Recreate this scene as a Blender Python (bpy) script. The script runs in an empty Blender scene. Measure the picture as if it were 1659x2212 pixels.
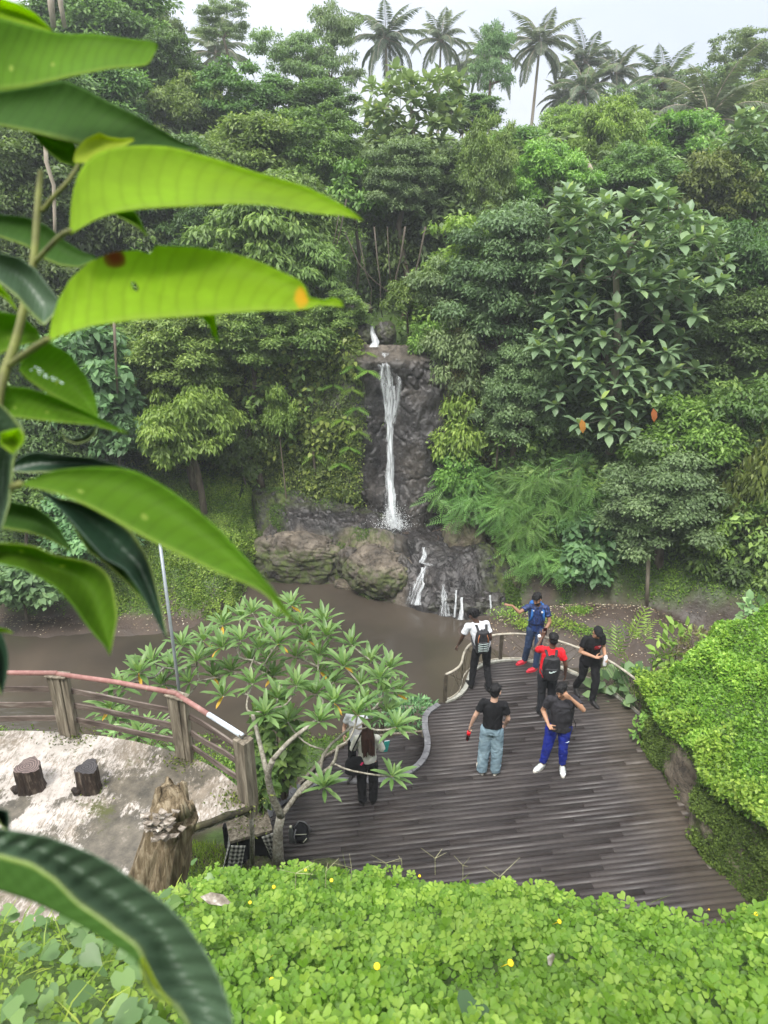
import bpy, math, random
import numpy as np
from mathutils import Vector, Matrix, Euler
random.seed(7)
RNG = np.random.default_rng(11)
R = math.radians
scene = bpy.context.scene
COL = scene.collection
# ------------------------------------------------------------------ camera model
CAMZ, PITCH, FPX = 8.8, R(22), 1534.6          # FPX for a 1659 x 2212 picture
CP, SP = math.cos(PITCH), math.sin(PITCH)
def ray(px, py):
    u = (px-829.5)/FPX; w = (py-1106)/FPX
    return u, CP-SP*w, -SP-CP*w
def PZ(px, py, z):
    u, dy, dz = ray(px, py); t = (z-CAMZ)/dz
    return Vector((u*t, dy*t, z))
def PY(px, py, y):
    u, dy, dz = ray(px, py); t = y/dy
    return Vector((u*t, y, CAMZ+dz*t))
def PT(px, py, t):
    u, dy, dz = ray(px, py)
    return Vector((u*t, dy*t, CAMZ+dz*t))
# ------------------------------------------------------------------ noise
def _hash(i, j, k, s):
    h = (i*374761393 + j*668265263 + k*2147483647 + s*1274126177) & 0xffffffff
    h = ((h ^ (h >> 13))*1274126177) & 0xffffffff
    h = h ^ (h >> 16)
    return (h & 0xffff)/65535.0
def noise3(p, s=0):
    p = np.asarray(p, dtype=np.float64)
    i = np.floor(p).astype(np.int64); f = p-i; f = f*f*(3-2*f)
    out = 0
    for a in (0, 1):
        for b in (0, 1):
            for c in (0, 1):
                w = (f[..., 0] if a else 1-f[..., 0])*(f[..., 1] if b else 1-f[..., 1])*(f[..., 2] if c else 1-f[..., 2])
                out = out + w*_hash(i[..., 0]+a, i[..., 1]+b, i[..., 2]+c, s)
    return out
def fbm(p, oct=4, s=0, gain=.5):
    p = np.asarray(p, dtype=np.float64); a = 1; t = 0; o = 0
    for k in range(oct):
        o = o + a*noise3(p*(2.03**k), s+k); t += a; a *= gain
    return o/t*2-1
def sstep(a, b, x):
    t = np.clip((x-a)/(b-a), 0, 1); return t*t*(3-2*t)
def xyz(x, y, z):
    x, y, z = np.broadcast_arrays(np.asarray(x, float), np.asarray(y, float), np.asarray(z, float))
    return np.stack([x, y, z], -1)
# ------------------------------------------------------------------ objects
def link(o, parent=None):
    COL.objects.link(o)
    if parent is not None: o.parent = parent
    return o
def tag(o, label=None, cat=None, group=None, kind=None):
    if label: o['label'] = label
    if cat: o['category'] = cat
    if group: o['group'] = group
    if kind: o['kind'] = kind
    return o
def empty(name, loc, rz=0, label=None, cat=None, group=None):
    o = bpy.data.objects.new(name, None); o.location = loc; o.rotation_euler = (0, 0, rz)
    o.empty_display_size = .2
    link(o); tag(o, label, cat, group); return o
def mesh_np(name, V, polys, mats=(), attr=None, smooth=False, uv=None, mi=None):
    """polys: list of (n,k) int arrays"""
    me = bpy.data.meshes.new(name)
    V = np.asarray(V, dtype=np.float32)
    me.vertices.add(len(V)); me.vertices.foreach_set('co', V.ravel())
    loops = np.concatenate([np.asarray(p, dtype=np.int32).ravel() for p in polys])
    tot = np.concatenate([np.full(len(p), np.asarray(p).shape[1], dtype=np.int32) for p in polys])
    st = np.concatenate([[0], np.cumsum(tot)[:-1]]).astype(np.int32)
    me.loops.add(len(loops)); me.loops.foreach_set('vertex_index', loops)
    me.polygons.add(len(tot)); me.polygons.foreach_set('loop_start', st); me.polygons.foreach_set('loop_total', tot)
    if smooth: me.polygons.foreach_set('use_smooth', np.ones(len(tot), dtype=bool))
    if mi is not None: me.polygons.foreach_set('material_index', np.asarray(mi, dtype=np.int32))
    for m in mats: me.materials.append(m)
    me.update(calc_edges=True)
    if attr is not None:
        for k, a in attr.items():
            at = me.attributes.new(k, 'FLOAT', 'POINT'); at.data.foreach_set('value', np.asarray(a, dtype=np.float32))
    if uv is not None:
        l = me.uv_layers.new(name='UVMap'); l.data.foreach_set('uv', np.asarray(uv, dtype=np.float32)[loops].ravel())
    return me
def obj(name, me, parent=None, loc=None):
    o = bpy.data.objects.new(name, me)
    if loc is not None: o.location = loc
    return link(o, parent)
class MB:
    """collects shapes into one mesh"""
    def __init__(s): s.V = []; s.q = []; s.n = 0; s.mi = []; s.m = 0
    def add(s, V, F):
        for f in F: s.q.append(tuple(i+s.n for i in f)); s.mi.append(s.m)
        s.V.extend([tuple(v) for v in V]); s.n += len(V); return s
    def box(s, c, size, rot=None, taper=1.0):
        x, y, z = [a/2 for a in size]
        P = [Vector((sx*x*(taper if sz > 0 else 1), sy*y*(taper if sz > 0 else 1), sz*z)) for sz in (-1, 1) for sx, sy in ((-1, -1), (1, -1), (1, 1), (-1, 1))]
        if rot is not None: P = [rot @ p for p in P]
        c = Vector(c)
        return s.add([p+c for p in P], [(3, 2, 1, 0), (4, 5, 6, 7), (0, 1, 5, 4), (1, 2, 6, 5), (2, 3, 7, 6), (3, 0, 4, 7)])
    def beam(s, a, b, w, h, up=Vector((0, 0, 1)), roll=0):
        a = Vector(a); b = Vector(b); d = (b-a).normalized(); sd = d.cross(up).normalized(); u = sd.cross(d)
        M = Matrix((sd, d, u)).transposed()
        if roll: M = Matrix.Rotation(roll, 3, d) @ M
        return s.box((a+b)/2, (w, (b-a).length, h), M)
    def tube(s, pts, rad, n=8, cap=True, squash=None, rough=0):
        pts = [Vector(p) for p in pts]
        if not hasattr(rad, '__len__'): rad = [rad]*len(pts)
        V = []; ref = Vector((.13, .27, 1)).normalized(); prev = None
        for i, p in enumerate(pts):
            d = (pts[min(i+1, len(pts)-1)]-pts[max(i-1, 0)])
            d = d.normalized() if d.length > 1e-9 else Vector((0, 0, 1))
            if prev is None:
                a = d.cross(ref)
                if a.length < .1: a = d.cross(Vector((1, 0, 0)))
                a.normalize()
            else:
                a = prev-d*prev.dot(d); a.normalize()
            prev = a; b = d.cross(a)
            for k in range(n):
                t = 2*math.pi*k/n; r = rad[i]*(1+rough*(random.random()-.5))
                V.append(p+a*(math.cos(t)*r)+b*(math.sin(t)*r*(squash or 1)))
        F = [(i*n+k, i*n+(k+1) % n, (i+1)*n+(k+1) % n, (i+1)*n+k) for i in range(len(pts)-1) for k in range(n)]
        if cap: F += [tuple(range(n))[::-1], tuple((len(pts)-1)*n+k for k in range(n))]
        return s.add(V, F)
    def lathe(s, c, prof, n=16, M=None):
        V = [Vector((r*math.cos(2*math.pi*k/n), r*math.sin(2*math.pi*k/n), z)) for r, z in prof for k in range(n)]
        if M is not None: V = [M @ v for v in V]
        V = [v+Vector(c) for v in V]
        F = [(i*n+k, i*n+(k+1) % n, (i+1)*n+(k+1) % n, (i+1)*n+k) for i in range(len(prof)-1) for k in range(n)]
        F += [tuple(range(n))[::-1], tuple((len(prof)-1)*n+k for k in range(n))]
        return s.add(V, F)
    def ell(s, c, r, n=12, M=None):
        prof = [(max(math.sin(math.pi*i/n), 1e-3), -math.cos(math.pi*i/n)) for i in range(n+1)]
        S = Matrix.Diagonal(Vector(r)); S = (M @ S) if M is not None else S
        return s.lathe(c, prof, n, S)
    def prism(s, pts, z0, z1):
        n = len(pts)
        V = [(p[0], p[1], z0) for p in pts]+[(p[0], p[1], z1) for p in pts]
        return s.add(V, [tuple(range(n))[::-1], tuple(range(n, 2*n))]+[(i, (i+1) % n, n+(i+1) % n, n+i) for i in range(n)])
    def build(s, name, mats, parent=None, smooth=False, label=None, cat=None, group=None, kind=None, bevel=0):
        me = bpy.data.meshes.new(name); me.from_pydata([tuple(v) for v in s.V], [], s.q)
        if not isinstance(mats, (list, tuple)): mats = [mats]
        for m in mats: me.materials.append(m)
        me.polygons.foreach_set('material_index', s.mi)
        if smooth: me.polygons.foreach_set('use_smooth', [True]*len(me.polygons))
        me.update()
        o = obj(name, me, parent); tag(o, label, cat, group, kind)
        if bevel:
            b = o.modifiers.new('bevel', 'BEVEL'); b.width = bevel; b.segments = 2; b.limit_method = 'ANGLE'
        return o
def remesh(mb, name, mat, parent, voxel=.007, smooth=3, wrinkle=0, wf=14, seed=0, label=None):
    me = bpy.data.meshes.new('tmp'); me.from_pydata([tuple(v) for v in mb.V], [], mb.q); me.update()
    o = bpy.data.objects.new('tmp', me); COL.objects.link(o)
    m = o.modifiers.new('r', 'REMESH'); m.mode = 'VOXEL'; m.voxel_size = voxel; m.use_smooth_shade = True
    if smooth:
        k = o.modifiers.new('s', 'SMOOTH'); k.iterations = smooth; k.factor = .5
    dg = bpy.context.evaluated_depsgraph_get(); ev = o.evaluated_get(dg)
    nm = bpy.data.meshes.new_from_object(ev); nm.name = name
    bpy.data.objects.remove(o); bpy.data.meshes.remove(me)
    nm.materials.clear(); nm.materials.append(mat)
    nm.polygons.foreach_set('use_smooth', np.ones(len(nm.polygons), dtype=bool))
    if wrinkle:
        n = len(nm.vertices); co = np.zeros(n*3, np.float32); nm.vertices.foreach_get('co', co); co = co.reshape(-1, 3)
        no = np.zeros(n*3, np.float32); nm.vertices.foreach_get('normal', no); no = no.reshape(-1, 3)
        q = co*np.array([wf, wf, wf*.8])+fbm(co*5, 2, seed+9)[:, None]*2.2
        d = (1-2*np.abs(fbm(q, 3, seed)))*wrinkle-wrinkle*.6
        nm.vertices.foreach_set('co', (co+no*d[:, None]).astype(np.float32).ravel())
    nm.update()
    ob = obj(name, nm, parent)
    if label: ob['label'] = label
    return ob
def vkill(a): return a/np.maximum(np.linalg.norm(a, axis=-1, keepdims=True), 1e-9)
# leaf templates: verts (u along, v across in half-widths, h out of plane in lengths), faces
TPL = {
 'simple': ([(0, 0, 0), (.45, 1, .05), (1, 0, -.08), (.45, -1, .05)], [(0, 1, 2), (0, 2, 3)]),
 'leaf': ([(0, 0, 0), (.3, .85, .03), (.3, 0, -.03), (.3, -.85, .03), (.68, .8, 0), (.68, 0, -.07), (.68, -.8, 0), (1, 0, -.2)],
          [(0, 2, 1), (0, 3, 2), (1, 2, 5, 4), (2, 3, 6, 5), (4, 5, 7), (5, 6, 7)]),
 'obov': ([(0, 0, 0), (.35, .6, .03), (.35, 0, -.02), (.35, -.6, .03), (.72, 1, .03), (.72, 0, -.03), (.72, -1, .03), (.95, .5, .0), (1, 0, -.03), (.95, -.5, 0)],
          [(0, 2, 1), (0, 3, 2), (1, 2, 5, 4), (2, 3, 6, 5), (4, 5, 8, 7), (5, 6, 9, 8)]),
 'heart': ([(0.05, 0, 0), (-.1, .5, .03), (.12, .95, .02), (.45, .9, 0), (.8, .42, -.04), (1.08, 0, -.1), (.8, -.42, -.04), (.45, -.9, 0), (.12, -.95, .02), (-.1, -.5, .03), (.45, 0, -.05)],
           [(0, 10, 3, 2), (0, 2, 1), (10, 5, 4, 3), (0, 8, 7, 10), (0, 9, 8), (10, 7, 6, 5)]),
 'strap': ([(0, .12, 0), (0, -.12, 0), (.25, .75, .04), (.25, 0, .0), (.25, -.75, .04), (.55, 1, .02), (.55, 0, -.03), (.55, -1, .02), (.82, .7, -.05), (.82, 0, -.09), (.82, -.7, -.05), (1, 0, -.16)],
           [(0, 3, 2), (0, 1, 3), (1, 4, 3), (2, 3, 6, 5), (3, 4, 7, 6), (5, 6, 9, 8), (6, 7, 10, 9), (8, 9, 11), (9, 10, 11)]),
 'blade': ([(0, .7, 0), (0, -.7, 0), (.5, .6, .12), (.5, -.6, .12), (1, 0, -.05)], [(0, 1, 3, 2), (2, 3, 4)]),
}
def _feather():
    V = []; F = []
    n = 8
    for i in range(n):
        u = .12+.85*i/n; l = 1-.55*abs(i/n-.35)*1.2
        for sg in (1, -1):
            b = len(V); sag = -.22*u*u
            V += [(u, 0, sag), (u+.07, sg*.5*l, sag-.0), (u+.13, sg*l, sag-.06), (u+.02, sg*.5*l, sag-.01)]
            F += [(b, b+1, b+2, b+3)]
    b = len(V); V += [(0, .02, 0), (0, -.02, 0), (.5, 0, -.055), (1, 0, -.2)]; F += [(b, b+1, b+2), (b, b+2, b+3)]
    return V, F
TPL['feather'] = _feather()
def leaves_np(base, d, n, L, W, tpl='simple', v=None):
    """returns V, polys, attr"""
    N = len(base); d = vkill(d); s = vkill(np.cross(d, n)); n2 = np.cross(s, d)
    T, F = TPL[tpl]; T = np.array(T)
    L = np.broadcast_to(L, (N,)); W = np.broadcast_to(W, (N,))
    V = base[:, None, :]+d[:, None, :]*(T[None, :, 0:1]*L[:, None, None])+s[:, None, :]*(T[None, :, 1:2]*(W/2)[:, None, None])+n2[:, None, :]*(T[None, :, 2:3]*L[:, None, None])
    K = len(T); off = (np.arange(N)*K)[:, None]
    polys = []
    for k in sorted({len(f) for f in F}):
        ff = np.array([f for f in F if len(f) == k])
        polys.append((off[:, :, None]+ff[None]).reshape(-1, k))
    if v is None: v = RNG.random(N)
    return V.reshape(-1, 3), polys, np.repeat(v, K)
class LV:
    """accumulates leaf batches into one mesh"""
    def __init__(s): s.V = []; s.P = []; s.A = []; s.n = 0
    def add(s, V, polys, a):
        s.V.append(V); s.P += [p+s.n for p in polys]; s.A.append(a); s.n += len(V)
    def leaves(s, *a, **k): s.add(*leaves_np(*a, **k))
    def mesh(s, name, mat, smooth=False): return mesh_np(name, np.concatenate(s.V), s.P, [mat], {'v': np.concatenate(s.A)}, smooth)
def rdir(n): return vkill(RNG.normal(size=(n, 3)))
# ------------------------------------------------------------------ materials
def newmat(name):
    m = bpy.data.materials.new(name); m.use_nodes = True; nt = m.node_tree
    return m, nt, nt.nodes['Principled BSDF'], nt.nodes['Material Output']
def N(nt, t, **k):
    n = nt.nodes.new(t)
    for a, b in k.items():
        if a.startswith('i_'):
            key = a[2:].replace('_', ' ')
            n.inputs[int(key) if key.isdigit() else key].default_value = b
        else: setattr(n, a, b)
    return n
def ramp(nt, src, stops):
    r = N(nt, 'ShaderNodeValToRGB'); e = r.color_ramp.elements
    while len(e) < len(stops): e.new(.5)
    for i, (p, c) in enumerate(stops):
        e[i].position = p; e[i].color = (*c, 1) if len(c) == 3 else c
    nt.links.new(src, r.inputs[0]); return r.outputs[0]
def nz(nt, scale, detail=4, rough=.55, dist=0, coord='Object', stretch=None, kind='noise', rot=None):
    tc = N(nt, 'ShaderNodeTexCoord'); mp = N(nt, 'ShaderNodeMapping')
    nt.links.new(tc.outputs[coord], mp.inputs[0])
    if stretch: mp.inputs['Scale'].default_value = stretch
    if rot: mp.inputs['Rotation'].default_value = rot
    if kind == 'noise':
        t = N(nt, 'ShaderNodeTexNoise'); t.inputs['Scale'].default_value = scale; t.inputs['Detail'].default_value = detail
        t.inputs['Roughness'].default_value = rough; t.inputs['Distortion'].default_value = dist
        nt.links.new(mp.outputs[0], t.inputs['Vector']); return t.outputs['Fac']
    if kind == 'voro':
        t = N(nt, 'ShaderNodeTexVoronoi'); t.inputs['Scale'].default_value = scale
        nt.links.new(mp.outputs[0], t.inputs['Vector']); return t.outputs['Distance']
def mixc(nt, f, a, b, mode='MIX'):
    m = N(nt, 'ShaderNodeMix', data_type='RGBA', blend_type=mode)
    for s, i in ((f, 0), (a, 6), (b, 7)):
        if isinstance(s, (int, float)): m.inputs[i].default_value = s
        elif isinstance(s, (tuple, list)): m.inputs[i].default_value = (*s, 1) if len(s) == 3 else s
        else: nt.links.new(s, m.inputs[i])
    return m.outputs[2]
def math_(nt, op, a, b=0.0, clamp=False):
    m = N(nt, 'ShaderNodeMath', operation=op, use_clamp=clamp)
    for s, i in ((a, 0), (b, 1)):
        if isinstance(s, (int, float)): m.inputs[i].default_value = s
        else: nt.links.new(s, m.inputs[i])
    return m.outputs[0]
def bump(nt, bs, h, strength=.4, dist=.02):
    b = N(nt, 'ShaderNodeBump'); b.inputs['Strength'].default_value = strength; b.inputs['Distance'].default_value = dist
    nt.links.new(h, b.inputs['Height']); nt.links.new(b.outputs[0], bs.inputs['Normal'])
def mat_noise(name, stops, scale=5, rough=.7, bstr=.3, bdist=.02, detail=6, stretch=None, spec=.3, metal=0, bscale=None, dist=0):
    m, nt, bs, out = newmat(name)
    f = nz(nt, scale, detail, .6, dist, stretch=stretch)
    nt.links.new(ramp(nt, f, stops), bs.inputs['Base Color'])
    bs.inputs['Roughness'].default_value = rough; bs.inputs['Specular IOR Level'].default_value = spec; bs.inputs['Metallic'].default_value = metal
    if bstr: bump(nt, bs, nz(nt, bscale or scale*2.5, detail, .6, stretch=stretch), bstr, bdist)
    return m
def mat_plain(name, c, rough=.6, metal=0, spec=.3, var=.15, scale=12, bstr=.1):
    a = tuple(x*(1-var) for x in c); b = tuple(min(1, x*(1+var)) for x in c)
    return mat_noise(name, [(.3, a), (.7, b)], scale, rough, bstr, .005, 4, None, spec, metal)
def leaf_mat(name, dark, mid, light, trans=.35, rough=.45, spec=.35, hue=.03, val=.35):
    m, nt, bs, out = newmat(name)
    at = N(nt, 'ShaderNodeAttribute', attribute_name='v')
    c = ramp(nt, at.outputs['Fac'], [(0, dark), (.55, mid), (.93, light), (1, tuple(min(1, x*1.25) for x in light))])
    oi = N(nt, 'ShaderNodeObjectInfo')
    pn = nz(nt, .9, 2)
    hs = N(nt, 'ShaderNodeHueSaturation')
    mr = N(nt, 'ShaderNodeMapRange'); nt.links.new(oi.outputs['Random'], mr.inputs[0]); mr.inputs[3].default_value = .5-hue; mr.inputs[4].default_value = .5+hue*.6
    nt.links.new(mr.outputs[0], hs.inputs['Hue'])
    r2 = math_(nt, 'FRACT', math_(nt, 'MULTIPLY', oi.outputs['Random'], 7.31))
    v1 = math_(nt, 'MULTIPLY_ADD', r2, val); nt.nodes[-1].inputs[2].default_value = 1-val/2
    v2 = math_(nt, 'MULTIPLY', v1, math_(nt, 'MULTIPLY_ADD', pn, .7)); 
    for n_ in nt.nodes:
        if n_.type == 'MATH' and n_.operation == 'MULTIPLY_ADD' and n_.outputs[0].links and n_.outputs[0].links[0].to_node.operation == 'MULTIPLY': n_.inputs[2].default_value = .65 if abs(n_.inputs[1].default_value-.7) < 1e-5 else n_.inputs[2].default_value
    nt.links.new(v2, hs.inputs['Value'])
    nt.links.new(c, hs.inputs['Color'])
    nt.links.new(hs.outputs[0], bs.inputs['Base Color'])
    bs.inputs['Roughness'].default_value = rough; bs.inputs['Specular IOR Level'].default_value = spec
    tr = N(nt, 'ShaderNodeBsdfTranslucent'); g = mixc(nt, 1.0, hs.outputs[0], (1.25, 1.35, .7), 'MULTIPLY'); nt.links.new(g, tr.inputs[0])
    mx = N(nt, 'ShaderNodeMixShader'); mx.inputs[0].default_value = trans
    nt.links.new(bs.outputs[0], mx.inputs[1]); nt.links.new(tr.outputs[0], mx.inputs[2]); nt.links.new(mx.outputs[0], out.inputs[0])
    return m
# ------------------------------------------------------------------ camera, light, sky
cam = bpy.data.cameras.new('camera'); camo = bpy.data.objects.new('camera', cam); COL.objects.link(camo)
cam.sensor_fit = 'VERTICAL'; cam.sensor_height = 36; cam.lens = 36*FPX/2212
camo.location = (0, 0, CAMZ); camo.rotation_euler = (R(90)-PITCH, 0, 0); cam.clip_start = .02; cam.clip_end = 2000
cam.dof.use_dof = True; cam.dof.focus_distance = 13; cam.dof.aperture_fstop = 7.5
scene.camera = camo
w = bpy.data.worlds.new('World'); scene.world = w; w.use_nodes = True; nt = w.node_tree
bg = nt.nodes['Background']; bg.inputs['Strength'].default_value = .1
sky = N(nt, 'ShaderNodeTexSky'); sky.sky_type = 'NISHITA'; sky.sun_disc = False
SUN_EL, SUN_AZ = R(58), R(205)
sky.sun_elevation = SUN_EL; sky.sun_rotation = SUN_AZ; sky.air_density = 1; sky.dust_density = 4
tc = N(nt, 'ShaderNodeTexCoord'); sx = N(nt, 'ShaderNodeSeparateXYZ'); nt.links.new(tc.outputs['Generated'], sx.inputs[0])
# overcast deck: brighter overhead than at the horizon, with soft drifting patches
grad = ramp(nt, sx.outputs[2], [(0, (3.0, 3.15, 3.5)), (.25, (4.3, 4.45, 4.8)), (.5, (7.0, 7.1, 7.3)), (1, (12.0, 12.0, 11.9))])
mp = N(nt, 'ShaderNodeMapping'); mp.inputs['Scale'].default_value = (1, 1, 3.2); mp.inputs['Location'].default_value = (.4, .1, .2); nt.links.new(tc.outputs['Generated'], mp.inputs[0])
cn = N(nt, 'ShaderNodeTexNoise'); cn.inputs['Scale'].default_value = 1.7; cn.inputs['Detail'].default_value = 5; cn.inputs['Roughness'].default_value = .45; nt.links.new(mp.outputs[0], cn.inputs['Vector'])
cl = ramp(nt, cn.outputs['Fac'], [(.32, (.80, .83, .90)), (.5, (1, 1, 1)), (.66, (1.22, 1.20, 1.16))])
cc = mixc(nt, 1.0, grad, cl, 'MULTIPLY')
fin = mixc(nt, .88, sky.outputs[0], cc)
nt.links.new(fin, bg.inputs[0])
sl = bpy.data.lights.new('sun', 'SUN'); sl.energy = 1.5; sl.angle = R(14); sl.color = (1, .97, .90)
so = bpy.data.objects.new('sun', sl); COL.objects.link(so)
_d = Vector((math.sin(SUN_AZ)*math.cos(SUN_EL), math.cos(SUN_AZ)*math.cos(SUN_EL), math.sin(SUN_EL)))
so.rotation_euler = _d.to_track_quat('Z', 'Y').to_euler(); so.location = (-5, 10, 40)
scene.view_settings.view_transform = 'Standard'; scene.view_settings.look = 'None'; scene.view_settings.gamma = 1; scene.view_settings.exposure = 1.42
cy = scene.cycles; cy.max_bounces = 7; cy.diffuse_bounces = 3; cy.glossy_bounces = 2; cy.transmission_bounces = 4; cy.transparent_max_bounces = 12; cy.volume_bounces = 0
cy.use_denoising = True; cy.sample_clamp_indirect = 3; cy.caustics_reflective = False; cy.caustics_refractive = False
# ------------------------------------------------------------------ materials
M = {}
M['fine'] = leaf_mat('fine_leaf', (0.067, 0.125, 0.034), (0.152, 0.256, 0.069), (0.305, 0.45, 0.115))
M['greyfine'] = leaf_mat('grey_leaf', (0.085, 0.15, 0.063), (0.177, 0.269, 0.121), (0.329, 0.45, 0.218))
M['light'] = leaf_mat('light_leaf', (0.088, 0.176, 0.035), (0.184, 0.32, 0.064), (0.384, 0.576, 0.128))
M['dark'] = leaf_mat('dark_leaf', (0.041, 0.081, 0.03), (0.098, 0.173, 0.055), (0.195, 0.312, 0.092))
M['round'] = leaf_mat('round_leaf', (0.068, 0.15, 0.064), (0.152, 0.29, 0.129), (0.312, 0.52, 0.221))
M['big'] = leaf_mat('big_leaf', (.12, .19, .10), (.25, .35, .19), (.42, .52, .15), rough=.4, trans=.25)
M['feather'] = leaf_mat('feather_leaf', (0.085, 0.188, 0.052), (0.171, 0.338, 0.092), (0.305, 0.5, 0.161))
M['palm'] = leaf_mat('palm_leaf', (.09, .12, .085), (.15, .19, .13), (.24, .28, .17), rough=.35)
M['vine'] = leaf_mat('vine_leaf', (.055, .10, .022), (.125, .20, .045), (.26, .34, .08))
M['frang'] = leaf_mat('frangipani_leaf', (.095, .20, .045), (.19, .33, .11), (.30, .44, .16), rough=.36, spec=.4, trans=.34)
M['yellow'] = leaf_mat('yellow_leaf', (.55, .38, .03), (.75, .55, .05), (.8, .62, .08))
M['orange'] = leaf_mat('withered_leaf', (.35, .16, .03), (.48, .22, .05), (.6, .3, .07))
M['peanut'] = leaf_mat('peanut_leaf', (.035, .13, .014), (.115, .32, .034), (.24, .46, .07), trans=.42, rough=.5)
M['hedge'] = leaf_mat('mound_leaf', (.05, .13, .016), (.14, .31, .036), (.28, .46, .075), trans=.38)
M['bank'] = leaf_mat('bank_moss', (.07, .12, .018), (.15, .24, .035), (.27, .36, .065), trans=.3)
M['moss'] = leaf_mat('moss_leaf', (.045, .080, .015), (.085, .140, .025), (.16, .24, .045), rough=.8)
M['grass'] = leaf_mat('grass_blade', (.09, .18, .024), (.18, .31, .042), (.30, .42, .075))
M['heart'] = leaf_mat('heart_leaf', (0.068, 0.136, 0.043), (0.128, 0.23, 0.085), (0.204, 0.323, 0.111), rough=.4)
M['dry'] = leaf_mat('dry_vine', (.10, .085, .045), (.16, .17, .06), (.25, .25, .11))
M['petal'] = mat_plain('yellow_petal', (.85, .62, .02), .5)
M['litter'] = leaf_mat('fallen_leaf', (.16, .11, .07), (.38, .31, .2), (.62, .58, .45), trans=.1)
M['bark'] = mat_noise('bark', [(.3, (.07, .055, .04)), (.6, (.16, .13, .10)), (.75, (.26, .23, .18))], 6, .85, .6, .03, stretch=(1, 1, .25))
M['darkbark'] = mat_noise('shaded_bark', [(.3, (.035, .028, .02)), (.7, (.10, .085, .065))], 6, .9, .5, .02, stretch=(1, 1, .25))
M['palebark'] = mat_noise('pale_bark', [(.3, (.20, .17, .13)), (.6, (.36, .31, .25)), (.75, (.5, .45, .38))], 5, .8, .5, .02, stretch=(1, 1, .3))
M['frbark'] = mat_noise('frangipani_bark', [(.35, (.16, .14, .11)), (.55, (.32, .30, .25)), (.7, (.48, .46, .40))], 22, .8, .5, .01)
def rock_material():
    m, nt, bs, out = newmat('wet_rock')
    a = N(nt, 'ShaderNodeAttribute', attribute_name='v')      # 0 wet dark rock .. 1 dry brown rock
    f = nz(nt, 1.6, 10, .65); g = nz(nt, 9, 8, .6)
    wet = ramp(nt, f, [(.3, (.016, .015, .016)), (.55, (.040, .036, .036)), (.75, (.085, .075, .070))])
    dry = ramp(nt, f, [(.3, (.055, .044, .034)), (.5, (.145, .118, .088)), (.72, (.30, .25, .195))])
    c = mixc(nt, a.outputs['Fac'], wet, dry)
    ck = nz(nt, 1.7, 7, .62, 1.4, stretch=(1, 1, .8)); cr1 = ramp(nt, math_(nt, 'ABSOLUTE', math_(nt, 'SUBTRACT', ck, .5)), [(0, (.3, .3, .3)), (.006, (.6, .6, .6)), (.022, (1, 1, 1))])
    c = mixc(nt, 1.0, c, cr1, 'MULTIPLY')
    c = mixc(nt, 1.0, c, ramp(nt, nz(nt, 22, 8, .7), [(.3, (.7, .7, .7)), (.7, (1.35, 1.35, 1.35))]), 'MULTIPLY')
    ms = N(nt, 'ShaderNodeAttribute', attribute_name='moss')
    mf = math_(nt, 'MULTIPLY', ms.outputs['Fac'], ramp(nt, nz(nt, 3.5, 8, .7), [(.42, (0, 0, 0)), (.56, (1, 1, 1))]))
    c = mixc(nt, mf, c, ramp(nt, g, [(.3, (.035, .055, .012)), (.7, (.10, .13, .03))]))
    nt.links.new(c, bs.inputs['Base Color'])
    rr = ramp(nt, a.outputs['Fac'], [(0, (.22, .22, .22)), (.6, (.7, .7, .7))]); rr2 = mixc(nt, mf, rr, (.95, .95, .95)); nt.links.new(rr2, bs.inputs['Roughness'])
    h = math_(nt, 'ADD', nz(nt, 3, 12, .7, .6), math_(nt, 'MULTIPLY', g, .6)); h = math_(nt, 'ADD', h, math_(nt, 'MULTIPLY', cr1, .35)); bump(nt, bs, h, .7, .07)
    return m
M['rock'] = rock_material()
def ground_material():
    m, nt, bs, out = newmat('mud_and_moss')
    a = N(nt, 'ShaderNodeAttribute', attribute_name='v')      # 0 mud .. 1 grass
    f = nz(nt, 1.1, 8, .6); g = nz(nt, 14, 6, .6)
    mud = ramp(nt, f, [(.3, (.034, .024, .019)), (.55, (.062, .044, .034)), (.75, (.095, .070, .053))])
    mud = mixc(nt, ramp(nt, nz(nt, 30, 5, .7), [(.62, (0, 0, 0)), (.72, (1, 1, 1))]), mud, (.15, .12, .09))
    gr = ramp(nt, g, [(.3, (.035, .065, .014)), (.7, (.085, .14, .030))])
    c = mixc(nt, a.outputs['Fac'], mud, gr); nt.links.new(c, bs.inputs['Base Color'])
    nt.links.new(ramp(nt, f, [(.35, (.35, .35, .35)), (.6, (.8, .8, .8))]), bs.inputs['Roughness'])
    bump(nt, bs, math_(nt, 'ADD', nz(nt, 2.5, 10, .65), math_(nt, 'MULTIPLY', g, .3)), .7, .08)
    return m
M['ground'] = ground_material()
def water_material():
    m, nt, bs, out = newmat('river_water')
    f = nz(nt, .35, 5, .5)
    c = ramp(nt, f, [(.35, (.045, .038, .030)), (.6, (.072, .058, .045)), (.75, (.095, .076, .058))])
    nt.links.new(c, bs.inputs['Base Color']); bs.inputs['Roughness'].default_value = .07; bs.inputs['Specular IOR Level'].default_value = .5
    h = math_(nt, 'ADD', nz(nt, 2.2, 4, .6, .8, stretch=(1, 2.2, 1)), math_(nt, 'MULTIPLY', nz(nt, 9, 3, .5, 1, stretch=(1, 1.8, 1)), .3))
    bump(nt, bs, h, .16, .03)
    return m
M['water'] = water_material()
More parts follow.
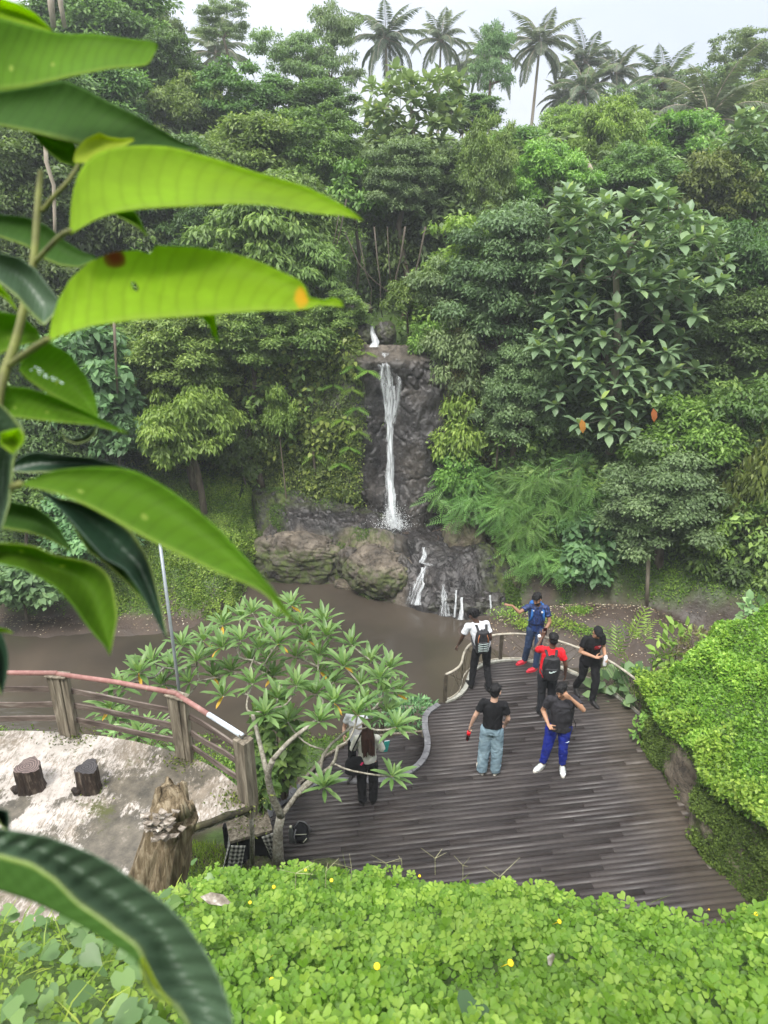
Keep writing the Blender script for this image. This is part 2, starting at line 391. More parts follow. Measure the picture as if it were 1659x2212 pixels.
def fall_material(name, lo, hi, sc=7, zs=.12):
    m, nt, bs, out = newmat(name)
    bs.inputs['Base Color'].default_value = (.80, .84, .88, 1); bs.inputs['Roughness'].default_value = .35
    tc = N(nt, 'ShaderNodeUVMap'); 
    mp = N(nt, 'ShaderNodeMapping'); mp.inputs['Scale'].default_value = (sc, sc*zs, 1); nt.links.new(tc.outputs[0], mp.inputs[0])
    t = N(nt, 'ShaderNodeTexNoise'); t.inputs['Scale'].default_value = 1.6; t.inputs['Detail'].default_value = 8; t.inputs['Roughness'].default_value = .72; t.inputs['Distortion'].default_value = .5
    nt.links.new(mp.outputs[0], t.inputs['Vector'])
    a = N(nt, 'ShaderNodeAttribute', attribute_name='v')
    s = math_(nt, 'ADD', t.outputs['Fac'], math_(nt, 'MULTIPLY', a.outputs['Fac'], .36))
    al = ramp(nt, s, [(lo, (0, 0, 0)), (hi, (1, 1, 1))])
    tr = N(nt, 'ShaderNodeBsdfTransparent'); mx = N(nt, 'ShaderNodeMixShader')
    nt.links.new(al, mx.inputs[0]); nt.links.new(tr.outputs[0], mx.inputs[1]); nt.links.new(bs.outputs[0], mx.inputs[2]); nt.links.new(mx.outputs[0], out.inputs[0])
    bump(nt, bs, t.outputs['Fac'], .6, .05)
    return m
M['fall'] = fall_material('falling_water', .60, 1.08)
M['thinfall'] = fall_material('trickling_water', .56, .95, 14, .10)
def wood_material():
    m, nt, bs, out = newmat('deck_wood')
    a = N(nt, 'ShaderNodeAttribute', attribute_name='v')
    c = ramp(nt, a.outputs['Fac'], [(0, (.024, .0195, .0195)), (.5, (.040, .033, .033)), (.85, (.062, .052, .050)), (1, (.088, .075, .070))])
    gr = nz(nt, 6, 8, .65, 1.2, stretch=(.12, 6, 1), rot=(0, 0, R(-7.5)))
    c = mixc(nt, 1.0, c, ramp(nt, gr, [(.3, (.75, .75, .76)), (.7, (1.25, 1.23, 1.20))]), 'MULTIPLY')
    bl = nz(nt, .55, 6, .6)
    c = mixc(nt, ramp(nt, bl, [(.5, (0, 0, 0)), (.68, (.4, .4, .4))]), c, (.085, .07, .064))
    # sun-bleached boards against the rock wall on the right
    tc = N(nt, 'ShaderNodeTexCoord'); sp = N(nt, 'ShaderNodeSeparateXYZ'); nt.links.new(tc.outputs['Object'], sp.inputs[0])
    e = math_(nt, 'ADD', sp.outputs[0], math_(nt, 'MULTIPLY', bl, 1.6))
    c = mixc(nt, ramp(nt, math_(nt, 'DIVIDE', e, 8.0), [(.60, (0, 0, 0)), (.73, (.7, .7, .7))]), c, (.17, .14, .11))
    wh = nz(nt, 30, 6, .7); c = mixc(nt, ramp(nt, wh, [(.70, (0, 0, 0)), (.75, (1, 1, 1))]), c, (.33, .30, .27))
    nt.links.new(c, bs.inputs['Base Color'])
    nt.links.new(ramp(nt, nz(nt, 1.3, 5, .6), [(.35, (.38, .38, .38)), (.65, (.75, .75, .75))]), bs.inputs['Roughness'])
    bump(nt, bs, gr, .15, .005); return m
M['deck'] = wood_material()
M['rim'] = mat_noise('deck_rim', [(.3, (.09, .09, .10)), (.6, (.17, .17, .18)), (.75, (.30, .30, .31))], 7, .6, .3, .01)
M['rimpale'] = mat_noise('pale_rim', [(.3, (.20, .20, .17)), (.6, (.36, .36, .32)), (.75, (.52, .52, .48))], 9, .7, .4, .01)
M['railmetal'] = mat_noise('rail_metal', [(.3, (.20, .17, .13)), (.55, (.38, .35, .29)), (.75, (.52, .49, .42))], 9, .45, .2, .005)
M['postmetal'] = mat_noise('rail_post', [(.3, (.035, .03, .025)), (.6, (.09, .075, .055)), (.8, (.18, .15, .10))], 12, .6, .2, .005)
M['wire'] = mat_plain('rail_wire', (.10, .085, .06), .6)
M['oldwood'] = mat_noise('weathered_wood', [(.3, (.055, .045, .035)), (.5, (.17, .145, .11)), (.7, (.34, .30, .24))], 9, .85, .6, .01, stretch=(2.2, 2.2, .25), dist=.6)
M['plank'] = mat_noise('rail_plank', [(.35, (.06, .045, .038)), (.55, (.14, .11, .095)), (.75, (.28, .25, .22))], 6, .85, .5, .008, stretch=(.5, .5, 3))
def terrace_material():
    m, nt, bs, out = newmat('limewashed_concrete')
    big = nz(nt, .9, 6, .6, .4); med = nz(nt, 6, 10, .75); fib = nz(nt, 30, 8, .8, .6, stretch=(1, .35, 1), rot=(0, 0, R(35)))
    white = ramp(nt, med, [(.3, (.27, .245, .215)), (.6, (.48, .44, .41))])
    worn = ramp(nt, med, [(.3, (.10, .085, .065)), (.7, (.26, .215, .165))])
    s = math_(nt, 'ADD', math_(nt, 'MULTIPLY', fib, .9), math_(nt, 'MULTIPLY', big, .9))
    k = ramp(nt, s, [(.84, (0, 0, 0)), (1.0, (1, 1, 1))]); k.node.color_ramp.elements[0].position = .82; k.node.color_ramp.elements[1].position = .95
    c = mixc(nt, k, white, worn)
    pt_ = math_(nt, 'ADD', math_(nt, 'MULTIPLY', nz(nt, 1.1, 8, .66, .2), .8), math_(nt, 'MULTIPLY', fib, .22))
    c = mixc(nt, ramp(nt, pt_, [(.495, (0, 0, 0)), (.53, (.93, .93, .93))]), c, ramp(nt, med, [(.35, (.035, .032, .024)), (.6, (.11, .095, .07)), (.75, (.26, .23, .19))]))
    c = mixc(nt, ramp(nt, nz(nt, 2.6, 9, .75), [(.60, (0, 0, 0)), (.66, (1, 1, 1))]), c, (.065, .07, .02))
    nt.links.new(c, bs.inputs['Base Color']); bs.inputs['Roughness'].default_value = .75; bump(nt, bs, s, .5, .01); return m
M['terrace'] = terrace_material()
M['black'] = mat_plain('black_fabric', (.014, .014, .016), .85, spec=.15)
# ------------------------------------------------------------------ terrain
XB = [-16, -8, -7.3, -4.6, -4, -1.4, 0, 1.6, 3.0, 3.8, 5.5, 7.2, 8.8, 12, 20]
YB = [17.6, 17.4, 17.3, 17.6, 20.3, 19.5, 18.6, 17.7, 17.6, 18.3, 18.2, 17.3, 16.2, 14.5, 12]
def yb_(x): return np.interp(x, XB, YB)
def yc_(x): return np.interp(x, [-20, -9, -5, -2, -.8, .5, 1.9, 2.8, 4.5, 20], [24, 22.8, 22.2, 21.6, 21.15, 20.95, 21.05, 21.6, 22.5, 26])
def ye_(x): return np.interp(x, [-6, -1.6, -1.25, -1.04, -.92, -.44, .0, .5, 1.136, 1.45, 1.67, 2.4, 4, 6], [1.8, 1.9, 2.0, 2.12, 2.6, 2.64, 2.52, 2.26, 1.84, 1.98, 2.2, 2.8, 4.2, 6.0])
def slope_z(x, y): return 7.85-.8*y
def mound_z(x, y):
    z = .75+1.25*np.clip(x-5.05, -1, None)
    z = np.where(z > 2.3, 2.3+(z-2.3)*.35, z)
    z = z+.12*fbm(xyz(x*.8, y*.8, 3), 3, 5)
    return z-np.clip(y-10.9, 0, None)**1.3*1.5+np.clip(7.2-y, 0, None)*.5
def ground_z(x, y):
    x = np.asarray(x, float); y = np.asarray(y, float)
    yb = yb_(x); yc = yc_(x)
    n = fbm(xyz(x*.5, y*.5, 0), 4, 1); n2 = fbm(xyz(x*2, y*2, 0), 3, 2)
    # river bed, mud bars
    z = np.full(np.broadcast(x, y).shape, -1.75)
    bar = 1.05*np.exp(-(((x-5.6)/3.2)**2+((y-16.6)/1.35)**2)**1.3)
    z = z+bar
    lb = sstep(-3.5, -6.5, x)*sstep(15.6, 17.2, y)*.42; z = z+lb
    z = z+sstep(13.4, 11.8, y)*.42*sstep(1.2, -.5, x)+sstep(14.6, 13.2, y)*.8*sstep(4.5, 6.5, x)
    # far banks
    d = y-yb
    lw = sstep(-3.3, -4.3, x)
    left = -1.35+np.clip(d, 0, 6)*.42+.65*sstep(0, .8, d)
    rt = sstep(3.2, 4.4, x)
    right = -1.0+.5*sstep(0, .6, d)+np.clip(d, 0, 9)*.75
    mid = np.clip(-1.6+np.clip(d-.4, 0, 3)*1.2, -1.7, -.3)
    up = lw*left+rt*right+(1-lw-rt)*mid
    z = np.where(d > 0, np.maximum(z, up), z)
    top = 5.4+.17*np.clip(y-22, 0, 60)+.8*sstep(1.2, 4, np.abs(x-.0))-.5*sstep(2.6, .6, np.abs(x-.1-.08*(y-22)))
    c = sstep(yc+.25, yc+1.1, y)*(1-rt)+rt*sstep(20, 25.5, y)
    z = z*(1-c)+top*c
    z = z+n*.25+n2*.05
    # near hillside
    ye = ye_(x)
    zs = np.where(y < ye, slope_z(x, y), slope_z(x, ye)-(y-ye)*2.4)+n2*.05
    base = np.where(y < 9.5, -1.0+1.0*sstep(9.5, 7.8, y)*sstep(-1.35, -1.7, x), -1.0)*sstep(11.5, 9, y)+z*(1-sstep(11.5, 9, y))
    z = np.where(y < 11.5, base+n*.05*(y < 11.5), z)
    zs = np.where((y > ye) & (x > -9), slope_z(x, ye)-(y-ye)*4.5, zs); z = np.maximum(z, np.where(y < 9, zs, -9))
    mz = np.where((x > 5.25) & (y > 2), mound_z(x, y)-.3, -9)
    z = np.where((x > 5.25) & (y < 13), np.maximum(z, mz), z)
    return z
def grass_mask(x, y):
    yb = yb_(x); d = y-yb
    g = sstep(-.1, .35, d+.5*fbm(xyz(x*1.3, y*1.3, 0), 3, 4))
    near = sstep(12.6, 11.6, y+1.2*fbm(xyz(x*1.5, y*1.5, 0), 3, 7))
    near = near*sstep(1.5, .4, x)*sstep(.42, .6, noise3(xyz(x*1.1, y*1.1, 0), 8)+.25*(y > 11))
    nh = (y < 6.5)*1.0
    mm = ((x > 5.2) & (y < 13))*1.0
    # no grass where the ledge is
    lm = ((x > -4.3) & (x < 3.6) & (y > 17) & (y < 21.5))
    return np.where(lm, 0, np.clip(g+near+nh+mm, 0, 1))
xs = np.concatenate([np.linspace(-90, -17, 18), np.linspace(-16, 16, 190), np.linspace(17, 90, 18)])
ys = np.concatenate([np.linspace(-6, 0, 6)[:-1], np.linspace(0, 30, 230), np.linspace(31, 75, 40), np.linspace(80, 260, 12)])
X, Y = np.meshgrid(xs, ys)
Z = ground_z(X, Y)
nx, ny = len(xs), len(ys)
def gridfaces(nx, ny):
    i = np.arange(nx-1)[None, :]+np.arange(ny-1)[:, None]*nx; i = i.ravel()
    return np.stack([i, i+1, i+1+nx, i+nx], 1)
me = mesh_np('ground', np.stack([X, Y, Z], -1).reshape(-1, 3), [gridfaces(nx, ny)], [M['ground']], {'v': grass_mask(X, Y).ravel()}, True)
tag(obj('ground', me), kind='structure')
# river
xs2 = np.linspace(-40, 24, 80); ys2 = np.linspace(11, 20.6, 30); X2, Y2 = np.meshgrid(xs2, ys2)
me = mesh_np('river', np.stack([X2, Y2, np.full(X2.shape, -1.5)], -1).reshape(-1, 3), [gridfaces(80, 30)], [M['water']], None, True)
tag(obj('river', me), kind='structure')
# ------------------------------------------------------------------ cliff face behind the waterfall
nx, nz_ = 420, 170
cx = np.linspace(-9.5, 5.0, nx); cz = np.linspace(-.8, 1, nz_)
CX, TT = np.meshgrid(cx, np.linspace(0, 1, nz_))
ztop = 5.35+.75*sstep(-.4, -2.2, CX)+.25*sstep(1.0, 2.2, CX)
CZ = -.6+TT*(ztop+.6)
bare = sstep(-.95, -.55, CX+.25*fbm(xyz(CX*0+1, 2, CZ*1.1), 3, 21))*sstep(2.15, 1.75, CX+.3*fbm(xyz(CX*0+1, 7, CZ*1.2), 3, 22)+.0*CZ)
crk = np.abs(fbm(xyz(CX*1.1+.5*CZ, 2, CZ*.9), 4, 36)); crk2 = np.abs(fbm(xyz(CX*2.6-.6*CZ, 9, CZ*1.6), 3, 39))
q = xyz(CX*.9, 0, CZ*.55)
rel = fbm(q, 5, 31)*.38+(1-np.abs(fbm(xyz(CX*1.9+CZ*.3, 1, CZ*.7), 4, 37))*2)*.10+fbm(xyz(CX*5, 0, CZ*4), 4, 33)*.04-.09*np.exp(-(crk/.03)**2)-.03*np.exp(-(crk2/.04)**2)
# ledges: rounded hollow under the fall, shelf at mid height
chan = -.18*np.exp(-((CX-.22+.05*CZ)/.33)**2)
CY = yc_(CX)+.085*CZ-rel*.8-chan*1.0-.25*sstep(1.3, .3, CZ)*sstep(2.2, .9, CX)*sstep(-.9, .9, CX)+.35*sstep(.9, .2, CZ)*sstep(.2, -.9, CX)
CY = CY+sstep(.93, 1, TT)*.9
CY = CY-.35*(1-bare)*fbm(xyz(CX*.7, 3, CZ*.7), 3, 40)
clf = np.stack([CX, CY, CZ], -1)
dryc = np.clip(.25*sstep(1.5, 2.3, CX)*1.6+.6*sstep(4.6, 5.3, CZ)+.25*fbm(xyz(CX, 4, CZ), 3, 41), 0, 1)
me = mesh_np('rock_cliff', clf.reshape(-1, 3), [gridfaces(nx, nz_)], [M['rock']], {'v': dryc.ravel(), 'moss': (1-bare).ravel()*.7}, True)
tag(obj('rock_cliff', me), 'tall dark wet rock cliff behind the waterfall', 'cliff')
# ------------------------------------------------------------------ ledge of rock under the fall
def ledge_z(x, y):
    yf = np.interp(x, [-4.3, -4, -3.3, -2.4, -1.4, -.6, .0, .8, 1.6, 2.3, 3.0, 3.6, 4.0, 4.3], [21, 20.35, 20.05, 19.75, 19.5, 18.9, 18.45, 18.05, 17.5, 17.25, 17.35, 17.6, 18.3, 19.5])
    sw = np.interp(x, [-4, -1.4, -.5, .3, 1.0, 1.6, 3, 4], [.55, .6, 1.0, 1.1, 1.8, 2.3, 1.9, .9])
    zt = np.interp(x, [-4, -2.5, -1.4, 0, 1.6, 3, 4], [.48, .36, .22, .05, -.1, -.35, -.75])
    yy = y+.18*fbm(xyz(x*1.3, y*.3, 0), 3, 51)
    t = np.clip((yy-yf)/sw, 0, 1)
    pr = t**.55*(1-.0*t)
    z = -1.85+(zt+1.85)*pr
    z = z+np.clip(y-20.2, 0, 2)*.25*sstep(1.8, -2, x)
    # boulder bulges in the front
    for bx, by, br, bh in ((-.15, 19.15, .75, .32), (.75, 18.75, .5, .25), (-1.1, 19.7, .4, .12), (-.75, 18.75, .4, .25), (2.2, 18.4, .9, .3), (3.1, 18.7, .8, .35), (1.55, 18.2, .35, .2), (2.6, 17.9, .4, .2)):
        z = z+bh*np.exp(-(((x-bx)/br)**2+((y-by)/br)**2)**1.5)
    crack = np.abs(fbm(xyz(x*.9+.4*y, y*.9, 0), 4, 53))
    z = z+.16*fbm(xyz(x*1.4, y*1.4, 1), 5, 52)-.20*np.exp(-(crack/.045)**2)*sstep(.02, .3, pr)
    z = z+.07*fbm(xyz(x*4, y*4, z*3), 4, 55)-.10*np.exp(-(np.abs(fbm(xyz(x*1.8, y*1.8+x, 3), 4, 58))/.03)**2)*sstep(.02, .3, pr)
    chute = np.exp(-((x-1.05-.32*(19.0-y))/.22)**2)*.14
    return z-chute
nx, ny = 330, 200
lx = np.linspace(-4.35, 4.35, nx); 
LX, LT = np.meshgrid(lx, np.linspace(0, 1, ny))
yf0 = np.interp(LX, [-4.3, -4, -3.3, -2.4, -1.4, -.6, .0, .8, 1.6, 2.3, 3.0, 3.6, 4.0, 4.3], [21, 20.35, 20.05, 19.75, 19.5, 18.9, 18.45, 18.05, 17.5, 17.25, 17.35, 17.6, 18.3, 19.5])-.25
LY = yf0+(21.75-yf0)*LT**1.25
LZ = ledge_z(LX, LY)
wetm = np.clip(sstep(.55, 1.0, LX)*.95+sstep(19.9, 20.4, LY)*.75+.5*sstep(-3.0, -3.4, LX)*0, 0, 1)
wetm = np.clip(.66+wetm+.6*fbm(xyz(LX, LY, LZ), 3, 57)-.55*np.exp(-((LT-.36)/.07)**2)*(LX < .3), 0, 1)
mossm = np.clip(sstep(-2.9, -3.6, LX)*1.2+(sstep(.5, -.2, LX)*.7+sstep(2.6, 3.4, LX)*1.3)*sstep(20.3, 19.8, LY)+.5*sstep(20.8, 21.2, LY), 0, 1)
me = mesh_np('rock_ledge', np.stack([LX, LY, LZ], -1).reshape(-1, 3), [gridfaces(nx, ny)], [M['rock']], {'v': (1-wetm).ravel(), 'moss': mossm.ravel()}, True)
tag(obj('rock_ledge', me), 'broad brown rock ledge under the tall waterfall', 'rock')
def boulder(loc, r, seed, label, dry=1.0, moss=.4, sq=(1, 1, .8), n=48):
    u = np.linspace(0, np.pi, n); v = np.linspace(0, 2*np.pi, n*2, endpoint=False)
    U, Vv = np.meshgrid(u, v, indexing='ij')
    p = xyz(np.sin(U)*np.cos(Vv), np.sin(U)*np.sin(Vv), np.cos(U))
    if n > 60: k = 1+.34*fbm(p*1.3+seed, 3, seed)+.10*(1-2*np.abs(fbm(p*2.6+seed, 4, seed+3)))+.05*fbm(p*7, 4, seed)-.07*np.exp(-(np.abs(fbm(p*1.7+9, 4, seed+8))/.03)**2)
    else: k = 1+.30*fbm(p*1.5+seed, 3, seed)+.12*(1-2*np.abs(fbm(p*3+seed, 3, seed+3)))+.03*fbm(p*12, 2, seed)
    p = p*k[..., None]*r*np.array(sq)
    i = np.arange(n-1)[:, None]*(2*n)+np.arange(2*n)[None]; j = np.arange(n-1)[:, None]*(2*n)+(np.arange(2*n)[None]+1) % (2*n)
    F = np.stack([i, i+2*n, j+2*n, j], -1).reshape(-1, 4)
    topd = np.clip(dry*(.55+.6*sstep(-.1, .75, p[..., 2]/r/sq[2]))+.3*fbm(p*2, 3, seed+20), 0, 1) if n > 60 else np.full(p.shape[:-1], dry)
    mss = moss*(np.clip(1.1-1.2*sstep(.35, .8, p[..., 2]/r/sq[2]), 0, 1) if n > 60 else 1)+0*topd
    me = mesh_np('boulder', p.reshape(-1, 3), [F], [M['rock']], {'v': topd.ravel(), 'moss': mss.ravel()}, True)
    o = obj('boulder', me, None, loc); tag(o, label, 'boulder'); return o
boulder(PY(668, 1200, 20.35), 1.2, 41, 'broad brown boulder forming the left half of the rock ledge', .6, .9, (1.5, .75, .74), 110)
boulder(PY(590, 1185, 20.5), .6, 48, 'dark slanting rock at the left end of the ledge', .2, .3, (.7, .7, 1.25), 80)
boulder(PY(822, 1238, 19.1), .95, 42, 'large rounded brown boulder in the middle of the ledge', .68, .8, (1.05, .9, .80), 110)
boulder(PY(762, 1215, 19.7), .6, 47, 'dark boulder wedged between the two large brown ones', .4, .5, (.8, .7, 1.0), 80)
boulder(PY(1010, 1292, 18.35), .9, 43, 'black wet boulder under the lower cascades', .0, .15, (1.25, .85, .62), 110)
boulder(PY(930, 1262, 18.75), .62, 44, 'black wet boulder left of the middle cascade', .05, .2, (.9, .8, .75), 80)
boulder(PY(1065, 1265, 18.9), .7, 45, 'dark mossy boulder sloping down at the right of the cascades', .55, .8, (1.2, .8, .55), 80)
boulder(PY(905, 1182, 19.9), .42, 46, 'flat brown rock just below the foot of the fall', .6, .3, (1.6, .9, .35), 80)
boulder(PY(1003, 1165, 20.0), .62, 3, 'reddish brown boulder beside the rock ledge under ferny bushes', 1.0, .35, (1, .8, 1.1))
boulder(PY(1180, 1250, 18.6)+Vector((-1.2, .2, -.1)), .45, 5, 'mossy boulder right of the lower cascade', .8, 1)
boulder(PZ(1075, 1330, -1.5), .42, 8, 'dark rock at the right foot of the lower cascade', .4, .6)
boulder(PZ(757, 1262, -1.45), .32, 9, 'low brown rock at the water edge below the ledge', .9, .2, (1.5, .8, .5))
boulder(PZ(700, 1890, -.2), .28, 15, 'moss covered stone at the foot of the frangipani tree', .7, 1.0, (1.2, .8, .8))
boulder(PZ(560, 1900, -.2), .33, 16, 'mossy stone below the black shrine', .7, 1.0, (1, .8, .9))
# ------------------------------------------------------------------ falling water
def ribbon(name, path, width, label=None, seg=90, across=14, dens=None, lift=.06, parent=None, surf=None, mat='fall'):
    """path: centre points (Vector), width list; lies in front of the rock"""
    pts = np.array([tuple(p) for p in path]); k = np.linspace(0, len(pts)-1, seg)
    C = np.stack([np.interp(k, np.arange(len(pts)), pts[:, i]) for i in range(3)], 1)
    W = np.interp(k, np.arange(len(pts)), width); Dn = np.interp(k, np.arange(len(pts)), dens or [.5]*len(pts))
    a = np.linspace(-1, 1, across)
    V = np.zeros((seg, across, 3)); 
    V[:, :, 0] = C[:, 0:1]+a[None]*W[:, None]/2+.03*fbm(xyz(k[:, None]*1.5, a[None]*3, 1), 2, 61)
    V[:, :, 1] = C[:, 1:2]+a[None]**2*W[:, None]*.22-.05*fbm(xyz(k[:, None]*.8, a[None]*4, 5), 3, 62)
    V[:, :, 2] = C[:, 2:3]+0*a[None]
    dist = np.concatenate([[0], np.cumsum(np.linalg.norm(np.diff(C, axis=0), axis=1))])
    UV = np.zeros((seg, across, 2)); UV[:, :, 0] = a[None]*W[:, None]/2; UV[:, :, 1] = dist[:, None]
    A = Dn[:, None]*(1-np.abs(a[None])**2.2)+0
    me = mesh_np(name, V.reshape(-1, 3), [gridfaces(across, seg)], [M[mat]], {'v': A.ravel()}, True, UV.reshape(-1, 2))
    return obj(name, me, parent)
wf = empty('waterfall', PZ(850, 1150, .1), 0, 'tall thin white waterfall down the dark rock face', 'waterfall')
def rel_(o, root):
    o.parent = root; o.matrix_parent_inverse = Matrix.Translation(-root.location); return o
# depth follows the cliff face
def cliff_front(x, z):
    i = np.argmin(np.abs(cx-x)); col = CZ[:, i]; return float(np.interp(z, col, CY[:, i]))
def onface(px, py, off=.10):
    y = 21.0
    for _ in range(5):
        p = PY(px, py, y); y = cliff_front(p.x, max(p.z, -.4))-off
    return PY(px, py, y)
mainp = [(838, 764), (838, 790), (842, 830), (845, 870), (842, 910), (843, 950), (845, 1000), (843, 1040), (845, 1080), (848, 1115), (852, 1150)]
pp = [onface(a, b) for a, b in mainp]
y0 = min(p.y for p in pp)
pp = [p if i < 6 else PY(*mainp[i], max(20.05, p.y-.05*(i-5))) for i, p in enumerate(pp)]
pp = [pp[0]+Vector((-.02, .5, .05))]+pp
rel_(ribbon('falling_sheet', pp, [.55, .62, .66, .62, .52, .36, .32, .30, .34, .42, .60, .95], seg=160, across=22, dens=[.35, .45, .6, .7, .75, .9, .95, 1.0, 1.0, .95, .9, .85]), wf)
rel_(ribbon('veil', [q+Vector((.02, .05, 0)) for q in pp], [.62, .72, .80, .78, .62, .46, .42, .40, .44, .55, .8, 1.2], seg=160, across=26, dens=[.2, .3, .35, .35, .3, .3, .35, .35, .35, .35, .3, .25]), wf)
sp2 = [onface(822, 772, .08), onface(824, 820, .08), onface(832, 870, .1), onface(838, 900, .12)]
rel_(ribbon('side_strand', sp2, [.2, .22, .2, .15], seg=50, across=8, dens=[.4, .7, .7, .5]), wf)
sp3 = [onface(862, 775, .08), onface(862, 830, .08), onface(858, 880, .1), onface(850, 915, .12)]
rel_(ribbon('side_strand', sp3, [.2, .22, .25, .2], seg=50, across=8, dens=[.4, .6, .7, .5]), wf)
# spray of droplets and foam at the foot
n = 2600; c = PZ(851, 1140, .1)
a = RNG.random(n)*2*np.pi; r = np.abs(RNG.normal(size=n))*.26; 
base = np.stack([c.x+np.cos(a)*r*1.2, c.y+np.sin(a)*r*.8-.1, .12+np.abs(RNG.normal(size=n))*.22*np.exp(-r*1.5)+.5*RNG.random(n)**3], 1)
lv = LV(); lv.leaves(base, rdir(n), rdir(n), .022, .016)
m, nt, bs, out = newmat('foam'); bs.inputs['Base Color'].default_value = (.82, .85, .88, 1); bs.inputs['Roughness'].default_value = .4; M['foam'] = m
rel_(obj('spray', lv.mesh('spray', m)), wf)
pt = [PY(803, 705, 22.6), PY(805, 720, 22.45), PY(812, 740, 22.25), PY(808, 750, 22.1)]
uf = ribbon('upper_cascade', pt, [.12, .2, .28, .4], seg=40, across=8, dens=[.8, 1.0, 1.0, 1.0])
tag(uf, 'small white cascade in the notch above the waterfall', 'waterfall')
boulder(PY(786, 728, 22.75), .36, 31, 'dark rock left of the small upper cascade', .1, .5, (1.0, .8, 1))
boulder(PY(832, 722, 22.9), .36, 32, 'dark rock right of the small upper cascade', .1, .5, (.9, .8, 1))
boulder(PY(768, 668, 24.2), .38, 33, 'grey boulder in the dark gully above the waterfall', .3, .6, (1.3, .8, .7))
def cascade(path, wds, dens, label):
    pts = []
    for px, py in path:
        # march the sight line onto the ledge
        t = 17.0; BB = [(PY(1010, 1292, 18.35), .9, (1.25, .85, .62)), (PY(930, 1262, 18.75), .62, (.9, .8, .75)), (PY(1065, 1265, 18.9), .7, (1.2, .8, .55))]
        while t < 24:
            p = PT(px, py, t)
            if p.z < float(ledge_z(np.array(p.x), np.array(p.y)))+.05 or p.z < -1.5 or any(sum(((p[i]-c_[i])/(r_*s_[i]*1.13))**2 for i in range(3)) < 1 for c_, r_, s_ in BB): break
            t += .03
        pts.append(PT(px, py, t-.08))
    o = ribbon('lower_cascade', pts, wds, seg=70, across=12, dens=dens, mat='thinfall'); tag(o, label, 'waterfall', 'thin cascades over the ledge'); return o
cascade([(915, 1182), (918, 1200), (912, 1216), (930, 1222)], [.10, .16, .24, .36], [.6, .7, .6, .4], 'small white cascade at the top of the lower rock')
cascade([(922, 1222), (908, 1250), (900, 1280), (893, 1306)], [.12, .26, .45, .6], [.45, .5, .4, .35], 'leftmost white cascade running into the river')
cascade([(912, 1225), (915, 1262), (905, 1285), (902, 1308)], [.08, .11, .13, .25], [.7, .8, .8, .7], 'bright narrow cascade just right of the leftmost one')
cascade([(958, 1262), (960, 1285), (962, 1310), (964, 1332)], [.08, .2, .3, .45], [.45, .55, .5, .45], 'middle white cascade down the black rock')
cascade([(997, 1290), (998, 1315), (996, 1340)], [.07, .10, .2], [.9, 1, 1], 'thin cascade right of the middle one')
cascade([(985, 1275), (984, 1300), (982, 1334)], [.04, .06, .1], [.7, .8, .9], 'faint trickle between two cascades')
cascade([(1058, 1285), (1060, 1310), (1060, 1330)], [.05, .06, .08], [.8, .8, .8], 'faint trickle at the right end of the black rock')
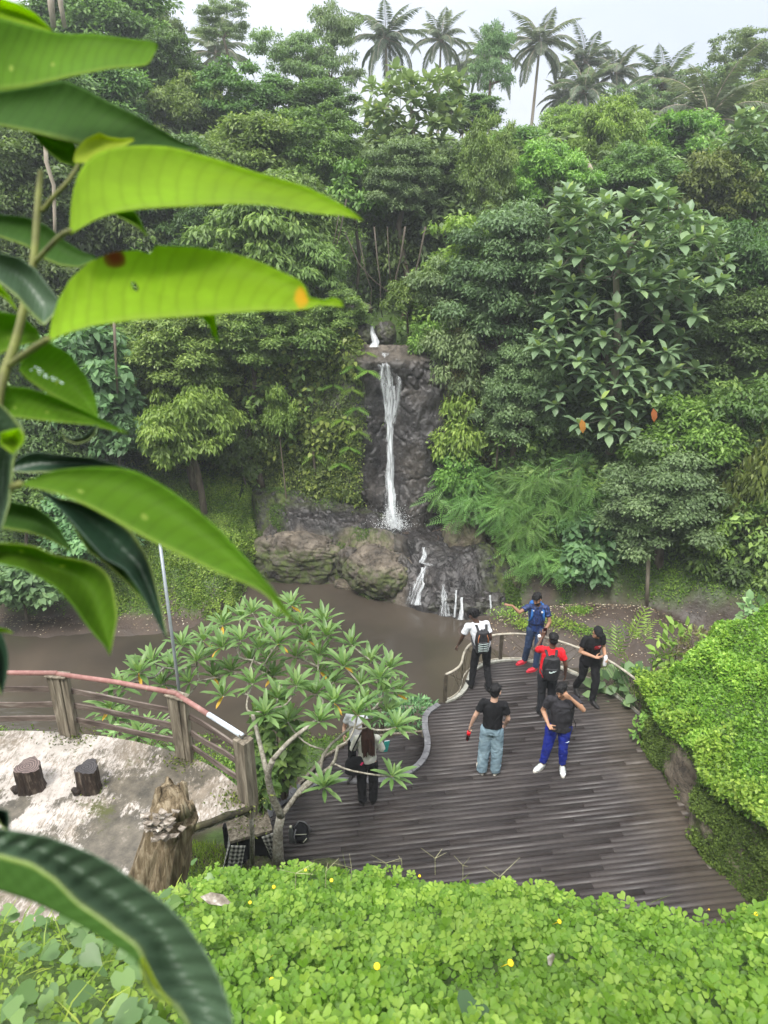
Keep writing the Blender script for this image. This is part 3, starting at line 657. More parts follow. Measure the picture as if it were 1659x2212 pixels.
# ------------------------------------------------------------------ tree crowns (shared meshes, real leaves)
def limbs(mb, centers, hub, r0, n=6, wob=.12):
    nodes = [(Vector(hub), r0)]
    for c in sorted(centers, key=lambda q: (Vector(q)-Vector(hub)).length):
        c = Vector(c); b = min(nodes, key=lambda q: (q[0]-c).length+.25*(q[0]-Vector(hub)).length)
        p0, r = b; L = (c-p0).length
        if L < .05: continue
        pts = [p0]; rr = [r*.62]
        for k in (.33, .66, 1):
            q = p0.lerp(c, k)+Vector([(random.random()-.5)*wob*L for _ in range(3)])*(k < 1); q.z -= .06*L*math.sin(k*math.pi)*-1
            pts.append(q); rr.append(max(r*.62*(1-.55*k), .008)); nodes.append((q, rr[-1]))
        mb.tube(pts, rr, n, cap=False)
CR = {}
def crown(kind, seed, mat, L, W, ncl, clr, per, droop=.3, tpl='simple', rad=(2, 2, 1.6), shell=.38, flat=.8, trunkmat='bark', trunk_r=.16, lean=0, sparse=False):
    global RNG
    RNG = np.random.default_rng(seed); random.seed(seed)
    d = rdir(ncl*3); d = d[d[:, 2] > -.75][:ncl]
    rr = shell+(1-shell)*RNG.random(len(d))**.6
    wob = 1+.55*fbm(d*1.5+seed, 3, seed)
    C = d*(rr*wob)[:, None]*np.array(rad)
    lv = LV()
    cr = clr*(.5+1.0*RNG.random(len(C)))
    idx = np.repeat(np.arange(len(C)), (per*(cr/clr)**2).astype(int))
    n = len(idx)
    q = rdir(n); q[:, 2] = np.abs(q[:, 2])*1.0-.15
    rad_ = (RNG.random(n)**.45)
    P = C[idx]+q*np.array([1, 1, flat])*(cr[idx]*rad_)[:, None]
    P = P+.15*RNG.normal(size=(n, 3))*clr
    outw = q.copy(); outw[:, 2] = 0; outw = vkill(outw)
    dirv = outw+RNG.normal(size=(n, 3))*.65; dirv[:, 2] -= droop*(1+.6*RNG.random(n))
    nr = q*.6+np.array([0, 0, 1.0])+RNG.normal(size=(n, 3))*.38
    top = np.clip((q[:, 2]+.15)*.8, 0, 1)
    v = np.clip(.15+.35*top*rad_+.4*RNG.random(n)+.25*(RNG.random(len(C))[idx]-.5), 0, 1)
    s = .7+.6*RNG.random(n)
    lv.leaves(P, dirv, nr, L*s, W*s, tpl, v)
    cm = lv.mesh('crown', mat)
    mb = MB(); hub = (0, 0, -rad[2]*.55)
    pts = [(.25*math.sin(z*.8)+lean*(-z-rad[2]*.5)*.0, .2*math.cos(z*.6)-.2, z) for z in np.linspace(-9, -rad[2]*.55, 9)]
    pts[-1] = hub
    mb.tube(pts, [trunk_r*(1.25-.35*i/8) for i in range(9)], 8, rough=.15)
    k = RNG.permutation(len(C))[:26 if not sparse else 60]
    limbs(mb, C[k], hub, trunk_r*.9)
    tm = bpy.data.meshes.new('trunk'); tm.from_pydata([tuple(v_) for v_ in mb.V], [], mb.q); tm.materials.append(M[trunkmat])
    tm.polygons.foreach_set('use_smooth', [True]*len(tm.polygons)); tm.update()
    CR[kind] = (cm, tm, rad)
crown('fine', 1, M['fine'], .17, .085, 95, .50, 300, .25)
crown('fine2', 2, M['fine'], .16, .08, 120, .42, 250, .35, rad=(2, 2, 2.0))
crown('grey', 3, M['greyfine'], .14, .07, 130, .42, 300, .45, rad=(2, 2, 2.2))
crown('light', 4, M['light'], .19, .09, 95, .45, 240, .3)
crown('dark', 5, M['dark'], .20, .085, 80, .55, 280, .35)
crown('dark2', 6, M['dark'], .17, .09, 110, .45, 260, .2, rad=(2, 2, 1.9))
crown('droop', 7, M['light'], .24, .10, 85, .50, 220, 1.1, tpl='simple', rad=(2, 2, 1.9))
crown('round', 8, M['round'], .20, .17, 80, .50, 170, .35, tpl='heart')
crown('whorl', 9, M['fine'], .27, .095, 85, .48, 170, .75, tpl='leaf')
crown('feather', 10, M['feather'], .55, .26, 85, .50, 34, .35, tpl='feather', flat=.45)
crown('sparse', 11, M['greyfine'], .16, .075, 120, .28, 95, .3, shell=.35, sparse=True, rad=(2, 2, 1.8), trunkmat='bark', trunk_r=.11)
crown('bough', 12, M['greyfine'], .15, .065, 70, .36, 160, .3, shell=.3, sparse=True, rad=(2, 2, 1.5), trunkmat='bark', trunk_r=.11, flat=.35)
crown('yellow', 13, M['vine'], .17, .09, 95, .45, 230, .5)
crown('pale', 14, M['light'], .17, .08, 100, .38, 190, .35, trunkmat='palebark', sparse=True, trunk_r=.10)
SM = (1, 1, .9)
crown('s_fine', 21, M['fine'], .15, .075, 34, .34, 150, .3, rad=SM, trunk_r=.05)
crown('s_grey', 22, M['greyfine'], .13, .06, 40, .30, 150, .45, rad=SM, trunk_r=.05)
crown('s_light', 23, M['light'], .16, .08, 32, .34, 120, .5, rad=SM, trunk_r=.05)
crown('s_dark', 24, M['dark'], .17, .08, 32, .36, 140, .35, rad=SM, trunk_r=.05)
crown('s_dark2', 25, M['dark'], .15, .085, 36, .32, 140, .2, rad=SM, trunk_r=.05)
crown('s_round', 26, M['round'], .17, .15, 30, .36, 85, .35, tpl='heart', rad=SM, trunk_r=.05)
crown('s_feather', 27, M['feather'], .50, .24, 30, .36, 20, .4, tpl='feather', rad=SM, trunk_r=.05)
crown('s_yellow', 28, M['vine'], .15, .08, 34, .34, 120, .6, rad=SM, trunk_r=.05)
crown('s_pale', 29, M['light'], .15, .08, 26, .28, 100, .5, rad=SM, trunk_r=.04, trunkmat='palebark')
crown('s_droop', 30, M['light'], .20, .085, 32, .36, 100, 1.1, rad=SM, trunk_r=.05)
def place(kind, cxp, cyp, wpx, hpx, y, label, cat='tree', name='broadleaf_tree', group=None, rz=None, mat=None):
    """crown centre and size as seen, at forward distance y"""
    c = PY(cxp, cyp, y); t = (c-Vector((0, 0, CAMZ))).length
    if wpx/2/FPX*t < 1.35 and 's_'+kind in CR: kind = 's_'+kind
    cm, tm, rad = CR[kind]
    dd = math.sqrt(1+((cxp-829.5)/FPX)**2+((cyp-1106)/FPX)**2); t = t/dd*1.0
    sx = wpx/2/FPX*t*1.0/rad[0]*.98; sz = hpx/2/FPX*t/rad[2]*.98
    g = float(ground_z(np.array(c.x), np.array(c.y)))
    root = empty(name, (c.x, c.y, min(g, c.z)-.05), random.random()*6.28 if rz is None else rz, label, cat, group)
    s = (sx, sx, sz)
    for nm, me in (('crown', cm), ('trunk', tm)):
        o = obj(nm, me, root); o.location = (0, 0, c.z-root.location.z); o.scale = s if nm == 'crown' else (sx, sx, max(sz, sx*.8))
        if mat and nm == 'crown': o.material_slots[0].link = 'OBJECT'; o.material_slots[0].material = mat
    return root
random.seed(21)
T = [
 # skyline row
 ('fine', 215, 80, 260, 200, 37, 'big leafy tree at the top left with fine pale green crown'),
 ('dark', 340, 80, 100, 140, 40, 'dark tree whose crown meets the sky left of the sparse tree'),
 ('dark2', 365, 175, 150, 160, 34, 'dark large leaved crown just under the skyline at upper left'),
 ('bough', 480, 50, 120, 100, 42, 'thin sparse tree standing in front of the leftmost palm'),
 ('bough', 640, 150, 200, 170, 38, 'wide airy tree with bare limbs showing against the sky'),
 ('bough', 715, 110, 150, 210, 40, 'tall airy tree with see-through crown left of the first full palm'),
 ('bough', 1062, 130, 105, 170, 42, 'sparse light green tree between the tall palms'),
 ('sparse', 1385, 240, 140, 110, 42, 'thin crowned tree below the small palms at upper right'),
 ('sparse', 1570, 205, 200, 120, 44, 'airy hazy tree on the right skyline'),
 ('fine', 1650, 240, 150, 150, 42, 'hazy fine leaved tree at the right edge of the skyline'),
 ('sparse', 1600, 120, 150, 110, 46, 'wispy treetop reaching highest at the far right'),
 ('dark2', 1010, 250, 150, 80, 38, 'flat crowned dark green tree in front of the palm trunks'),
 # upper slope
 ('fine2', 60, 250, 260, 260, 28, 'dense tree high on the left edge behind the shrub leaves'),
 ('fine', 210, 260, 220, 190, 31, 'mid green tree on the upper left slope'),
 ('yellow', 400, 245, 170, 160, 32, 'yellow green tree under the sparse tree'),
 ('fine2', 520, 250, 200, 170, 33, 'rounded mid green tree below the leftmost palm'),
 ('dark2', 680, 245, 170, 120, 33, 'compact dark crown below the airy trees'),
 ('dark', 395, 380, 220, 180, 27, 'dark bushy tree above the leaf tip at upper left'),
 ('fine', 545, 360, 230, 180, 28, 'dense rounded tree in the middle of the upper left slope'),
 ('fine2', 690, 350, 200, 190, 28, 'dense tree left of the large leaved tree'),
 ('fine', 640, 470, 220, 170, 25.5, 'dark green tree above the gully on the left'),
 ('light', 765, 420, 150, 150, 27, 'light green tree just left of the gully'),
 ('grey', 870, 400, 170, 170, 27, 'grey green tree under the large leaved tree'),
 ('dark2', 960, 440, 180, 200, 28.5, 'dark viny tree above the gully'),
 ('dark', 855, 530, 140, 160, 27.5, 'dark shaded tree at the back of the gully'),
 ('fine2', 1055, 400, 110, 240, 26.5, 'viny column of drooping leaves above the right side of the gully'),
 ('fine', 1110, 350, 170, 120, 33, 'soft green tree right of the large leaved tree'),
 ('pale', 1180, 400, 200, 180, 28, 'loose light green tree on the upper right slope'),
 ('pale', 1225, 290, 120, 120, 36, 'light viny tree on the skyline under the leaning palm'),
 ('pale', 1320, 310, 150, 190, 32, 'pale trunked light tree on the upper right slope'),
 ('light', 1450, 330, 200, 160, 33, 'soft light green tree under the big low palm'),
 ('fine2', 1370, 420, 200, 170, 28, 'mid green tree above the big leaved tree'),
 ('yellow', 1530, 420, 200, 180, 27, 'yellowish green tree high on the right slope'),
 ('fine', 1640, 400, 170, 190, 27, 'shaggy tree at the upper right edge'),
 ('dark', 1080, 500, 160, 150, 25.5, 'shaded crown behind the grey green tree'),
 # middle
 ('whorl', 560, 520, 250, 180, 23.6, 'tree with bright drooping leaf whorls above the dotted leaf tip'),
 ('whorl', 675, 590, 150, 140, 23.2, 'smaller tree with bright leaf whorls beside the gully'),
 ('dark2', 440, 560, 170, 200, 25.5, 'dark shaded tree left of the bright whorled tree'),
 ('dark', 280, 480, 240, 220, 26.5, 'dark tree behind the shrub leaves at left'),
 ('dark2', 90, 420, 240, 260, 25, 'shaded tree with a pale bent trunk beside it at the left edge'),
 ('dark', 60, 620, 240, 240, 24, 'dark undergrowth tree at the middle of the left edge'),
 ('light', 1000, 550, 150, 170, 23.5, 'yellow green crown above the dry slope right of the fall'),
 ('grey', 1095, 620, 260, 300, 22.4, 'large fine grey green tree right of the waterfall'),
 ('grey', 1130, 860, 190, 240, 21.3, 'lower fine leaved grey green tree with slim grey trunk'),
 ('dark', 1280, 620, 190, 260, 23.0, 'dark tree behind the left part of the big leaved tree'),
 ('dark2', 1450, 620, 200, 260, 23, 'dark tree behind the right part of the big leaved tree'),
 ('dark', 1600, 570, 200, 200, 22.5, 'dark tree at the right edge above the shaggy vines'),
 ('dark2', 1590, 730, 210, 190, 21.5, 'very dark green tree right of the big leaved tree'),
 ('dark2', 1340, 900, 260, 180, 21.5, 'shaded tree below the big leaved tree'),
 ('light', 1500, 960, 250, 210, 19.0, 'bright green tree in front of the big leaved tree'),
 ('yellow', 1610, 900, 170, 170, 19.0, 'yellow green bush high at the right edge'),
 ('grey', 1430, 1080, 250, 230, 18.0, 'grey green tree with a slim pale trunk on the mud bank'),
 ('yellow', 1630, 1080, 130, 300, 17.6, 'shaggy vine covered bush at the right edge'),
 ('pale', 1535, 1155, 140, 170, 17.6, 'small yellow green sapling right of the slim pale trunk'),
 ('feather', 1165, 1105, 240, 190, 19.8, 'large ferny bush right of the lower cascades'),
 ('feather', 1040, 1075, 160, 120, 20.4, 'ferny bush beside the foot of the waterfall'),
 ('feather', 1240, 1060, 170, 150, 20, 'dark ferny bush behind the larger one'),
 ('feather', 1165, 1190, 130, 100, 19.0, 'low ferny bush above the mossy boulder'),
 ('round', 1265, 1185, 150, 150, 18.8, 'round leaved bush between the ferny bush and the slim trunk'),
 ('dark', 1350, 1170, 160, 160, 18.9, 'dark bush behind the slim pale trunk'),
 ('dark2', 1580, 1230, 150, 150, 17.4, 'dark leafy bush at the right end of the mud bank'),
 ('fine', 1650, 1250, 110, 150, 16.8, 'leafy bush at the right edge above the green mound'),
 ('light', 990, 930, 110, 190, 21.2, 'light green bush on the earth slope right of the fall'),
 ('light', 990, 1020, 110, 110, 20.9, 'small leafy bush at the right foot of the cliff'),
 ('grey', 985, 790, 130, 190, 21.6, 'grey green shrub covering the brink right of the waterfall top'),
 ('light', 925, 735, 80, 90, 22.2, 'small sunlit shrub on the right lip of the waterfall'),
 ('fine2', 720, 690, 130, 120, 22.6, 'leafy bush on the left brink of the gully'),
 ('yellow', 690, 745, 110, 80, 21.9, 'dry yellowish bush on the left lip of the waterfall'),
 ('yellow', 880, 650, 90, 90, 23.2, 'sunlit shrub on top of the cliff right of the gully'),
 ('grey', 950, 640, 130, 130, 23.0, 'grey green shrub on the right brink of the gully'),
 # left of the fall
 ('fine2', 400, 760, 220, 190, 21.3, 'dense dark green tree leaning out over the left bank'),
 ('fine2', 540, 730, 180, 160, 21.8, 'dense bush on the cliff top left of the fall'),
 ('round', 190, 820, 180, 210, 20.5, 'bluish round leaved tree behind the left shrub'),
 ('round', 250, 920, 120, 150, 20.3, 'round leaved bush beside the drooping light bush'),
 ('droop', 405, 915, 200, 200, 20.1, 'drooping light green bush above the grassy bank'),
 ('dark', 120, 950, 200, 180, 20.5, 'dark bush on the left bank below the round leaved tree'),
 ('dark2', 250, 985, 110, 80, 22.6, 'dark undergrowth at the back of the grassy bank'),
 ('fine', 520, 975, 90, 130, 21.6, 'leafy bush against the foot of the cliff'),
 ('light', 600, 890, 65, 130, 21.3, 'bright heart leaved climber column on the cliff'),
 ('fine', 50, 1080, 170, 160, 18.8, 'leafy bush on the left bank'),
 ('round', 190, 1130, 200, 170, 18.2, 'round leaved bush behind the drooping dark leaf'),
 ('round', 45, 1265, 150, 130, 16.9, 'round leaved bush hanging over the dark mud at left'),
]
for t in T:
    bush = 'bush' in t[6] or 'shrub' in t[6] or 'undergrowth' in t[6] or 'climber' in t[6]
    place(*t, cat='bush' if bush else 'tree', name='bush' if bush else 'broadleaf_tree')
# ------------------------------------------------------------------ pale and grey trunks that show by themselves
def bare_trunk(pts, r, label, mat='palebark'):
    mb = MB(); mb.tube(pts, [r*(1.2-.4*i/(len(pts)-1)) for i in range(len(pts))], 10, rough=.12)
    mb.build('tree_trunk', M[mat], None, True, label, 'tree trunk')
def pyl(lst, y): return [PY(a, b, y) for a, b in lst]
bare_trunk(pyl([(98, 300), (100, 350), (116, 400), (118, 470), (119, 560)], 19), .045, 'pale bent bare trunk behind the shrub leaves')
bare_trunk(pyl([(108, -40), (110, 10), (116, 60)], 30), .12, 'left of two pale straight trunks at the top left corner')
bare_trunk(pyl([(128, -40), (131, 10), (140, 60)], 30), .09, 'right of two pale straight trunks at the top left corner')
bare_trunk(pyl([(246, 690), (250, 770), (254, 850)], 19.6), .035, 'thin brown stem left of the drooping bush', 'bark')
bare_trunk(pyl([(1404, 1110), (1402, 1180), (1399, 1250), (1397, 1312)], 17.25), .055, 'slim pale trunk rising from the mossy edge of the mud bank')
bare_trunk(pyl([(1490, 1120), (1475, 1180), (1462, 1240)], 18.0), .035, 'thin leaning grey stem in the shade of the right bank', 'palebark')
bare_trunk(pyl([(1077, 860), (1072, 930), (1075, 970), (1071, 1025)], 21.0), .036, 'slim grey trunk below the fine grey green tree', 'bark')
bare_trunk(pyl([(1265, 345), (1285, 380), (1293, 420)], 29), .07, 'pale forked trunk high on the right slope')
bare_trunk(pyl([(1305, 720), (1308, 820), (1310, 900), (1312, 960)], 21.5), .10, 'dark trunk under the big leaved tree', 'bark')
for i, (a, b) in enumerate([((722, 520), (712, 640)), ((735, 500), (700, 600)), ((865, 560), (860, 640)), ((840, 560), (838, 650)), ((815, 560), (822, 660)), ((905, 560), (880, 660)), ((790, 590), (800, 660)), ((775, 570), (850, 640))]):
    lab = ['pale stem left of the gully', 'forked pale stem left of the gully, leaning right', 'upright trunk on the right side of the gully', 'grey trunk in the middle of the gully', 'thin trunk near the centre of the gully', 'leaning stem at the right side of the gully', 'thin dark stem at the left of the gully', 'long stem slanting across the gully'][i]
    y = 23.6+.35*(i % 4); mid = ((a[0]+b[0])/2+random.uniform(-8, 8), (a[1]+b[1])/2)
    bare_trunk([PY(2*a[0]-mid[0], a[1]-70, y+.3), PY(*a, y), PY(*mid, y), PY(*b, y), PY(b[0]+4, b[1]+25, y)], .014+.007*(i % 3), lab, 'darkbark')
# ------------------------------------------------------------------ coconut palms
def palm_meshes(seed):
    global RNG
    RNG = np.random.default_rng(seed); random.seed(seed); lv = LV(); rb = MB()
    nf = 21
    for f in range(nf):
        az = f*2.39996+random.uniform(-.25, .25); el = R(82-105*(f/nf)**1.1+random.uniform(-7, 7)); L = random.uniform(3.3, 4.2)
        k = 34; P = [Vector((0, 0, 0))]; e = el
        for i in range(k):
            e -= (.040 if f > 5 else .028)*(1+.6*i/k)*(1.0 if e > -1.35 else 0)
            P.append(P[-1]+Vector((math.cos(az)*math.cos(e), math.sin(az)*math.cos(e), math.sin(e)))*(L/k))
        rb.tube(P[::5]+[P[-1]], [.045, .035, .03, .025, .02, .015, .01, .006][:len(P[::5])+1], 4, cap=False)
        Pn = np.array([tuple(p) for p in P])
        u = np.linspace(.10, .99, 62); q = u*k; idx = q.astype(int).clip(0, k-1); fr = (q-idx)[:, None]
        base = Pn[idx]*(1-fr)+Pn[idx+1]*fr; tan = vkill(Pn[idx+1]-Pn[idx])
        side = vkill(np.cross(tan, np.array([0, 0, 1.0])+1e-3))
        for sg in (1, -1):
            ll = .80*np.sin(np.clip(u*.9+.16, 0, 1)*math.pi)**.7*(.85+.3*RNG.random(62))
            d = side*sg*.75+tan*.60+np.array([0, 0, -1])*(.28+.3*RNG.random(62))[:, None]
            lv.leaves(base, d, np.cross(tan, side)*-1+RNG.normal(size=(62, 3))*.2, ll, .055, 'simple', np.clip(.2+.5*RNG.random(62)+.2*(f < 5), 0, 1))
    cm = lv.mesh('crown', M['palm'])
    nu = MB()
    for i in range(9): a = random.random()*6.28; nu.ell((math.cos(a)*.28, math.sin(a)*.28, -.3+random.uniform(-.15, .1)), (.12, .12, .15), 8)
    def fin(mb, nm, mt):
        me = bpy.data.meshes.new(nm); me.from_pydata([tuple(v) for v in mb.V], [], mb.q); me.materials.append(mt); me.polygons.foreach_set('use_smooth', [True]*len(me.polygons)); me.update(); return me
    tr = MB(); tr.tube([(0, 0, 0), (.05, 0, -1), (.15, .05, -4), (.3, .1, -8), (.4, .1, -13)], [.09, .10, .12, .14, .18], 10, rough=.08)
    M['coconut'] = M.get('coconut') or mat_plain('coconut', (.12, .10, .04), .6)
    return cm, fin(rb, 'frond_ribs', M['palebark']), fin(nu, 'coconuts', M['coconut']), fin(tr, 'trunk', M['palebark'])
PM = [palm_meshes(71), palm_meshes(72)]
PALMS = [
 (833, 88, 55, .86, 0, 'tall coconut palm standing left of the others on the skyline'),
 (952, 88, 58, .74, 1, 'second coconut palm from the left of the full crowned ones'),
 (1166, 100, 55, .84, 0, 'tallest coconut palm in the middle of the skyline'),
 (1245, 138, 56, .78, 1, 'coconut palm leaning right beside the tallest one'),
 (1060, 130, 60, .85, 0, 'palm half hidden behind the sparse light green tree'),
 (1000, 150, 66, .55, 1, 'small distant palm between two tall palms'),
 (1330, 160, 56, .75, 0, 'small palm right of the leaning palm'),
 (1262, 200, 50, .75, 1, 'lower palm under the leaning palm'),
 (1432, 180, 50, .8, 0, 'hazy palm on the skyline at upper right'),
 (1530, 265, 37, .95, 1, 'big low palm with arching fronds at the right'),
 (1410, 260, 42, .7, 0, 'low palm left of the big low one'),
 (470, 120, 52, .85, 1, 'palm behind the sparse tree at the left'),
 (1590, 235, 44, .85, 0, 'hazy palm behind the big low one at the right'),
 (1215, 215, 58, .6, 1, 'faint distant palm low between trunks'),
]
for i, (px, py, y, s, k, lab) in enumerate(PALMS):
    c = PY(px, py, y); g = float(ground_z(np.array(c.x), np.array(c.y)))
    r = empty('coconut_palm', (c.x, c.y, min(g, c.z-3)), 0, lab, 'palm tree')
    if i == 3: r.rotation_euler = (0, R(5), 0)
    cm, rbm, num, trm = PM[k]; rz = i*1.3
    for nm, me in (('crown', cm), ('coconut_cluster', num), ('trunk', trm)):
        o = obj(nm, me, r); o.location = (0, 0, c.z-r.location.z); o.scale = (s, s, s); o.rotation_euler = (0, 0, rz)
        if nm == 'crown':
            q = obj('frond_ribs', rbm, o)
# ------------------------------------------------------------------ trees with big leaf rosettes
def rosette_leaves(lv, c, size, n=9, up=None, vtop=True):
    a = RNG.random()*6.28+np.arange(n)*2.39996
    el = np.linspace(1.1, -.55, n)+RNG.normal(size=n)*.12
    d = np.stack([np.cos(a)*np.cos(el), np.sin(a)*np.cos(el), np.sin(el)], 1)
    if up is not None: d = d+up*.45
    nrm = np.stack([-np.cos(a)*np.sin(el), -np.sin(a)*np.sin(el), np.cos(el)+.3], 1)
    s = size*(.85+.35*RNG.random(n)); s[:1] *= .65
    v = .15+.5*RNG.random(n); v[:1] = .93
    lv.leaves(np.repeat(c[None], n, 0), d, nrm, s, s*.56, 'leaf', v)
def bigleaf_tree(outline, y, depth, nros, size, label, seed, trunkpx):
    global RNG
    RNG = np.random.default_rng(seed); random.seed(seed)
    def inside(x, y_):
        c = False; j = len(outline)-1
        for i in range(len(outline)):
            xi, yi = outline[i]; xj, yj = outline[j]
            if (yi > y_) != (yj > y_) and x < (xj-xi)*(y_-yi)/(yj-yi)+xi: c = not c
            j = i
        return c
    xs_ = [p[0] for p in outline]; ys_ = [p[1] for p in outline]; pts = []; tries = 0
    while len(pts) < nros and tries < 20000:
        tries += 1
        a, b = random.uniform(min(xs_), max(xs_)), random.uniform(min(ys_), max(ys_))
        if not inside(a, b): continue
        yy = y+random.random()**1.3*depth
        p = PY(a, b, yy)
        if all((p-q).length > size*.62 for q in pts): pts.append(p)
    root = empty('large_leaved_tree', PY(trunkpx[0][0], trunkpx[0][1], y+depth*.6), 0, label, 'tree'); L0 = root.location
    lv = LV()
    ctr = sum(pts, Vector())/len(pts)
    for p in pts:
        up = np.array(tuple((p-ctr).normalized())); rosette_leaves(lv, np.array(tuple(p-L0)), size, 9, up*.5+np.array([0, -.4, .1]))
    obj('crown', lv.mesh('crown', M['big']), root)
    mb = MB(); tp = [PY(a, b, y+depth*.6)-L0 for a, b in trunkpx]
    mb.tube(tp, [.14-.07*i/(len(tp)-1) for i in range(len(tp))], 9, rough=.15)
    hubs = tp[1:]
    nodes = [(h, .06) for h in hubs]
    for p in sorted(pts, key=lambda q: min((q-L0-h).length for h in hubs)):
        p = p-L0; b = min(nodes, key=lambda q: (q[0]-p).length)
        m_ = b[0].lerp(p, .5)+Vector((random.uniform(-.1, .1), random.uniform(-.1, .1), -.08)); mb.tube([b[0], m_, p], [b[1]*.6, b[1]*.5, .012], 5, cap=False); nodes += [(m_, b[1]*.5), (p, max(.012, b[1]*.4))]
    mb.build('trunk', M['palebark'], root, True)
    return root, pts
bt, btp = bigleaf_tree([(1210, 420), (1260, 410), (1330, 440), (1420, 400), (1560, 500), (1570, 600), (1510, 660), (1520, 800), (1460, 860), (1430, 930), (1350, 970), (1230, 940), (1190, 880), (1150, 760), (1180, 640), (1190, 540)], 19.2, 2.2, 215, .44, 'large tree with big glossy leaf rosettes on the right slope', 5, [(1318, 980), (1322, 880), (1330, 780), (1335, 700), (1330, 600), (1370, 520)])
bigleaf_tree([(800, 175), (850, 150), (910, 170), (960, 150), (1010, 175), (1010, 260), (960, 280), (930, 370), (870, 390), (800, 340), (790, 250)], 27.5, 2.4, 110, .46, 'tree with big yellowish leaf rosettes above the gully', 6, [(905, 480), (903, 400), (895, 320), (890, 240)])
bigleaf_tree([(1590, 250), (1659, 230), (1700, 300), (1700, 430), (1600, 420), (1560, 350)], 26.5, 1.8, 34, .42, 'big leaved tree cut by the upper right edge', 8, [(1680, 520), (1670, 440), (1650, 360)])
bigleaf_tree([(1210, 430), (1240, 400), (1300, 440), (1310, 500), (1250, 520), (1200, 480)], 21.5, 1.0, 20, .38, 'small big leaved tree left of and above the largest one', 9, [(1260, 600), (1256, 540), (1255, 480)])
def single_leaf(px, py, y, L, label, mat):
    lv = LV(); lv.leaves(np.array([tuple(PY(px, py, y))]), np.array([[.2, -.25, -1.0]]), np.array([[0, -1, .3]]), np.array([L]), np.array([L*.5]), 'leaf', np.array([.5]))
    o = obj('withered_leaf', lv.mesh('withered_leaf', mat)); tag(o, label, 'leaf')
single_leaf(1256, 905, 18.7, .40, 'left of two orange withered leaves on the big leaved tree', M['orange'])
single_leaf(1411, 882, 18.7, .38, 'right of two orange withered leaves on the big leaved tree', M['orange'])
# ------------------------------------------------------------------ leaves scattered over surfaces (cannot be counted)
def scatter_surface(lv, P, Nn, mask, count, L, W, tpl='simple', off=.1, droop=.6, v0=.0, vr=1.0, spread=.04, clump=0):
    """P (h,w,3) grid, mask (h,w)"""
    a = P[:-1, :-1]; b = P[:-1, 1:]; c = P[1:, :-1]
    cr_ = np.cross(b-a, c-a); ar = np.linalg.norm(cr_, axis=-1)*mask[:-1, :-1]
    p = ar.ravel()/ar.sum(); idx = RNG.choice(len(p), count, p=p)
    r1, r2 = RNG.random(count)[:, None], RNG.random(count)[:, None]
    A, B, C_ = a.reshape(-1, 3)[idx], b.reshape(-1, 3)[idx], c.reshape(-1, 3)[idx]
    n = vkill(cr_.reshape(-1, 3)[idx]); n = n*np.sign(n @ np.array(Nn))[:, None]
    pos = A+(B-A)*r1+(C_-A)*r2
    bmp = off*RNG.random(count)
    if clump: bmp = bmp+np.clip(fbm(pos*clump, 3, 77), -.2, 1)*off*4
    pos = pos+n*bmp[:, None]
    d = rdir(count)+n*.35; d[:, 2] -= droop
    nr = n*1.0+np.array([0, 0, .7])+RNG.normal(size=(count, 3))*.45
    s = .6+.8*RNG.random(count)
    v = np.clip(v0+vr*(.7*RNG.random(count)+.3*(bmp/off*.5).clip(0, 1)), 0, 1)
    lv.leaves(pos, d, nr, L*s, W*s, tpl, v)
RNG = np.random.default_rng(5)
cov = np.clip((1-bare), 0, 1)
lm = sstep(-.2, -.9, CX)*cov
lv = LV()
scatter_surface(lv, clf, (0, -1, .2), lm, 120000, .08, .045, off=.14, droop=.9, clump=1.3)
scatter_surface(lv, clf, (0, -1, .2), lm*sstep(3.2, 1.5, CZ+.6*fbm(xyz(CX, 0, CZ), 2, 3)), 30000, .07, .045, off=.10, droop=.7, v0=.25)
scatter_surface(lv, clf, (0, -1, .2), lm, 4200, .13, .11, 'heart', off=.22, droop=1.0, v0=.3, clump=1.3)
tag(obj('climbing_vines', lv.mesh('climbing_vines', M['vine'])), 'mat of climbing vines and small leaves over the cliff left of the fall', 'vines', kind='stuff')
lv = LV(); rm = sstep(1.5, 2.1, CX)*cov
scatter_surface(lv, clf, (0, -1, .2), rm*sstep(.40, .52, noise3(xyz(CX*1.6, 0, CZ*1.4), 9)), 22000, .09, .035, off=.14, droop=1.2, clump=1.3)
tag(obj('dry_creepers', lv.mesh('dry_creepers', M['dry'])), 'dry brownish creepers on the earth slope right of the fall', 'creepers', kind='stuff')
# hanging ferns on the cliff
ferns = [(765, 790), (760, 840), (795, 800), (740, 905), (770, 880), (775, 930), (755, 965), (700, 900), (720, 830), (790, 760), (680, 980), (735, 1000), (640, 940)]
for i, (a, b) in enumerate(ferns):
    p = onface(a, b, .12); lv = LV(); k = 9; an = np.linspace(-1.4, 1.4, k)+RNG.normal(size=k)*.2
    d = np.stack([np.sin(an), -.7+0*an, np.cos(an)*.5-.35], 1); lv.leaves(np.zeros((k, 3)), d, np.tile([0, -.5, 1.0], (k, 1)), .42+.15*RNG.random(k), .20, 'feather', .4+.5*RNG.random(k))
    o = obj('fern', lv.mesh('fern', M['light']), None, p); tag(o, 'small green fern hanging from the vine covered cliff left of the fall', 'fern', 'ferns hanging on the cliff')
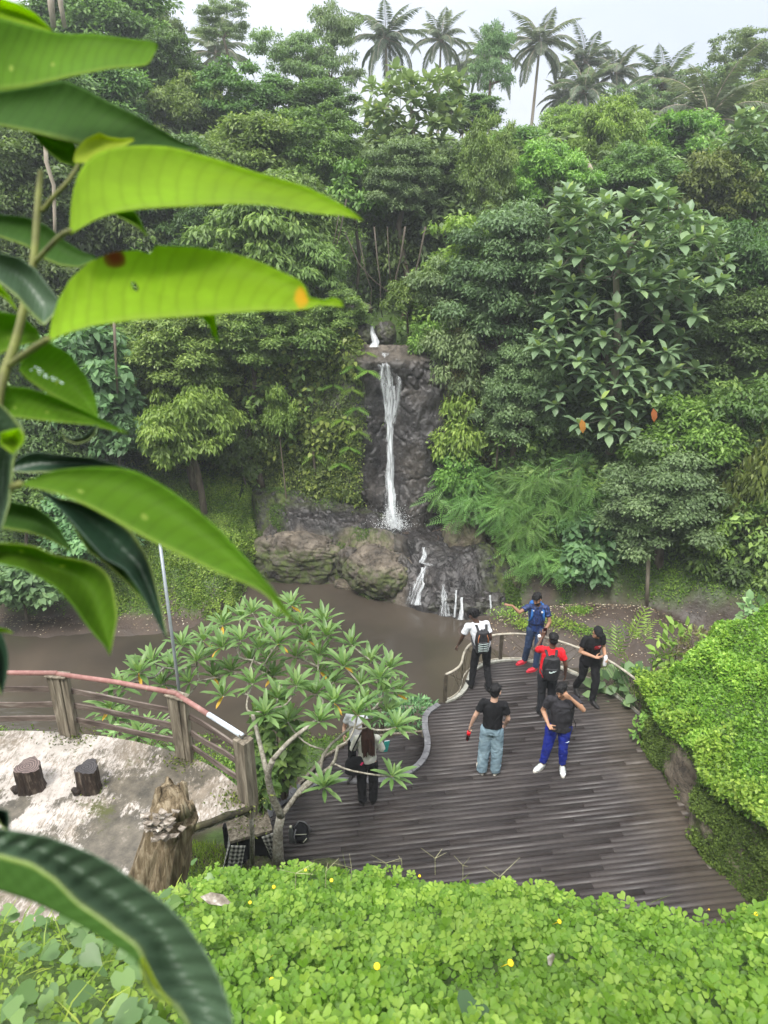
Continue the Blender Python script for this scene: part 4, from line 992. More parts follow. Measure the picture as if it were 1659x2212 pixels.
# hillside undergrowth behind the trees
lv = LV(); gx = np.linspace(-16, 16, 160); gy = np.linspace(16.5, 34, 120); GX, GY = np.meshgrid(gx, gy); GZ = ground_z(GX, GY); GP = np.stack([GX, GY, GZ], -1)
hm = sstep(.6, 2.0, GY-yb_(GX))*np.where((GX > -4.4) & (GX < 3.7), sstep(22.2, 23, GY), 1)*np.where((np.abs(GX-.1-.08*(GY-22)) < .9) & (GY < 30), .1, 1)
hm = np.where((GX < -3.6) & (GY < 22.3) & (GX > -9), hm*.0, hm)
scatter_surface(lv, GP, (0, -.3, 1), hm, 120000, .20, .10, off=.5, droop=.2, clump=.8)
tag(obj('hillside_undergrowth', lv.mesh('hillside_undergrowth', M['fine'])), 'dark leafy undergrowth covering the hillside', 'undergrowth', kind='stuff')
# mossy grass on the banks
lv = LV(); gx = np.linspace(-14, 14, 240); gy = np.linspace(10, 24, 160); GX, GY = np.meshgrid(gx, gy); GZ = ground_z(GX, GY); GP = np.stack([GX, GY, GZ], -1)
gm = grass_mask(GX, GY)*sstep(9.0, 11.5, GY)*(GY-yb_(GX) < 5.5)
scatter_surface(lv, GP, (0, -.2, 1), gm, 210000, .07, .034, off=.05, droop=-.2, clump=1.5)
lv3 = LV(); bm = sstep(-3.7, -4.3, GX)*sstep(-8.6, -7.6, GX)*sstep(17.2, 17.7, GY)*sstep(22.4, 21.6, GY); scatter_surface(lv3, GP, (0, -.2, 1), bm, 70000, .06, .035, off=.06, droop=-.3, v0=.25, clump=1.5)
tag(obj('mossy_bank', lv3.mesh('mossy_bank', M['bank'])), 'bright mossy green carpet on the bank left of the rock ledge', 'ground cover', kind='stuff')
tag(obj('bank_grass', lv.mesh('bank_grass', M['grass'])), 'low green ground cover on the river banks', 'grass', kind='stuff')
# moss and small leaves on the ledge
lv = LV(); LP = np.stack([LX, LY, LZ], -1)
scatter_surface(lv, LP, (0, -.5, 1), mossm**2*sstep(.48, .60, noise3(xyz(LX*1.6, LY*1.6, LZ*1.6), 91)), 26000, .05, .03, off=.04, droop=.2)
tag(obj('ledge_moss', lv.mesh('ledge_moss', M['moss'])), 'patches of moss and tiny leaves on the rock ledge', 'moss', kind='stuff')
# fallen leaves on the mud
lv = LV(); fm = (1-grass_mask(GX, GY))*(GZ > -1.46)*np.where((GX > -4.2) & (GX < 3.2) & (GY > 17), 0, 1)*(GY > 13)
scatter_surface(lv, GP, (0, 0, 1), fm, 1900, .07, .035, off=.012, droop=0)
k = len(lv.V[0])
lv2 = LV(); p = GP[:-1, :-1][fm[:-1, :-1] > 0]; p = p[RNG.integers(0, len(p), 2600)]+RNG.normal(size=(2600, 3))*np.array([.06, .06, 0]); p[:, 2] = ground_z(p[:, 0], p[:, 1])+.015
lv2.leaves(p, np.stack([RNG.normal(size=2600), RNG.normal(size=2600), np.zeros(2600)], 1), np.tile([0, 0, 1.0], (2600, 1))+RNG.normal(size=(2600, 3))*.25, .035+.05*RNG.random(2600), .026, 'simple')
tag(obj('leaf_litter', lv2.mesh('leaf_litter', M['litter'])), 'pale fallen leaves scattered on the brown mud', 'fallen leaves', kind='stuff')
# weeds on the mud bank near the walkway
for i, (a, b, r) in enumerate([(1125, 1320, .35), (1215, 1360, .32), (1275, 1375, .28), (1140, 1350, .25), (1250, 1340, .2)]):
    c = PZ(a, b, -1.05); c.z = float(ground_z(np.array(c.x), np.array(c.y))); n = 500; q = RNG.normal(size=(n, 3))*np.array([r, r*.6, .03]); q[:, 2] = np.abs(q[:, 2])
    d = RNG.normal(size=(n, 3)); d[:, 2] = np.abs(d[:, 2])*.7; lv = LV(); lv.leaves(q, d, np.tile([0, 0, 1.0], (n, 1)), .07, .035)
    o = obj('weed_patch', lv.mesh('weed_patch', M['grass']), None, c); tag(o, ['tall weed patch left of the pointing man', 'weed patch behind the blue backpack', 'weed patch behind the man in the black cap', 'weeds below the pointing hand', 'sparse weeds in the middle of the mud bank'][i], 'weeds', kind='stuff')
# far woods that read as one mass
lv = LV()
base = CR['fine2'][0]; n0 = len(base.vertices); co = np.zeros(n0*3, np.float32); base.vertices.foreach_get('co', co); co = co.reshape(-1, 4, 3)
vv = np.zeros(n0, np.float32); base.attributes['v'].data.foreach_get('value', vv); vv = vv.reshape(-1, 4)
random.seed(3)
for i in range(70):
    y = random.uniform(28, 58); x = (random.uniform(-.6, .6))*y; s = random.uniform(1.0, 1.7)*(y/34)
    g = float(ground_z(np.array(x), np.array(y))); skym = 1.0 if x < -.0*y else .82
    sel = RNG.permutation(len(co))[:3800]
    P = co[sel]*1.0; cen = P.mean(1, keepdims=True); P = cen+(P-cen)*1.7
    P = P*np.array([s, s, s*.8])+np.array([x, y, g+1.3*s*skym])
    Q = P[:, 0]; zc = (Q[:, 1]*CP-(Q[:, 2]-CAMZ)*SP); pxx = 829.5+FPX*Q[:, 0]/zc; pyy = 1106-FPX*(Q[:, 1]*SP+(Q[:, 2]-CAMZ)*CP)/zc
    lim = np.interp(pxx, [0, 330, 400, 560, 760, 820, 1100, 1180, 1300, 1450, 1659], [60, 130, 230, 250, 300, 300, 300, 270, 250, 230, 210])+25*fbm(xyz(pxx*.02, 0, 0), 2, 3)
    keep = pyy > lim; P = P[keep]; sel = sel[keep]
    if not len(sel): continue
    F = np.arange(len(sel)*4).reshape(-1, 4); lv.add(P.reshape(-1, 3), [F[:, [0, 1, 2]], F[:, [0, 2, 3]]], vv[sel].ravel())
tag(obj('distant_woods', lv.mesh('distant_woods', M['greyfine'])), 'distant hazy woods filling the hill behind the trees', 'woods', kind='stuff')
# ------------------------------------------------------------------ deck
random.seed(4); RNG = np.random.default_rng(4)
M['stilt'] = mat_noise('mossy_timber', [(.35, (.02, .018, .014)), (.6, (.06, .055, .03)), (.75, (.12, .12, .05))], 9, .9, .5, .01)
rimL = [(592, 1748), (619, 1725), (664, 1701), (706, 1686), (779, 1689), (821, 1689), (861, 1680), (897, 1662), (920, 1635), (925, 1604), (917, 1571), (919, 1542), (948, 1523)]
rimT = [(960, 1517), (990, 1506), (1008, 1486), (1014, 1462), (1021, 1449), (1043, 1436), (1082, 1427), (1113, 1425), (1143, 1428), (1182, 1435), (1220, 1446), (1256, 1463), (1294, 1479), (1325, 1500), (1357, 1522), (1394, 1554)]
rimR = [(1400, 1600), (1415, 1650), (1450, 1690), (1500, 1740), (1503, 1800), (1540, 1850), (1600, 1915), (1700, 2000)]
def smooth_poly(pts, it=2):
    for _ in range(it):
        o = [pts[0]]
        for a, b in zip(pts, pts[1:]): o += [a.lerp(b, .25), a.lerp(b, .75)]
        o.append(pts[-1]); pts = o
    return pts
pL = [PZ(a, b, 0) for a, b in rimL]; pT = [PZ(a, b, 0) for a, b in rimT]; pR = [PZ(a, b, 0) for a, b in rimR]
edge = smooth_poly(pL+pT, 1)
near = [Vector((4.9, 4.0, 0)), Vector((-.6, 4.0, 0)), Vector((-1.95, 6.4, 0))]
poly = [(p.x, p.y) for p in edge]+[(p.x+.25, p.y) for p in pR]+[(p.x, p.y) for p in near]
def boards(poly, z, ang, pitch, name, mat, parent, thick=.03, L=(2.0, 3.4), seed=0):
    random.seed(seed)
    c, s = math.cos(ang), math.sin(ang); loc = [(x*c+y*s, -x*s+y*c) for x, y in poly]
    v0, v1 = min(p[1] for p in loc), max(p[1] for p in loc)
    V = []; F = []; A = []; row = 0; v = v0+pitch*.5
    while v < v1:
        xs_ = []
        for (x1, y1), (x2, y2) in zip(loc, loc[1:]+loc[:1]):
            if (y1 > v) != (y2 > v): xs_.append(x1+(v-y1)*(x2-x1)/(y2-y1))
        xs_.sort()
        for a, b in zip(xs_[::2], xs_[1::2]):
            u = a; first = True
            # the boards are laid in bays, so joints line up over a few rows
            while u < b-.02:
                bay = math.floor(row/3)*.618 % 1
                l = (1.2+1.9*((bay+.5*(row % 2)) % 1)) if first else 2.75
                e = min(b, u+l); 
                if b-e < .25: e = b
                hw = pitch/2-.0035-random.random()*.0025; dz = random.uniform(-.003, .002); tl = random.uniform(-.0015, .0015); g = .0025
                i = len(V)
                for (uu, vv, zz) in ((u+g, v-hw, z+dz-tl), (e-g, v-hw, z+dz+tl), (e-g, v+hw, z+dz+tl), (u+g, v+hw, z+dz-tl)): V.append((uu*c-vv*s, uu*s+vv*c, zz))
                for (uu, vv) in ((u+g, v-hw), (e-g, v-hw), (e-g, v+hw), (u+g, v+hw)): V.append((uu*c-vv*s, uu*s+vv*c, z-thick))
                F += [(i, i+1, i+2, i+3), (i, i+4, i+5, i+1), (i+1, i+5, i+6, i+2), (i+2, i+6, i+7, i+3), (i+3, i+7, i+4, i)]
                val = min(1, max(0, random.gauss(.42, .12))); A += [val]*8
                u = e; first = False
        v += pitch; row += 1
    return obj(name, mesh_np(name, np.array(V), [np.array(F)], [mat], {'v': np.array(A)}), parent)
deck = empty('wooden_deck', (0, 0, 0), 0, 'large dark plank deck with curved edges beside the river', 'deck')
boards(poly, 0, R(7.5), .093, 'deck_boards', M['deck'], deck, seed=2)
sub = MB(); sub.prism([(x*.997, y*.997) for x, y in poly], -.22, -.075); sub.build('deck_frame', M['stilt'], deck)
def strip(name, pts, w, z0, z1, mat, parent, out=1, seg=True):
    mb = MB()
    for a, b in zip(pts, pts[1:]):
        d = (b-a); n = Vector((-d.y, d.x, 0)).normalized()*w
        mb.box_ = None
        q = [(a-n*.5), (b-n*.5), (b+n*.5), (a+n*.5)]; gg = d.normalized()*.004 if seg else Vector()
        q = [q[0]+gg, q[1]-gg, q[2]-gg, q[3]+gg]
        mb.prism([(p.x, p.y) for p in q], z0, z1)
    return mb.build(name, mat, parent)
strip('grey_rim', smooth_poly(pL, 1), .11, -.05, .035, M['rim'], deck)
strip('pale_rim', smooth_poly(pT[:12], 1), .09, -.05, .04, M['rimpale'], deck)
strip('edge_rim', pT[11:], .06, -.05, .03, M['rimpale'], deck)
strip('fascia', [p+Vector((0, 0, 0)) for p in edge], .03, -.34, -.05, M['postmetal'], deck, seg=False)
mb = MB()
for p in (edge[2::5]): mb.tube([(p.x*.98, p.y-.15, -.2), (p.x*.98, p.y-.15, -1.9)], .06, 8)
mb.build('deck_posts', M['oldwood'], deck).name = 'deck_posts'
# lower landing left of the curved rim
lz = -.32
low = [(592, 1748), (664, 1701), (706, 1686), (779, 1689), (821, 1689), (861, 1680), (897, 1662), (920, 1635), (925, 1604), (917, 1580)]
lowp = [PZ(a, b, 0) for a, b in low]+[PZ(928, 1583, lz)+Vector((0, .02, 0)), PZ(840, 1590, lz), PZ(758, 1603, lz), PZ(700, 1640, lz), PZ(648, 1700, lz), PZ(600, 1752, lz)]
landing = empty('lower_landing', (0, 0, 0), 0, 'lower plank landing behind the two women, left of the grey rim', 'deck')
boards([(p.x, p.y) for p in lowp], lz, R(7.5), .093, 'landing_boards', M['deck'], landing, seed=9)
mb = MB(); mb.prism([(p.x*.995, p.y*.995) for p in lowp], lz-.2, lz-.06); mb.build('landing_frame', M['black'], landing)
strip('landing_rim', [PZ(928, 1580, lz), PZ(840, 1588, lz), PZ(758, 1600, lz), PZ(700, 1637, lz), PZ(645, 1697, lz)], .05, lz-.08, lz+.03, M['oldwood'], landing)
st = empty('wooden_steps', PZ(620, 1735, 0), 0, 'short grey plank steps at the left end of the deck', 'steps')
for i in range(4):
    mb = MB(); a = PZ(592, 1742, 0)+Vector((-.25*i-.12, -.1+.1*i, -.16*i-.05))-st.location; mb.beam(a, a+Vector((.55, .55, 0)), .26, .04); mb.build('tread', M['rim'], st, bevel=.006)
# curved metal pipe edge beyond the landing
mb = MB(); mb.tube([PZ(860, 1527, -.3), PZ(900, 1529, -.3), PZ(948, 1531, -.3)], .035, 8); mb.build('metal_edge', M['railmetal'], landing, True)
# ------------------------------------------------------------------ deck railing
railtop = [(963, 1457), (981, 1449), (997, 1436), (1001, 1412), (1012, 1394), (1034, 1381), (1067, 1371), (1113, 1368.5), (1146, 1371), (1178, 1376.5), (1214, 1386.6), (1254, 1401), (1304, 1419.5), (1357, 1453.7), (1405, 1494)]
RZ = .66
rt_ = smooth_poly([PZ(a, b, RZ) for a, b in railtop], 2)
rail = empty('curved_railing', (0, 0, 0), 0, 'low curved metal railing with crossed wires round the deck tip', 'railing')
mb = MB(); mb.tube(rt_, .026, 8); mb.build('handrail', M['railmetal'], rail, True)
mb = MB(); mb.tube([Vector((p.x, p.y, .05)) for p in rt_], .014, 6); mb.build('bottom_rail', M['railmetal'], rail, True)
def near_rt(px, py):
    q = PZ(px, py, RZ); return min(rt_, key=lambda p: (p-q).length)
for (a, b) in ((963, 1457), (1082, 1370), (1304, 1419.5), (1405, 1494)):
    p = near_rt(a, b); mb = MB(); mb.box((p.x, p.y, RZ/2-.1), (.075, .045, RZ+.2), Matrix.Rotation(R(20), 3, 'Z')); mb.build('post', M['postmetal'], rail, bevel=.006)
cum = [0]
for a, b in zip(rt_, rt_[1:]): cum.append(cum[-1]+(b-a).length)
def along(s):
    s = max(0, min(cum[-1]-1e-6, s))
    for i in range(len(cum)-1):
        if cum[i+1] >= s: return rt_[i].lerp(rt_[i+1], (s-cum[i])/max(1e-6, cum[i+1]-cum[i]))
mb = MB(); s = .05; random.seed(6)
while s < cum[-1]-.2:
    a = along(s); dd = random.choice([-.55, -.35, .35, .55, .2, -.2, .75]); b = along(s+dd); mb.tube([Vector((a.x, a.y, RZ)), Vector((b.x, b.y, .06))], .0055, 4, cap=False); s += .105
mb.build('wire_infill', M['wire'], rail)
# ------------------------------------------------------------------ green mound and rock wall on the right
nu, nv = 150, 90
RNG = np.random.default_rng(14)
wallxy = [PZ(1392, 1500, .55)+Vector((.15, .6, 0)), PZ(1394, 1540, 0)+Vector((.05, .2, 0))]+pR+[Vector((5.6, 4.6, 0))]
wx = np.array([p.x for p in wallxy]); wy = np.array([p.y for p in wallxy])
kk = np.concatenate([[0], np.cumsum(np.hypot(np.diff(wx), np.diff(wy)))]); ku = np.linspace(0, kk[-1], nu)
WX = np.interp(ku, kk, wx); WY = np.interp(ku, kk, wy)
liph = np.interp(WY, [4, 6, 7.4, 8.4, 9.3, 10.5, 11.2, 12], [1.5, 1.35, 1.15, .95, .85, .75, .6, .3])
zz = np.linspace(0, 1, nv)
MWX = WX[None]+.10*np.sin(zz*3.1)[:, None]*-1+.14*zz[:, None]+.0*WX[None]; MWZ = -.25+zz[:, None]*(liph[None]+.25)
MWY = WY[None]+0*zz[:, None]
MWX = MWX+.17*fbm(xyz(MWY*1.1, 0, MWZ*1.1), 4, 71)+.06*fbm(xyz(MWY*4, 0, MWZ*3), 3, 72)+.10*sstep(.5, 1, zz)[:, None]*-1
wallP = np.stack([MWX, MWY, MWZ], -1)
bare_r = np.exp(-(((MWY-9.25)/.42)**2+((MWZ-.38)/.45)**2)**1.4)+np.exp(-(((MWY-8.75)/.35)**2+((MWZ-.1)/.4)**2)**1.4)
me = mesh_np('rock_wall', wallP.reshape(-1, 3), [gridfaces(nu, nv)], [M['rock']], {'v': np.full(wallP.size//3, 1.0), 'moss': np.clip(1.2-bare_r*1.6, 0, 1).ravel()}, True)
tag(obj('rock_wall', me), 'mossy low rock wall along the right edge of the deck', 'rock wall')
# mound surface
gx = np.linspace(0, 1, 130); 
MU, MV = np.meshgrid(np.linspace(0, 1, nu), gx)
mx0 = MWX[-1][None]; my0 = MWY[-1][None]
MX = mx0+gx[:, None]*4.0-.10*np.exp(-gx[:, None]*30); MY = my0+0*gx[:, None]
MZ = mound_z(MX, MY)
MZ = liph[None]+(MZ-liph[None])*sstep(0, .12, gx)[:, None]+.22*np.exp(-((gx[:, None]-.04)/.035)**2)
MZ = MZ+.10*fbm(xyz(MX*1.5, MY*1.5, 0), 3, 75)
mndP = np.stack([MX, MY, MZ], -1)
me = mesh_np('mound_soil', mndP.reshape(-1, 3), [gridfaces(nu, len(gx))], [M['ground']], {'v': np.ones(mndP.size//3)}, True)
tag(obj('mound_soil', me), kind='structure')
lv = LV(); ones = np.ones(MX.shape)
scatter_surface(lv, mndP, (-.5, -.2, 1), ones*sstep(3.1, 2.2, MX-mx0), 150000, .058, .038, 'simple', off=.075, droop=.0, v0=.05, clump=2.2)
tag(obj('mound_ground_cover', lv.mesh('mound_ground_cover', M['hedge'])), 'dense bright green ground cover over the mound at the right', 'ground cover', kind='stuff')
lv = LV(); wm = np.clip(1.1-bare_r*1.8, 0, 1)*sstep(.30, .50, noise3(xyz(MWX*2, MWY*2, MWZ*2), 3)+.25*(zz[:, None] > .6)+.2*(MWY < 8))
scatter_surface(lv, wallP, (-1, 0, .2), wm, 60000, .038, .025, off=.05, droop=.5, clump=2)
tag(obj('wall_moss', lv.mesh('wall_moss', M['moss'])), 'moss and small creepers on the low rock wall', 'moss', kind='stuff')
# leafy overhang at the lip
lv = LV(); lipm = np.exp(-((gx[:, None]-.02)/.035)**2)*np.ones(MX.shape)
scatter_surface(lv, mndP, (-.9, -.2, .6), lipm, 26000, .06, .04, 'simple', off=.16, droop=.5, clump=3)
tag(obj('overhanging_leaves', lv.mesh('overhanging_leaves', M['hedge'])), 'green leaves spilling over the top of the rock wall', 'ground cover', kind='stuff')
# plants between the railing and the mound
def shrub_patch(px, py, z, wpx, hpx, n, L, W, tpl, mat, label, name='leafy_plant', stems=6, droop=.3, seed=0, vr=(.1, .9)):
    global RNG
    RNG = np.random.default_rng(seed); random.seed(seed)
    c = PZ(px, py, z); t = (c-Vector((0, 0, CAMZ))).length; w_ = wpx/FPX*t/2; h_ = hpx/FPX*t/2*1.15
    root = empty(name, (c.x, c.y, z-h_*1.2), 0, label, 'plant'); lv = LV()
    k = rdir(n)*(.45+.55*RNG.random(n))[:, None]**.7*np.array([w_, w_*.7, h_])+np.array([0, 0, h_*1.2])
    d = vkill(k-np.array([0, 0, h_*.6]))*.8+RNG.normal(size=(n, 3))*.4; d[:, 2] -= droop
    nr = np.tile([0, -.3, 1.0], (n, 1))+RNG.normal(size=(n, 3))*.35; s = .65+.7*RNG.random(n)
    lv.leaves(k, d, nr, L*s, W*s, tpl, vr[0]+(vr[1]-vr[0])*RNG.random(n)); obj('foliage', lv.mesh('foliage', mat), root)
    mb = MB()
    for i in range(stems):
        q = k[RNG.integers(0, n)]; mb.tube([(q[0]*.2, q[1]*.2, -.3), (q[0]*.5, q[1]*.5, h_*.5), tuple(q)], [.015, .012, .006], 5, cap=False)
    mb.build('stem', M['bark'], root, True); return root
shrub_patch(1350, 1500, .0, 130, 110, 170, .24, .19, 'leaf', M['round'], 'broad pale leaved plant behind the right end of the railing', seed=3)
shrub_patch(1370, 1430, .3, 110, 120, 26, .65, .30, 'feather', M['light'], 'arching fern like plant above the right end of the railing', seed=4, droop=.1)
shrub_patch(1465, 1400, .9, 110, 110, 110, .20, .10, 'leaf', M['light'], 'upright leafy shrub at the far lip of the mound', seed=5)
shrub_patch(1520, 1400, 1.0, 130, 70, 700, .07, .04, 'simple', M['dry'], 'olive brown fine shrub at the back of the mound', seed=6)
shrub_patch(1640, 1325, 1.9, 70, 60, 50, .20, .14, 'leaf', M['round'], 'grey green broad leaved plant at the top of the mound', seed=7)
shrub_patch(1395, 1585, .15, 60, 90, 200, .10, .05, 'leaf', M['light'], 'small ferny plant squeezed between railing and mound', seed=8)
shrub_patch(1380, 1720, .05, 30, 26, 1, .1, .05, 'leaf', M['light'], 'x', seed=9) if False else None
shrub_patch(1392, 1715, .1, 1, 1, 1, .01, .01, 'leaf', M['light'], 'x', seed=9) if False else None
shrub_patch(1478, 1712, .06, 40, 28, 70, .07, .03, 'simple', M['grass'], 'tiny weed growing at the deck edge under the bare rock', name='weed', stems=2, seed=10)
shrub_patch(895, 1550, -.5, 110, 80, 700, .13, .035, 'strap', M['round'], 'narrow leaved shrub growing between landing and river', seed=11)
shrub_patch(820, 1530, -.6, 90, 50, 260, .13, .035, 'strap', M['round'], 'grassy shrub behind the frangipani, at the river edge', seed=12)
# ------------------------------------------------------------------ terrace
TZ = 3.6
tp = [(-260, 1640), (-120, 1590), (0, 1577), (124, 1580), (262, 1594), (375, 1622), (461, 1654), (517, 1702), (541, 1738), (401, 1790), (281, 1890), (150, 2010), (-100, 2150)]
tpw = [PZ(a, b, TZ) for a, b in tp]; tpw[-2] = Vector((-2.3, 3.35, TZ)); tpw[-1] = Vector((-4.5, 3.0, TZ)); tpw[0].x -= 1
tpoly = [(p.x, p.y) for p in smooth_poly(tpw[:8], 1)+tpw[8:]]
ter = empty('terrace', (0, 0, 0), 0, 'raised terrace with peeling limewashed floor at the left', 'terrace')
mb = MB(); mb.prism(tpoly[::-1], TZ-.10, TZ); mb.build('floor_slab', M['terrace'], ter)
mb = MB(); a, b = PZ(546, 1742, TZ-.02), PZ(396, 1797, TZ-.02); pts = [a.lerp(b, k/8)+Vector((random.uniform(-.01, .01), 0, random.uniform(-.012, .006))) for k in range(9)]
mb.tube(pts, .028, 7, squash=1.3, rough=.3); mb.build('edge_beam', M['stilt'], ter, True)
mb = MB()
for (a, b) in ((300, 1640), (60, 1620)):
    p = PZ(a, b, TZ); mb.tube([(p.x, p.y-.05, TZ-.1), (p.x, p.y-.05, -1.5)], .07, 8)
mb.build('stilts', M['bark'], ter)
lv = LV()
for (a, b, r_, n) in ((160, 1592, .16, 160), (405, 1640, .16, 220), (528, 1725, .14, 240), (200, 1704, .12, 60)):
    c = PZ(a, b, TZ); q = RNG.normal(size=(n, 3))*np.array([r_, r_*.6, .012])+np.array(tuple(c)); q[:, 2] = TZ+.005+np.abs(q[:, 2]-TZ)
    lv.leaves(q, RNG.normal(size=(n, 3))+np.array([0, 0, .6]), np.tile([0, 0, 1.0], (n, 1)), .03, .018)
tag(obj('terrace_moss', lv.mesh('terrace_moss', M['moss'])), 'moss tufts round the foot of the terrace posts', 'moss', kind='stuff')
fen = empty('terrace_fence', (0, 0, 0), 0, 'weathered post and plank fence with a pink pipe rail round the terrace', 'fence')
PP = [(PZ(-130, 1590, TZ)), PZ(150, 1588, TZ), PZ(400, 1640, TZ), PZ(537, 1728, TZ)]
HH = [.78, .78, .80, .74]
M['pink'] = mat_noise('pink_pipe', [(.35, (.24, .11, .10)), (.6, (.33, .18, .16)), (.75, (.45, .33, .31))], 14, .5, .15, .003)
M['bluewhite'] = mat_noise('worn_pipe', [(.3, (.42, .47, .55)), (.6, (.62, .68, .76)), (.8, (.75, .79, .84))], 14, .45, .1, .003)
for i, (p, h) in enumerate(zip(PP, HH)):
    mb = MB(); d = (PP[min(i+1, 3)]-PP[max(i-1, 0)]).normalized(); an = math.atan2(d.y, d.x)
    if i < 3:
        for k in (-1, 0, 1):
            q = p+d*(k*.072); mb.box((q.x, q.y, TZ+h/2), (.068, .055+.02*(k == 0), h-.02*abs(k)), Matrix.Rotation(an+.03*k, 3, 'Z') @ Matrix.Rotation(.02*k, 3, 'Y'))
        mb.box((p.x+.03, p.y+.09, TZ+h/2-.04), (.09, .05, h*.9), Matrix.Rotation(an, 3, 'Z'))
        mb.box((p.x, p.y, TZ+h+.008), (.235, .12, .018), Matrix.Rotation(an, 3, 'Z'))
    else:
        mb.box((p.x, p.y, TZ+h/2-.04), (.15, .13, h+.08), Matrix.Rotation(an, 3, 'Z'))
        mb.box((p.x, p.y, TZ-.13), (.12, .10, .10), Matrix.Rotation(an, 3, 'Z'), taper=1.15)
    mb.build('post', M['oldwood'], fen, bevel=.005)
for i in range(3):
    a, b = PP[i], PP[i+1]; mb = MB(); z1 = TZ+HH[i]+.03-.01; z2 = TZ+HH[i+1]+.03
    A = Vector((a.x, a.y, z1)); B = Vector((b.x, b.y, z2))
    if i < 2: mb.tube([A, A.lerp(B, .5)+Vector((0, .03, -.005)), B], .026, 10); mb.build('pipe_rail', M['pink'], fen, True)
    else:
        k = A.lerp(B, .50); mb.tube([A, k], .027, 10); mb.build('pipe_rail', M['pink'], fen, True)
        mb = MB(); mb.tube([k, B], .027, 10); mb.build('pipe_rail', M['bluewhite'], fen, True, label='end of the pipe rail with its paint worn to bluish white')
    for z in (.57, .38, .19):
        mb = MB(); pts = [Vector((a.x, a.y+.06, TZ+z-.01)).lerp(Vector((b.x, b.y+.05, TZ+z-.01*i-(.0 if i < 2 else .02))), k) for k in (0, .33, .66, 1)]
        for k in (1, 2): pts[k] += Vector((0, random.uniform(-.02, .02), random.uniform(-.015, .01)))
        for q1, q2 in zip(pts, pts[1:]): mb.beam(q1, q2+(q2-q1).normalized()*.01, .02, .062)
        mb.build('plank_rail', M['plank'], fen)
mb = MB(); p = PP[3]; mb.tube([(p.x+.03*math.cos(t), p.y+.03*math.sin(t), TZ+HH[3]+.03+.004*t) for t in np.linspace(0, 7, 12)], .008, 5); mb.build('wire_loop', M['postmetal'], fen, True)
pole = MB(); a = PY(406, 1640, 6.12); a.z = TZ; b = Vector((a.x, a.y, 6.08)); pole.tube([a-Vector((0, 0, .3)), b], .016, 8)
M['galv'] = mat_plain('galvanised_steel', (.30, .33, .36), .45, .5); pole.build('metal_pole', M['galv'], None, True, 'thin grey metal pole standing behind the middle terrace post', 'pole')
def stump(px, py, wpx, h, seed, label, mat_):
    random.seed(seed); c = PZ(px, py, TZ); t = (c-Vector((0, 0, CAMZ))).length; r0 = wpx/2/FPX*t*.78
    root = empty('stump_stool', c, random.random(), label, 'stool'); n = 40; V = []; F = []; ks = 14
    for i in range(ks+1):
        z = h*i/ks
        for k in range(n):
            a = 2*math.pi*k/n; rr = r0*(1+.22*max(0, .25-z/h)*2.2+.10*math.sin(3*a+seed)+.05*math.sin(7*a+seed*2)+.05*math.sin(15*a+z*9)+.02*random.random())
            V.append((rr*math.cos(a), rr*math.sin(a), z+(.012*math.sin(2*a) if i == ks else 0)))
    for i in range(ks):
        for k in range(n): F.append((i*n+k, i*n+(k+1) % n, (i+1)*n+(k+1) % n, (i+1)*n+k))
    mb = MB(); mb.add(V, F); mb.tube([(-r0*.8, -.02, .03), (-r0*1.25, -.05, .035), (-r0*1.5, -.04, .07)], [.05, .045, .02], 8, rough=.4); mb.build('trunk', mat_, root, True)
    mb = MB(); mb.add([v for v in V[-n:]]+[(0, 0, h-.003)], [(k, (k+1) % n, n) for k in range(n)]); mb.build('top', M['stumptop'+str(seed % 2)], root)
M['stumpbark'] = mat_noise('stump_bark', [(.3, (.012, .009, .008)), (.55, (.045, .032, .026)), (.72, (.20, .165, .13))], 16, .6, .9, .02, stretch=(1.4, 1.4, .3))
def ringmat(name, a, b):
    m, nt, bs, out = newmat(name); tc = N(nt, 'ShaderNodeTexCoord'); wv = N(nt, 'ShaderNodeTexWave', wave_type='RINGS', rings_direction='Z'); wv.inputs['Scale'].default_value = 14; wv.inputs['Distortion'].default_value = 3; wv.inputs['Detail'].default_value = 3
    nt.links.new(tc.outputs['Object'], wv.inputs[0]); f = mixc(nt, .6, wv.outputs['Fac'], nz(nt, 20, 6, .7)); nt.links.new(ramp(nt, f, [(.3, a), (.7, b)]), bs.inputs['Base Color']); bs.inputs['Roughness'].default_value = .7; bump(nt, bs, f, .5, .01); return m
M['stumptop1'] = ringmat('stump_top_red', (.05, .035, .032), (.17, .125, .115)); M['stumptop0'] = ringmat('stump_top_black', (.018, .016, .018), (.055, .05, .052))
stump(70, 1700, 54, .27, 3, 'left of two stump stools on the terrace, with reddish cracked top', M['stumpbark'])
stump(196, 1703, 50, .27, 4, 'right of two stump stools on the terrace, with smooth black top', M['stumpbark'])
